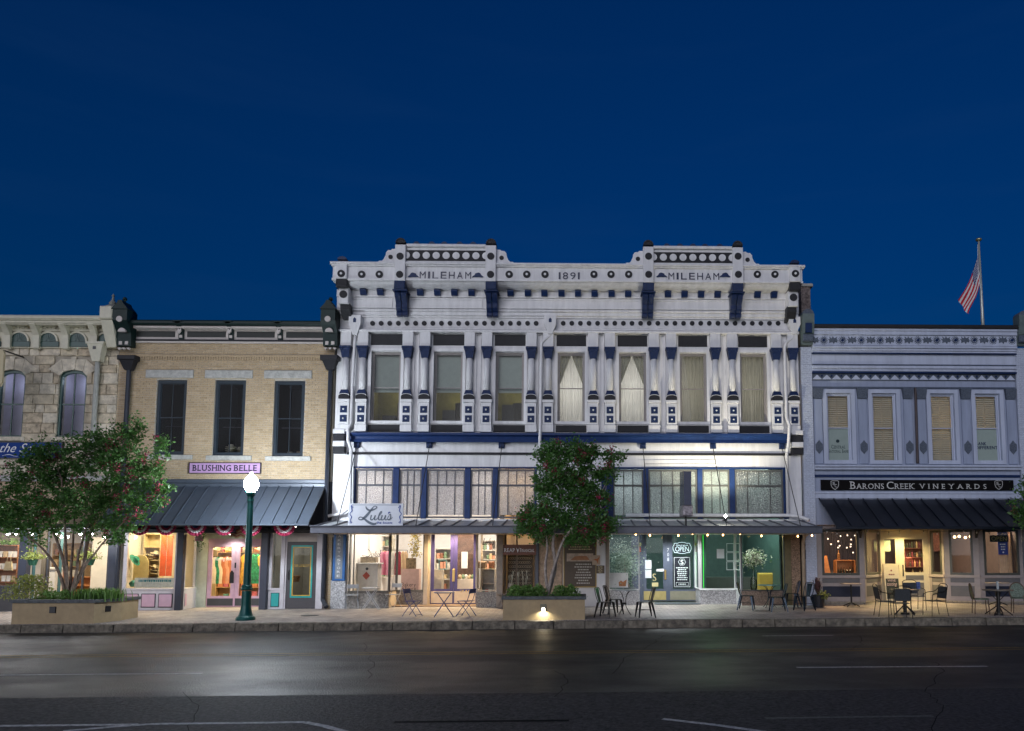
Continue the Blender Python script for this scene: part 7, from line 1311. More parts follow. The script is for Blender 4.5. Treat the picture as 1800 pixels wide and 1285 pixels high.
x0, x1, z0, z1 = rect(1041, 1055, 976, 993, -.05); t = thing('bird_plaque', 'tan square plaque with an orange flying bird beside the menu board', 'sign', ((x0 + x1) / 2, -.04, z0)); MB().cbox(x0, x1, -.06, -.022, z0, z1, .006).build('board', mat('tan_plaque', (.50, .38, .27), var=.1), t); c_, d_ = (x0 + x1) / 2, (z0 + z1) / 2; MB().prism_y([(c_ - .1, d_ + .01), (c_ + .01, d_ - .02), (c_ + .06, d_ - .13), (c_ + .07, d_ - .01), (c_ + .12, d_ + .12), (c_ + .03, d_ + .04), (c_ - .02, d_ + .04)], -.066, -.061).build('bird', mat('orange_print', (.45, .13, .03), var=0), t)
x0, x1, z0, z1 = rect(1048, 1062.5, 994, 1008, -.03); t = thing('hours_plaque', 'small dark plaque with gold lines under the bird plaque', 'sign', ((x0 + x1) / 2, -.03, z0)); B(x0, x1, -.045, -.021, z0, z1).build('board', mat('menu_brown', (.09, .06, .035)), t); mb = MB(); scribble(mb, x0 + .03, x1 - .03, z0 + .02, z1 - .02, -.046, 5, rng); mb.build('lines', GOLDT, t)
# salon door signs
yd_ = yd - .02; ZO = lambda v: fz(v, yd, 1190)
t = thing('neon_open_sign', 'scalloped neon sign reading open in the salon door', 'sign', (fx(1198, 963, yd), yd_, ZO(974))); a, b = fx(1183.5, 963, yd), fx(1214, 963, yd); NEON = mat('neon_white', (.8, .9, .9), var=0, emit=(.65, .9, 1.0), estr=.6); B(a + .03, b - .03, yd_ + .005, yd_ + .012, ZO(972), ZO(955)).build('backing', mat('neon_backing', (.03, .035, .045), rough=.3), t)
mb = MB(); c_, d_ = (a + b) / 2, (ZO(972.5) + ZO(954)) / 2; W_, H_ = (b - a) / 2, (ZO(954) - ZO(972.5)) / 2; pts = [(c_ + W_ * 1.02 * math.copysign(abs(math.cos(q)) ** .6, math.cos(q)) * (1 + .04 * math.cos(8 * q)), yd_ - .01, d_ + H_ * math.copysign(abs(math.sin(q)) ** .6, math.sin(q)) * (1 + .08 * math.cos(8 * q))) for q in [6.2832 * i / 40 for i in range(41)]]; mb.tube(pts, .006, 5); mb.build('neon_outline', NEON, t); mb = MB(); text_into(mb, 'OPEN', a + .07, b - .07, ZO(969.5), ZO(960.5), yd_ - .002, bold=-.02); script(mb, 'Come in we are', a + .1, b - .1, ZO(959.6), ZO(956.8), yd_ - .002); mb.build('neon_lettering', NEON, t); MB().tube([(c_, yd_, ZO(954)), (c_, yd_, ZT)], .008, 5).build('hanger', STEEL, t)
x0, x1 = fx(1183, 1000, yd), fx(1214.5, 1000, yd); t = thing('salon_door_board', 'black framed board with a hexagon letter emblem in the salon door', 'sign', ((x0 + x1) / 2, yd_, ZO(1034))); z0, z1 = ZO(1033.5), ZO(978); B(x0, x1, yd_ - .01, yd_ + .01, z0, z1).build('board', mat('board_black', (.02, .022, .03), rough=.25), t); f = MB(); frame(f, x0 + .035, x1 - .035, z0 + .035, z1 - .035, yd_ - .016, yd_ - .0105, .012); frame(f, x0 + .1, x1 - .1, z0 + .07, z0 + .2, yd_ - .016, yd_ - .0105, .008); WL = mat('white_line', (.7, .75, .75), var=0); f.build('white_border', WL, t)
mb = MB(); c_ = (x0 + x1) / 2; zc = z1 - .2; hx_ = [(c_ + .13 * math.cos(rad(60 * i)), yd_ - .014, zc + .13 * math.sin(rad(60 * i))) for i in range(7)]; mb.tube(hx_, .007, 4); text_into(mb, 'S', c_ - .055, c_ + .055, zc - .08, zc + .08, yd_ - .011, bold=.02); mb.build('emblem', WL, t); mb = MB(); scribble(mb, x0 + .07, x1 - .07, z0 + .26, z1 - .37, yd_ - .011, 7, rng, (.5, .9)); scribble(mb, x0 + .18, x1 - .18, z0 + .10, z0 + .17, yd_ - .011, 1, rng, (.9, .95)); mb.build('small_print', WL, t)
ds = MB(); xx0, xx1 = fx(1132, 1000, yd), fx(1168, 1000, yd)
def paper(x0, x1, z0, z1, y, m, label, name='paper_notice'): return tag(B(x0, x1, y - .004, y, z0, z1).build(name, m), label, 'notice', 'paper notices in the salon door')
PAP = mat('paper_white', (.66, .68, .70), var=.06)
paper(fx(1134, 990, yd), fx(1145, 990, yd), ZO(1000), ZO(984.5), yd - .005, PAP, 'upper white paper notice in the salon door pane'); paper(fx(1134, 1009, yd), fx(1145, 1009, yd), ZO(1016), ZO(1001.5), yd - .005, PAP, 'lower white paper notice in the salon door pane'); paper(fx(1154, 1002, yd), fx(1167, 1002, yd), ZO(1004.5), ZO(1000), yd - .005, PAP, 'small white strip notice in the salon door pane')
mb = MB(); xs_, zs_ = fx(1150, 1014, yd), ZO(1014); text_into(mb, 'S', xs_ - .06, xs_ + .07, ZO(1021), ZO(1008), yd - .004, bold=-.01); mb.build('gold_initial', mat('gold_leaf', (.62, .52, .26), rough=.4), d1); B(fx(1146, 1028, yd), fx(1157, 1028, yd), yd - .008, yd - .002, ZO(1031), ZO(1024)).build('gold_plate', MATS['gold_leaf'], d1)
# charms hanging beside the salon door
for u, lab in ((1125, 'on the jamb by the plant window'), (1224, 'on the jamb by the green window')):
    x = fx(u, 960, yd - .05); t = thing('door_charm', 'round yellow charm with red tassel ' + lab, 'ornament', (x, yd - .06, ZO(970)), 'charms beside the salon doors'); f = MB(); f.ring(x, ZO(957), .02, .05, yd - .08, yd - .05, 12); f.build('ring', mat('yellow_charm', (.55, .45, .10), var=.1), t); MB().hull([(x - .03, yd - .08, ZO(970)), (x + .03, yd - .08, ZO(970)), (x + .03, yd - .05, ZO(970)), (x - .03, yd - .05, ZO(970)), (x - .015, yd - .07, ZO(961)), (x + .015, yd - .07, ZO(961)), (x + .015, yd - .06, ZO(961)), (x - .015, yd - .06, ZO(961))]).build('tassel', mat('red_tassel', (.40, .05, .02), var=.15), t)
MB_ = MB(); mx, my = Gp(1190, 1066); q = [(fx(1152, 1066, 1.2), 1.45), (fx(1152, 1066, 1.2) - .1, .55), (fx(1229, 1066, .9), .55), (fx(1222, 1060, 1.2), 1.45)]; MB_.prism_z(q[::-1] if False else [q[1], q[2], q[3], q[0]], gz(q[0][0], 1) + .005, gz(q[0][0], 1) + .02); tag(MB_.build('door_mat', mat('grey_mat', (.10, .12, .13), rough=.9, var=.2, scale=20)), 'grey rubber mat lying before the salon doors', 'mat')
# blue box sign seen edge on, on the canopy
x, z = W(1205, 865, -1.9); t = thing('edge_on_box_sign', 'deep blue blade sign seen edge on above the canopy', 'sign', (x, -1.9, fz(915, -1.9, 1205))); zt_, zb_ = fz(828, -1.9, 1205), fz(889, -1.9, 1205); MB().hull([(x - .10, -2.3, zb_), (x + .13, -2.3, zb_), (x + .10, -1.5, zb_), (x - .13, -1.5, zb_), (x - .10, -2.3, zt_ - .05), (x + .13, -2.3, zt_ - .05), (x + .10, -1.5, zt_), (x - .13, -1.5, zt_)]).build('cabinet', mat('deep_blue_cabinet', (.012, .02, .07), rough=.25, var=.1), t); MB().cbox(x - .15, x + .17, -2.3, -1.5, fz(908, -1.9, 1205), zb_ - .002, .03).build('lower_cabinet', mat('crinkled_foil', (.40, .36, .38), rough=.3, metal=.5, var=.4, scale=12, bump=1), t); MB().tube([(x, -1.9, fz(908, -1.9, 1205)), (x, -1.9, 2.68)], .03, 8).build('stand', BLACK, t)
# medallion and plaques on the mauve pier
x, z = W(1424, 957, -.07); t = thing('state_medallion', 'round dark medallion with a pale state outline on the mauve pier', 'plaque', (x, -.07, z - .18)); MB().disc(x, z, .18, -.085, -.062, 24).build('disc', mat('bronze_dark', (.05, .03, .025), rough=.4, metal=.4), t); f = MB(); f.ring(x, z, .155, .18, -.092, -.084, 20); f.build('rim', MATS['bronze_dark'], t); tx = [(-.03, .11), (.02, .11), (.02, .05), (.07, .04), (.10, .03), (.105, -.02), (.09, -.05), (.03, -.09), (.035, -.13), (.0, -.12), (-.03, -.07), (-.06, -.05), (-.085, -.03), (-.11, .01), (-.03, .02)]; MB().prism_y([(x + a * .95, z + b * .95) for a, b in tx][::-1], -.093, -.086).build('state_outline', mat('pale_relief', (.50, .44, .36), var=.1), t)
for v0, v1, u0, u1, lab in ((966, 982.5, 1414.5, 1436, 'dark bronze text plaque below the round medallion'), (987, 993, 1419, 1433, 'small dark plate below the bronze text plaque')):
    x0, x1, z0, z1 = rect(u0, u1, v0, v1, -.07); t = thing('bronze_plaque', lab, 'plaque', ((x0 + x1) / 2, -.07, z0), 'plaques on the mauve pier'); MB().cbox(x0, x1, -.085, -.062, z0, z1, .006).build('plate', mat('plaque_bronze', (.035, .027, .02), rough=.4, metal=.3), t); mb = MB(); scribble(mb, x0 + .03, x1 - .03, z0 + .03, z1 - .03, -.086, 5 if v1 - v0 > 10 else 1, rng, (.7, .98)); mb.build('raised_text', mat('plaque_text', (.16, .12, .07), rough=.4), t)
# neon open sign and banner in the last winery window
x0, x1, z0, z1 = rect(1740, 1772, 941, 952.5, .03); t = thing('window_open_sign', 'dark window sign with yellow outlined letters reading open', 'sign', ((x0 + x1) / 2, .04, z0)); B(x0, x1, .03, .05, z0, z1).build('panel', mat('led_black', (.015, .015, .02), rough=.3), t); mb = MB(); text_into(mb, 'OPEN', x0 + .05, x1 - .05, z0 + .04, z1 - .04, .029); mb.build('lettering', mat('dim_led', (.40, .32, .12), var=0), t); mb = MB(); mb.tube([((x0 + x1) / 2, .04, z1), ((x0 + x1) / 2, .04, VT)], .006, 4); mb.build('hanger', BLACK, t)
x0, x1, z0, z1 = rect(1757, 1774, 933, 975, .2); t = thing('blue_banner', 'narrow royal blue banner with white print hanging in the winery window', 'banner', ((x0 + x1) / 2, .3, z0)); B(x0, x1, .30, .31, z0, z1).build('cloth', mat('banner_blue', (.02, .05, .28), rough=.7, var=.08), t); mb = MB(); text_into(mb, 'BARONS', x0 + .03, x1 - .03, z1 - .17, z1 - .09, .299); scribble(mb, x0 + .05, x1 - .05, z0 + .14, z0 + .40, .299, 3, rng); mb.disc((x0 + x1) / 2, z0 + .08, .03, .294, .299, 8); mb.build('print', WL, t)
# bunting under the slate awning
RED = mat('bunting_red', (.34, .02, .07), rough=.8, var=.1); WHT = mat('bunting_white', (.68, .64, .62), rough=.8, var=.05); BLU = mat('bunting_blue', (.03, .07, .16), rough=.8, var=.1)
for u, w in ((246, 36), (292, 36), (344, 38), (394, 36), (441, 38), (500, 38)):
    x = fx(u, 924, -1.3); zt2 = fz(923, -1.3, 400); r = w / 2 / 54.7; t = thing('bunting_fan', ('red white and blue bunting fan ' + {246: 'at the myrtle end of the slate awning', 292: 'above the hat display window', 344: 'just past the first iron post', 394: 'above the pink doors', 441: 'behind the street lamp', 500: 'above the charcoal door'}[u]), 'bunting', (x, -1.3, zt2 - r), 'bunting fans along the slate awning')
    for r0, r1, m in ((0.001, .30, BLU), (.30, .52, RED), (.52, .74, WHT), (.74, 1.0, RED)):
        f = MB(); n = 20
        for i in range(n): 
            a, b = rad(180 + 180 * i / n), rad(180 + 180 * (i + 1) / n); ya, yb2 = -1.3 + .025 * math.cos(i * 3.14), -1.3 + .025 * math.cos((i + 1) * 3.14)
            f.add([(x + r * r0 * math.cos(a), ya, zt2 + r * r0 * math.sin(a)), (x + r * r1 * math.cos(a), ya, zt2 + r * r1 * math.sin(a)), (x + r * r1 * math.cos(b), yb2, zt2 + r * r1 * math.sin(b)), (x + r * r0 * math.cos(b), yb2, zt2 + r * r0 * math.sin(b))], [(0, 1, 2, 3)])
        f.build('pleated_band', m, t)
x, z = W(418, 937, -.9); t = thing('wooden_flag', 'small wavy striped wooden flag hanging above the pink doors', 'flag', (x, -.9, z - .15)); n = 12
for s in range(6):
    f = MB()
    for i in range(n):
        xa, xb = x - .22 + .44 * i / n, x - .22 + .44 * (i + 1) / n; za, zb3 = z + .12 - .045 * s + .025 * math.sin(i * .9), z + .12 - .045 * s + .025 * math.sin((i + 1) * .9); f.hull([(xa, -.92, za - .04), (xb, -.92, zb3 - .04), (xb, -.9, zb3 - .04), (xa, -.9, za - .04), (xa, -.92, za), (xb, -.92, zb3), (xb, -.9, zb3), (xa, -.9, za)])
    f.build('stripe', mat('flag_wood_red', (.30, .06, .03), var=.2) if s % 2 == 0 else mat('flag_wood_tan', (.42, .30, .14), var=.2), t)
MB().box(x - .22, x - .06, -.935, -.921, z + .0, z + .14).build('canton', mat('flag_wood_blue', (.03, .05, .11)), t); MB().tube([(x, -.9, z + .13), (x, -.9, BT)], .005, 4).build('cord', BLACK, t)
x, z = W(352, 950, -.3); g = MB(); rng = random.Random(91)
for i in range(260): g.leaf((x + rng.gauss(0, .06), -.3 + rng.gauss(0, .05), z - abs(rng.gauss(0, .22)) + .25), .07, .035, rng)
tag(g.build('hanging_greenery', LEAF), 'trailing green garland hanging beside the pink doors', 'plant')['kind'] = 'stuff'
t = tag(MB().hull([(x - .16, -.36, z - .02), (x + .1, -.36, z - .02), (x + .1, -.3, z - .02), (x - .16, -.3, z - .02), (x - .1, -.36, z + .25), (x + .06, -.36, z + .25), (x + .06, -.3, z + .25), (x - .1, -.3, z + .25)]).build('striped_cloth', mat('striped_cloth', (.45, .20, .24), var=.6, scale=30)), 'red and white striped cloth hung above the green garland', 'cloth')
# string lights
def string_lights(label, pts, lit, n, col, group='string lights under the canopies', drop=.09):
    P_ = [Vector(p) for p in pts]; t = thing('string_lights', label, 'string lights', tuple(P_[0]), group); line = []; tot = len(P_) - 1
    for k in range(tot):
        for i in range(8): f = i / 8; p = P_[k].lerp(P_[k + 1], f); line.append(p - Vector((0, 0, .12 * 4 * f * (1 - f))))
    line.append(P_[-1]); c = MB(); c.tube(line, .006, 4); c.build('cable', BLACK, t)
    for i in range(n):
        f = (i + .5) / n * (len(line) - 1); a = int(f); p = line[a].lerp(line[min(a + 1, len(line) - 1)], f - a); s = MB().lathe(p.x, p.y, [(.016, p.z - drop * .55), (.016, p.z)], 6).build('socket', BLACK, t); b = MB(); b.blob((p.x, p.y, p.z - drop), (.025, .025, .034), 8, 6); b.build('bulb', lit, s, smooth=True)
BULB_ON = mat('lit_bulb', (.9, .7, .4), var=0, emit=(1, .50, .16), estr=8); BULB_OFF = mat('clear_bulb', (.62, .60, .55), rough=.15, var=0)
zz = zf0 + .0; yy = -.9
string_lights('lit amber string lights in front of the salon windows', [(X0(1105, 950, yy), yy, 2.62), (fx(1165, 950, yy), yy, 2.62), (fx(1225, 950, yy), yy, 2.62), (fx(1290, 950, yy), yy, 2.62), (fx(1380, 950, yy), yy, 2.60), (fx(1440, 950, yy), yy, 2.58)], BULB_ON, 12, None)
string_lights('unlit string lights in front of the cafe windows', [(fx(548, 945, -2.1), -2.1, 2.52), (fx(640, 945, yy), yy, 2.66), (fx(740, 945, yy), yy, 2.66), (fx(860, 945, yy), yy, 2.66), (fx(960, 945, yy), yy, 2.66)], BULB_OFF, 15, None)
string_lights('unlit string lights under the black winery awning', [(fx(1445, 935, -.6), -.6, 2.68), (fx(1520, 935, -.6), -.6, 2.68), (fx(1600, 935, -.6), -.6, 2.68), (fx(1700, 935, -.6), -.6, 2.68), (fx(1795, 935, -.6), -.6, 2.68)], BULB_OFF, 17, None)
# ================================================================ what stands inside the shop windows
rng = random.Random(123)
def inside(name, label, cat, group=None): return lambda mb, m, smooth=False: tag(mb.build(name, m, smooth=smooth), label, cat, group)
def garment(x, y, zt, w, h, m, label, group):
    g = MB(); n = 10; zs = [0, -.04, -.10, -.3, -.6, -1]; ws = [.12, .5, 1, .85, .95, 1.1]; vs = []
    for k, (dz, ww) in enumerate(zip(zs, ws)):
        for i in range(n): a = 6.283 * i / n; vs.append((x + w * .5 * ww * math.cos(a), y + .07 * math.sin(a) * (1 + .3 * math.sin(3 * a + k)), zt + dz * h))
    g.add(vs, [(k * n + i, k * n + (i + 1) % n, (k + 1) * n + (i + 1) % n, (k + 1) * n + i) for k in range(len(zs) - 1) for i in range(n)]); return tag(g.build('garment', m, smooth=True), label, 'garment', group)
def rail(x0, x1, y, z, zf, label):
    t = thing('clothes_rail', label, 'rail', ((x0 + x1) / 2, y, zf)); MB().tube([(x0, y, z), (x1, y, z)], .012, 6).build('bar', BLACK, t)
    for x in (x0, x1): MB().tube([(x, y, zf), (x, y, z)], .012, 6).build('upright', BLACK, t)
def shelf_unit(name, label, x0, x1, y, z0, z1, rows, m, cols=0):
    t = thing(name, label, 'shelf', ((x0 + x1) / 2, y, z0)); h = (z1 - z0) / rows
    for s in (x0, x1 - .03): B(s, s + .03, y, y + .3, z0, z1).build('side', m, t)
    B(x0 + .03, x1 - .03, y + .28, y + .3, z0, z1).build('back', m, t)
    for r in range(rows + 1): B(x0 + .031, x1 - .031, y, y + .279, z0 + r * h - .015, z0 + r * h + .015).build('shelf', m, t)
    return t
C = lambda n, c, **k: mat(n, c, **k)
# --- hat and dress shop
y = .75; zfl_ = zs1 + .05
shelf_unit('hat_shelf', 'cream shelf of straw hats in the pink panelled window', X0(250, 1000, 1.2) , fx(280, 1000, 1.2), 1.2, zfl_, 2.5, 4, C('cream_shelf', (.62, .52, .32)))
for r in range(3):
    for k in range(4): hat(fx(265, 1000, 1.2) + (-.06, .07)[k % 2], 1.35, zfl_ + .05 + (2.5 - zfl_) / 4 * (r + 0) + .055 * k, .95, HAT if (r + k) % 3 else C('brown_hat', (.22, .13, .06)), ('straw hat in the pile on the bottom shelf of the hat window', 'straw hat in the pile on the middle shelf of the hat window', 'straw hat in the pile on the upper shelf of the hat window')[r], 'hats piled on the window shelf', .25)
hat(fx(236, 982, .55), .55, fz(985, .55, 236), 1.15, C('green_hat', (.01, .20, .15), rough=.7), 'green felt hat propped in the pink panelled window', None, 1.0)
t = thing('arched_stand', 'pale arched display stand behind the green hat', 'stand', (fx(246, 1000, .9), .9, zfl_)); a_ = fx(246, 1000, .9); MB().prism_y([(a_ - .28, zfl_), (a_ + .28, zfl_), (a_ + .28, 1.5)] + arc(a_, 1.5, .28, 0, 180, 10)[1:-1] + [(a_ - .28, 1.5)], .9, .94).build('panel', C('ochre_board', (.55, .45, .22)), t)
for i, (u, w) in enumerate(((287, .34), (298, .34))): tag(B(fx(u, 970, 1.0) - w * .28, fx(u, 970, 1.0) + w * .28, 1.0, 1.03, 1.05, 2.45).build('scarf', C('coral_cloth', (.62, .10, .03), rough=.8, var=.2, scale=5)), 'coral scarf hanging full length in the hat window', 'scarf', 'coral scarves in the hat window')
for i in range(6): o = MB(); o.blob((fx(233 + 14 * i, 1020, .5), .5, zfl_ + .14), (.10, .07, .11), 9, 6, .2); tag(o.build('display_item', [C('teal_item', (.05, .25, .24)), C('ivory_item', (.65, .60, .48)), C('blue_item', (.10, .20, .45)), C('red_item', (.50, .05, .04))][i % 4], smooth=True), ('teal trinket at the front of the hat window', 'ivory trinket at the front of the hat window', 'blue trinket at the front of the hat window', 'red trinket at the front of the hat window')[i % 4], 'trinket', 'trinkets at the front of the hat window')
tag(B(fx(236, 1028, .25), fx(306, 1028, .25), .25, .27, zfl_ + .01, zfl_ + .34).build('window_banner', C('white_banner', (.62, .68, .64), var=.15, scale=12)), 'white printed cloth across the foot of the hat window', 'banner')
mb = MB(); text_into(mb, 'FREDDIE AND FRIENDS'[:7], fx(242, 1020, .24), fx(300, 1020, .24), zfl_ + .18, zfl_ + .30, .24, bold=.02) if False else scribble(mb, fx(242, 1020, .24), fx(302, 1020, .24), zfl_ + .16, zfl_ + .32, .249, 1, rng, (.95, .98)); tag(mb.build('banner_print', C('teal_print', (.03, .22, .26), var=0)), 'teal print on the white window cloth', 'lettering')
RGs = [(C('cream_dress', (.62, .55, .42), rough=.9), 'cream'), (C('rust_dress', (.48, .16, .07), rough=.9, var=.15), 'rust'), (C('peach_dress', (.60, .30, .18), rough=.9, var=.15), 'peach'), (C('green_dress', (.02, .24, .13), rough=.9, var=.5, scale=12), 'green patterned'), (C('amber_dress', (.60, .35, .06), rough=.9, var=.3), 'amber')]
zr = fz(978, 2.0, 400); rail(fx(372, 980, 2.0), fx(414, 980, 2.0), 2.0, zr, .03, 'black clothes rail behind the pink door clear of the lamp post'); rail(fx(424, 980, 2.0), fx(466, 980, 2.0), 2.0, zr + .1, .03, 'black clothes rail behind the pink door by the lamp post')
for i, (u, k) in enumerate(((377, 0), (383, 3), (388, 0), (394, 1), (400, 2), (406, 1), (411, 4))): garment(fx(u, 1000, 2.0), 2.0, zr - .02, .26, .95, RGs[k][0], RGs[k][1] + ' dress on the rail behind the pink door clear of the lamp post', 'dresses on the shop rails')
for i, (u, k) in enumerate(((430, 4), (437, 2), (445, 3), (452, 3), (459, 4))): garment(fx(u, 1000, 2.0), 2.0, zr + .08, .30, 1.05, RGs[k][0], RGs[k][1] + ' dress on the rail behind the lamp post door', 'dresses on the shop rails')
for u in (382, 400, 434, 456): hat(fx(u, 970, 2.6), 2.6, zr + .22, 1.0, HAT, 'straw hat on the wall above the dress rails', 'hats above the dress rails', .3)
tag(MB().lathe(fx(520, 1007, 1.0), 1.0, [(.12, .85), (.16, 1.05), (.165, 1.06)], 14).build('wicker_basket', C('wicker', (.32, .18, .07), var=.4, scale=30)), 'brown wicker basket behind the charcoal door pane', 'basket')
mb = MB(); script(mb, 'Blushing Belle', fx(376, 983, yr), fx(408, 983, yr), fz(987, yr, 390), fz(979, yr, 390), yr + .02, .4, .01); mb.build('door_script', MATS['white_letter'], belle)
# --- cafe
y = 2.2
t = thing('white_cupboard', 'tall white cupboard with a red diamond ornament in the cafe window', 'cupboard', (fx(647, 1000, 1.1), 1.1, .06)); a, b = fx(626, 1010, 1.1), fx(664, 1010, 1.1); zc = fz(992, 1.1, 640); B(a, b, 1.1, 1.6, .45, zc).build('case', C('chalk_white', (.50, .50, .48), var=.1), t); MB().cbox(a - .05, b + .05, 1.05, 1.65, zc + .001, zc + .05, .01).build('cornice', C('chalk_white', (.5, .5, .48)), t)
for x in (a + .05, b - .09):
    for yy_ in (1.12, 1.54): B(x, x + .04, yy_, yy_ + .04, .07, .449).build('leg', MATS['chalk_white'], t)
xm3 = (a + b) / 2 - .02; zz3 = fz(1012, 1.1, 645); MB().prism_y([(xm3 - .13, zz3), (xm3, zz3 - .14), (xm3 + .13, zz3), (xm3, zz3 + .14)], 1.08, 1.098).build('red_diamond', C('brick_red', (.30, .05, .03)), t); MB().disc(xm3 + .02, zz3 + .24, .05, 1.085, 1.098, 10).build('knob', BLACK, t)
tag(B(a + .1, b - .1, 1.2, 1.5, zc + .052, zc + .25).build('crate', C('old_crate', (.30, .24, .17), var=.3, scale=14)), 'weathered crate on top of the white cupboard', 'crate')
mb = MB(); p = lambda u, v, w: (fx(u, v, .05), fz(v, .05, u), w); stroke(mb, [p(647, 965, .012), p(652, 972, .015), p(648, 978, .02), p(640, 979, .012), p(637, 976, .01), p(645, 978, .015), p(656, 980, .012)], .04); script(mb, 'ulus', fx(652, 976, .05), fx(670, 976, .05), fz(979, .05, 660), fz(969, .05, 660), .04, .5); mb.build('window_script', BLACK, main)
rail(fx(669, 967, 2.0), fx(716, 967, 2.0), 2.0, fz(967, 2.0, 690), .06, 'thin black clothes rail at the back of the cafe window')
for i, (u, c) in enumerate(((672, 'pink'), (676, 'rose'), (681, 'pink'), (690, 'ivory'), (698, 'crimson'), (702, 'crimson'), (708, 'tan'), (713, 'tan'))):
    m = {'pink': C('pink_cloth', (.62, .25, .34), rough=.9), 'rose': C('rose_cloth', (.40, .08, .14), rough=.9), 'ivory': C('ivory_cloth', (.62, .58, .52), rough=.9), 'crimson': C('crimson_cloth', (.28, .03, .05), rough=.9), 'tan': C('tan_cloth', (.55, .38, .22), rough=.9)}[c]; garment(fx(u, 990, 2.0), 2.0, fz(969, 2.0, 690), .17, .85, m, c + ' garment on the rail in the cafe window', 'garments in the cafe window')
tag(B(fx(705, 1015, 1.7), fx(736, 1015, 1.7), 1.7, 2.1, .06, fz(1000, 1.7, 720)).build('display_table', C('pink_table', (.55, .36, .30), var=.1)), 'pinkish display table in the cafe window', 'table'); tag(B(fx(712, 992, 1.6), fx(729, 992, 1.6), 1.75, 1.85, fz(1003, 1.6, 720), fz(981, 1.6, 720)).build('kraft_poster', C('kraft', (.22, .15, .07), var=.5, scale=12)), 'brown kraft poster with dark pictures in the cafe window', 'poster')
mb = MB(); text_into(mb, 'Bakery', fx(706, 1027, yb), fx(731, 1027, yb), fz(1031, yb, 720), fz(1024, yb, 720), yb + .0); text_into(mb, '&', fx(706, 1034, yb), fx(711, 1034, yb), fz(1038, yb, 720) + .02, fz(1032, yb, 720), yb); text_into(mb, 'Store', fx(712, 1034, yb), fx(731, 1034, yb), fz(1037, yb, 720), fz(1031.5, yb, 720), yb); mb.build('window_lettering', BLACK, main)
g = MB(); x_ = fx(730, 950, 1.8)
for i in range(500): g.leaf((x_ + rng.gauss(0, .08), 1.8 + rng.gauss(0, .06), 1.7 + rng.random() * 1.3), .08, .05, rng)
stuff(tag(g.build('flower_garland', C('yellow_garland', (.45, .34, .03), var=.6, scale=14)), 'yellow and green flower garland hanging in the cafe window', 'garland'))
tag(B(fx(762, 1020, 2.4), fx(776, 1020, 2.4), 2.4, 2.9, .06, fz(1001, 2.4, 770)).build('counter', C('grey_wood', (.40, .36, .30), var=.2)), 'pale grey wooden counter behind the purple door nearer the cafe window', 'counter'); f = MB(); a, b, c, d = rect(771, 785, 984, 1001, 2.3); frame(f, a, b, c, d, 2.3, 2.33, .03); f = tag(f.build('picture_frame', C('teal_frame', (.10, .22, .24))), 'teal picture frame standing on the cafe counter', 'frame'); 
tag(B(fx(803, 960, 4.0), fx(833, 960, 4.0), 4.0, 4.1, .06, 2.9).build('slat_wall', C('dark_slats', (.13, .07, .045), var=.4, scale=8)), 'dark brown slatted wall panel behind the purple doors', 'panel'); tag(B(fx(811, 985, 3.8), fx(822, 985, 3.8), 3.8, 3.84, fz(999, 3.8, 815), fz(970, 3.8, 815)).build('menu_board', C('menu_white', (.68, .64, .60))), 'white menu board on the dark slatted panel', 'sign'); tag(B(fx(804, 1030, 2.6), fx(832, 1030, 2.6), 2.6, 3.2, .06, fz(1018, 2.6, 818)).build('bakery_case', C('case_cream', (.58, .50, .40), var=.08)), 'cream bakery case behind the purple door with the brass plate', 'counter')
for i in range(5): o = MB(); o.blob((fx(808 + 5.5 * i, 1012, 2.7), 2.8, fz(1018, 2.6, 818) + .08), (.07, .07, .09), 8, 6, .2); tag(o.build('pastry_bag', [C('cake_tan', (.42, .30, .16)), C('cake_green', (.14, .19, .10)), C('cake_cream', (.58, .52, .42))][i % 3]), ('tan bag on the bakery case', 'green bag on the bakery case', 'cream bag on the bakery case')[i % 3], 'bag', 'bags on the bakery case')
shelf_unit('gift_shelf', 'grey gift shelf in the window beside the tan post', fx(846, 1010, .8), fx(870, 1010, .8), .8, .3, fz(1001, .8, 858), 2, C('grey_wood', (.40, .36, .30)))
for i, (u, z, m, lab) in enumerate(((850, fz(1000, .8, 858) + .0, C('crate_tan', (.42, .28, .17), var=.4, scale=14), 'tan lettered gift box on the gift shelf'), (864, fz(1000, .8, 858), C('rust_lantern', (.25, .10, .04)), 'rust coloured lantern on the gift shelf'))): tag(MB().cbox(fx(u, 990, .9) - .10, fx(u, 990, .9) + .10, .85, 1.05, z + .02, z + .26, .03).build('gift', m), lab, 'gift')
for i, m in enumerate((C('green_book', (.06, .14, .10)), C('red_book', (.35, .06, .04)), C('cream_book', (.55, .5, .4)))): tag(B(fx(850 + 6 * i, 1020, .9) - .06, fx(850 + 6 * i, 1020, .9) + .06, .85, 1.05, .32 + .0, .60).build('book', m), ('green boxed gift inside the gift shelf', 'red boxed gift inside the gift shelf', 'cream boxed gift inside the gift shelf')[i], 'box')
mb = MB(); script(mb, 'Lulus', fx(848, 953, .06), fx(870, 953, .06), fz(958, .06, 858), fz(946, .06, 858), .05, .5); mb.build('window_script', C('brown_letter', (.06, .03, .02), var=0), main)
for u in (668, 806, 824): pd = thing('pendant_lamp', 'dark pendant lamp hanging in the cafe', 'lamp', (fx(u, 950, 2.5), 2.5, 2.6), 'pendant lamps in the cafe'); MB().lathe(fx(u, 950, 2.5), 2.5, [(.14, 2.55), (.10, 2.66), (.03, 2.74)], 12).build('shade', C('pewter', (.16, .15, .13), metal=.5), pd); MB().tube([(fx(u, 950, 2.5), 2.5, 2.74), (fx(u, 950, 2.5), 2.5, 4.8)], .006, 4).build('cord', BLACK, pd)
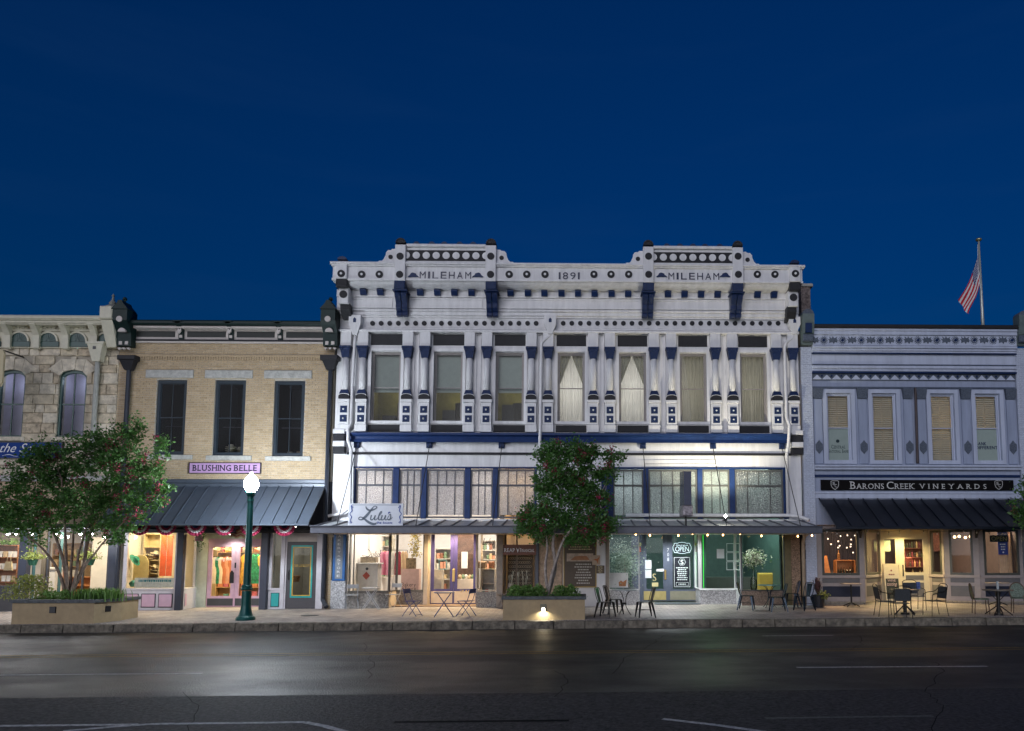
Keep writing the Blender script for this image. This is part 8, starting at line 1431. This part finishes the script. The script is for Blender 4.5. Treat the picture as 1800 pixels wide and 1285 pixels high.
# --- office: rows of round bottle ends on a rack
ro = thing('bottle_rack', 'dark rack of round bottle ends behind the brown office sign', 'rack', (X0(915), 1.2, .1)); a, b = fx(891, 1010, 1.2), fx(937, 1010, 1.2); B(a, b, 1.2, 1.5, .1, 2.0).build('case', C('rack_brown', (.05, .04, .025)), ro)
for r in range(11):
    for k in range(10): f = MB(); f.ring(a + .06 + (b - a - .1) * (k + .25 + .5 * (r % 2)) / 10.5, .35 + r * .145, .03, .045, 1.18, 1.199, 8); f.build('bottle_end', C('bottle_glint', (.20, .17, .10), rough=.3), ro)  # plain brownish rings for the bottle ends
# --- salon
a, b = X0(1080), X0(1118); g = MB(); cx_ = fx(1097, 980, 1.1); tr_ = thing('potted_olive', 'bushy olive tree in a dark tub in the salon window', 'potted plant', (cx_, 1.2, .06)); MB().lathe(cx_ + .2, 1.2, [(.16, .06), (.22, .62), (.23, .64)], 14).build('tub', C('slate_tub', (.09, .11, .12), rough=.4), tr_); MB().tube([(cx_ + .2, 1.2, .6), (cx_ + .05, 1.2, 1.1), (cx_, 1.2, 1.7)], [.03, .02, .01], 6).build('trunk', BARK, tr_)
for i in range(2600): d = Vector((rng.gauss(0, .30), rng.gauss(0, .24), rng.gauss(0, .36))); g.leaf((cx_ + d.x, 1.2 + d.y, 1.45 + d.z), .085, .03, rng)
stuff(g.build('foliage', leafmat('olive_leaf', (.20, .27, .20), (.34, .40, .32)), tr_))
a, b, c, d = rect(1072, 1104, 1007, 1033, .65); t = thing('canvas_print', 'white canvas print with an orange figure propped in the salon window', 'picture', ((a + b) / 2, .66, c)); B(a, b, .64, .67, c, d).build('canvas', C('canvas_white', (.68, .66, .64)), t); mb = MB(); mb.prism_y([(a + .32, c + .05), (a + .55, c + .05), (a + .58, c + .28), (a + .45, c + .2), (a + .38, c + .25), (a + .30, c + .18)], .634, .639); mb.build('figure', C('print_orange', (.50, .19, .06), var=.4, scale=15), t)
xv = fx(1325, 1000, .5); t = thing('flower_vase', 'tall glass vase of white lilies in the salon window', 'vase', (xv, .55, fz(1037, .55, 1325))); zv = fz(1037, .55, 1325); MB().lathe(xv, .55, [(.10, zv), (.12, zv + .12), (.11, zv + .34), (.035, zv + .52), (.03, zv + .85), (.05, zv + .92)], 14).build('vase', glass('vase_glass', (.80, .85, .70), 1.0), t, smooth=True); B(xv - .3, xv + .3, .3, .9, zv - .06, zv - .001).build('window_board', C('board_wood', (.3, .22, .14)), main); g = MB()
for i in range(700): d = Vector((rng.gauss(0, .19), rng.gauss(0, .15), rng.gauss(0, .13))); g.leaf((xv + d.x, .55 + d.y, zv + 1.08 + d.z), rng.uniform(.06, .12), .04, rng)
stuff(g.build('lilies', C('lily_white', (.68, .66, .52), rough=.6, var=.3, scale=14), t)); g = MB()
for i in range(160): d = Vector((rng.gauss(0, .22), rng.gauss(0, .15), rng.gauss(0, .15))); g.leaf((xv + d.x, .56 + d.y, zv + 1.0 + d.z), .10, .035, rng)
stuff(g.build('stems', LEAFD, t))
t = thing('mustard_chair', 'mustard yellow padded chair behind the salon window', 'chair', (fx(1346, 1020, 1.6), 1.6, .06)); a, b = fx(1332, 1020, 1.6), fx(1360, 1020, 1.6); MB().cbox(a, b, 1.55, 1.7, .5, fz(1007, 1.6, 1346), .05).build('backrest', C('mustard', (.50, .32, .05), rough=.8, var=.1), t); MB().cbox(a, b, 1.71, 2.2, .38, .499, .03).build('seat', MATS['mustard'], t)
for x in (a + .05, b - .05):
    for yy_ in (1.6, 2.15): MB().tube([(x, yy_, .065), (x, yy_, .379)], .02, 6).build('leg', BLACK, t)
tag(B(fx(1362, 1015, 2.0), fx(1378, 1015, 2.0), 2.0, 2.5, .06, fz(1001, 2.0, 1370)).build('side_cabinet', C('sage_cabinet', (.22, .30, .26))), 'sage green cabinet beside the mustard chair', 'cabinet')
tag(B(fx(1240, 1014, 2.4), fx(1330, 1014, 2.4), 2.4, 2.9, .06, .95).build('salon_counter', C('dark_counter', (.05, .055, .05))), 'long dark counter at the back of the salon', 'counter')
for i, u in enumerate((1259.5,)): a, b, c, d = rect(1260, 1273, 965, 981.5, ys + .0); tag(B(a, b, ys - .006, ys - .001, c, d).build('paper_notice', PAP), 'white paper notice on the green lit salon window', 'notice')
for u0, u1, y_, s in ((1277, 1290, ys, 0), (1293.5, 1301, ys * .5, 1)):
    for r in range(3):
        if s == 0: a, b, c, d = rect(u0, u1, 955 + 16 * r, 970 + 16 * r, y_); f = MB(); frame(f, a, b, c, d, y_ - .008, y_ - .001, .02)
        else: L = s9.L; f = MB(); frame(f, L * .15, L * .8, fz(970 + 16 * r, .35, 1297), fz(955 + 16 * r, .35, 1297), -.008, .004, .02); f.xform(s9.M)
        f = f.build('framed_notice', MATS['white_line']); tag(f, ('top', 'middle', 'bottom')[r] + ' framed notice on the ' + ('green lit salon window' if s == 0 else 'narrow angled salon pane'), 'notice', 'framed notices in the salon windows')
GL_ = mat('green_led', (.1, .7, .1), var=0, emit=(.06, 1.0, .10), estr=.5); t = thing('led_strip', 'green light strip edging the salon window', 'light strip', (fx(1236, 1000, ys), ys + .08, zs8), None); mb = MB(); mb.tube([(s8.A.x + .10, ys + .06, zs8 + .03), (s8.A.x + .10, ys + .06, ZT - .08), (s8.A.x + s8.L - .05, ys + .06, ZT - .08)], .010, 6); mb.build('strip', GL_, t)
lamp_point('strip_glow', (s8.A.x + .35, ys + .25, 1.5), 4, (.15, 1, .25), r=.3, parent=t)
# --- winery
zt3 = fz(985, .9, 1475); t = shelf_unit('wine_shelf', 'orange timber wine shelf in the winery window', fx(1470, 1000, .9), fx(1504, 1000, .9), .9, .5, zt3, 2, C('orange_wood', (.50, .21, .07), var=.2)); WINE = C('wine_glass_dark', (.02, .025, .015), rough=.2)
for r in range(2):
    for k in range(6): u = 1473.5 + 5.2 * k; bottle(fx(u, 1000, 1.0), 1.02, .52 + r * (zt3 - .5) / 2, .28, .036, WINE, ('dark wine bottle on the lower shelf of the winery window', 'dark wine bottle on the upper shelf of the winery window')[r], 'wine bottles in the winery window')
bottle(fx(1474.5, 975, 1.0), 1.02, zt3 + .02, .34, .05, C('amber_bottle', (.20, .10, .04), rough=.2), 'large labelled wine bottle standing on top of the shelf')
t = thing('timber_easel', 'leaning orange timber display beside the wine shelf', 'easel', (fx(1456, 1000, .7), .7, .4)); MB().hull([(fx(1450, 1005, .7), .7, .45), (fx(1466, 1005, .7), .7, .45), (fx(1466, 1005, .7), .78, .45), (fx(1450, 1005, .7), .78, .45), (fx(1450, 975, .7), .9, 1.75), (fx(1457, 975, .7), .9, 1.75), (fx(1457, 975, .7), .96, 1.75), (fx(1450, 975, .7), .96, 1.75)]).build('board', MATS['orange_wood'], t)
for i in range(14): b_ = MB(); b_.blob((fx(1452 + rng.random() * 52, 955, 1.6), 1.6, 1.75 + rng.random() * .75), .028, 8, 6); tag(b_.build('fairy_bulb', mat('pale_lit_bulb', (.9, .85, .8), var=0, emit=(1, .9, .8), estr=.5), smooth=True), 'pale round fairy bulb behind the wine window', 'bulb', 'fairy bulbs behind the wine window')
curtain(fx(1446, 960, 2.2), fx(1510, 960, 2.2), 1.2, 3.0, 2.2, C('midnight_curtain', (.02, .022, .045), rough=.9), win, 'back_curtain', waves=16)
curtain(fx(1757, 970, .5), fx(1795, 970, .5), .6, 2.7, .55, C('sand_curtain', (.55, .40, .26), rough=.9, var=.1), win, 'window_curtain', waves=10)
for u, lab in ((1600, 'behind the winery door'), (1690, 'behind the plain winery window')): tt = thing('tasting_table', 'dark tasting table ' + lab, 'table', (fx(u, 1030, 3), 3, .05)); MB().cbox(fx(u, 1030, 3) - .4, fx(u, 1030, 3) + .4, 2.7, 3.3, .95, 1.0, .01).build('tabletop', C('dark_timber', (.10, .05, .03)), tt); MB().lathe(fx(u, 1030, 3), 3, [(.2, .06), (.04, .1), (.04, .949)], 10).build('pedestal', BLACK, tt)
tag(B(fx(1640, 955, 5.6), fx(1715, 955, 5.6), 5.6, 5.65, 1.9, 2.9).build('brick_panel', C('pink_brick_wall', (.36, .17, .13), var=.3, scale=12)), 'pinkish brick wall panel at the back of the winery', 'panel')
f = MB(); a, b, c, d = rect(1554, 1565, 950, 969, 1.36); B(a, b, 1.352, 1.358, c, d).build('lit_menu', mat('lit_menu', (.5, .55, .3), var=.3, scale=30, emit=(.8, 1, .5), estr=.1), win)
lamp_point('bar_glow', (fx(1600, 990, 4.5), 4.5, 1.6), 8, (1, .35, .2), r=.1, parent=win)
# --- gift shop behind the large myrtle
t = shelf_unit('gift_shelf', 'tall brown gift shelf of small boxes behind the limestone shop window', X0(-20, 1000, 1.2), fx(30, 1000, 1.2), 1.2, .0, 2.1, 5, C('cherry_wood', (.30, .12, .05), var=.2))
for r in range(5):
    for k in range(5): u = -12 + 9 * k; tag(B(fx(u, 1000, 1.2) - .06, fx(u, 1000, 1.2) + .06, 1.22, 1.4, .02 + r * .42, .02 + r * .42 + .2).build('gift_box', C('gift_white', (.62, .60, .56)) if (r + k) % 3 else C('gift_tan', (.50, .36, .20))), ('white gift box' if (r + k) % 3 else 'tan gift box') + (' on the floor shelf', ' on the second shelf', ' on the middle shelf', ' on the fourth shelf', ' on the top shelf')[r] + ' of the gift shop', 'box', 'gift boxes on the cherry shelf')
g = MB(); [g.leaf((fx(10, 960, 1.3) + rng.gauss(0, .3), 1.3 + rng.gauss(0, .1), 2.15 + abs(rng.gauss(0, .08))), .09, .04, rng) for _ in range(300)]; stuff(tag(g.build('shelf_greenery', LEAFD), 'green garland along the top of the brown gift shelf', 'garland'))
t = thing('tote_bag', 'cream tote bag hanging in the limestone shop window', 'bag', (fx(15, 995, .8), .8, 1.2)); x = fx(15, 995, .8); MB().hull([(x - .14, .76, 1.25), (x + .14, .76, 1.25), (x + .14, .84, 1.25), (x - .14, .84, 1.25), (x - .10, .78, 1.55), (x + .10, .78, 1.55), (x + .10, .82, 1.55), (x - .10, .82, 1.55)]).build('body', C('cream_canvas', (.60, .48, .28)), t); MB().tube(spline([(x - .07, .8, 1.55), (x - .04, .8, 1.75), (x + .04, .8, 1.75), (x + .07, .8, 1.55)]), .008, 5).build('handle', MATS['cream_canvas'], t)
t = thing('white_mantel', 'white carved mantel in the bright gift shop', 'mantel', (fx(86, 1020, 1.8), 1.8, 0)); x = fx(86, 1020, 1.8); B(x - .2, x + .2, 1.8, 2.2, .0, 1.25).build('pier', C('mantel_white', (.62, .60, .55)), t); MB().cbox(x - .26, x + .26, 1.74, 2.26, 1.251, 1.33, .02).build('shelf', MATS['mantel_white'], t)
shelf_unit('drawer_cabinet', 'orange brown cabinet at the back of the gift shop', fx(118, 1030, 3), fx(170, 1030, 3), 3, 0, .95, 3, C('orange_cabinet', (.48, .20, .06), var=.15))
tag(B(fx(160, 1000, 2.2), fx(196, 1000, 2.2), 2.2, 2.25, 0, 2.4).build('partition', C('partition_cream', (.62, .57, .46), var=.05)), 'cream panelled partition in the gift shop', 'partition')

for i, (u, v) in enumerate(((1678, 944), (1686, 943), (1697, 945), (1706, 943))): b_ = MB(); xg, zg = W(u, v, 2.2); b_.blob((xg, 2.2, zg), .05, 10, 7); o = tag(b_.build('globe_lamp', mat('amber_globe', (.9, .7, .4), var=0, emit=(1, .62, .28), estr=3), smooth=True), 'small amber globe lamp hanging behind the plain winery window', 'lamp', 'globe lamps in the winery'); MB().tube([(xg, 2.2, zg + .05), (xg, 2.2, VT + .6)], .004, 4).build('cord', BLACK, o)
for i, u in enumerate((1676, 1696)): t = thing('ladder_back_chair', ('dark ladder back chair behind the plain winery window, nearer the doors', 'dark ladder back chair behind the plain winery window, nearer the banner')[i], 'chair', (fx(u, 1010, 2.2), 2.2, .05)); xg = fx(u, 1010, 2.2); [MB().tube([(xg + a, 2.2 + b, .055), (xg + a, 2.2 + b, 1.15 if b < 0 else .62)], .02, 6).build('leg', BLACK, t) for a in (-.2, .2) for b in (-.2, .2)]; B(xg - .22, xg + .22, 1.98, 2.42, .62, .66).build('seat', MATS['dark_timber'], t); [B(xg - .18, xg + .18, 1.99, 2.01, z, z + .07).build('back_slat', mat('chair_slat', (.22, .16, .12)), t) for z in (.78, .91, 1.04)]
# ================================================================ more stock on the shop shelves
rng = random.Random(77)
PALS = {'cloth': [(.55, .20, .10), (.60, .42, .12), (.55, .50, .40), (.10, .28, .24), (.50, .12, .16), (.62, .55, .45)], 'jar': [(.50, .36, .18), (.60, .55, .45), (.25, .10, .05), (.15, .22, .12), (.55, .25, .15)], 'wine': [(.03, .03, .02), (.10, .02, .03), (.05, .07, .03), (.35, .28, .12)]}
def stock(unit, what, x0, x1, y, z0, z1, rows, pal, per, wood, kind='box', hh=.62):
    shelf_unit(unit, what, x0, x1, y, z0, z1, rows, wood); h = (z1 - z0) / rows; w = (x1 - x0 - .1) / per
    for r in range(rows):
        for k in range(per):
            if rng.random() < .12: continue
            c = rng.randrange(len(PALS[pal])); m = mat('%s_stock_%d' % (pal, c), PALS[pal][c], rough=.6, var=.2, scale=12); xc_ = x0 + .05 + w * (k + .5); zz = z0 + r * h + .016; q = h * hh * rng.uniform(.6, 1.1)
            o = MB().lathe(xc_, y + .13, [(w * .36, zz), (w * .38, zz + q * .6), (w * .14, zz + q * .8), (w * .13, zz + q)], 8) if kind == 'bottle' else MB().cbox(xc_ - w * .42, xc_ + w * .42, y + .03, y + .24, zz, zz + q, .012)
            n = {'cloth': 'folded_garment', 'jar': 'jar', 'wine': 'wine_bottle'}[pal]; tag(o.build(n, m), ('bright folded garment', 'small packaged gift', 'wine bottle')[('cloth', 'jar', 'wine').index(pal)] + ' in row %s of the ' % ('one', 'two', 'three', 'four', 'five', 'six')[r] + what, n.replace('_', ' ').split()[-1], 'stock on the ' + what[:40])
OW = mat('shelf_oak', (.40, .26, .13), rough=.6, var=.15)
stock('garment_shelf', 'oak garment shelf in the hat shop', fx(228, 1000, 3.5), fx(300, 1000, 3.5), 3.5, .1, 2.4, 5, 'cloth', 7, OW)
stock('garment_shelf', 'oak garment shelf behind the dress rails', fx(380, 1000, 3.6), fx(466, 1000, 3.6), 3.6, .1, 2.3, 5, 'cloth', 8, OW)
stock('gift_rack', 'pale gift rack on the white cafe wall', fx(628, 1000, 4.5), fx(690, 1000, 4.5), 4.5, .9, 2.5, 4, 'jar', 9, mat('pale_shelf', (.55, .50, .42)))
stock('gift_rack', 'pale gift rack behind the purple doors', fx(764, 1000, 4.8), fx(800, 1000, 4.8), 4.8, .4, 2.0, 4, 'jar', 5, mat('pale_shelf', (.55, .50, .42)))
stock('gift_rack', 'pale gift rack behind the cafe side window', fx(842, 1000, 3.5), fx(872, 1000, 3.5), 3.5, .5, 2.3, 5, 'jar', 5, mat('pale_shelf', (.55, .50, .42)))
stock('bottle_shelf', 'back bar shelf of the winery', fx(1585, 980, 4.6), fx(1640, 980, 4.6), 4.6, .9, 2.4, 4, 'wine', 12, mat('dark_timber', (.10, .05, .03)), 'bottle', .75)
stock('gift_rack', 'tall rack in the limestone gift shop', fx(90, 1000, 4.2), fx(150, 1000, 4.2), 4.2, .0, 2.2, 5, 'jar', 7, OW)
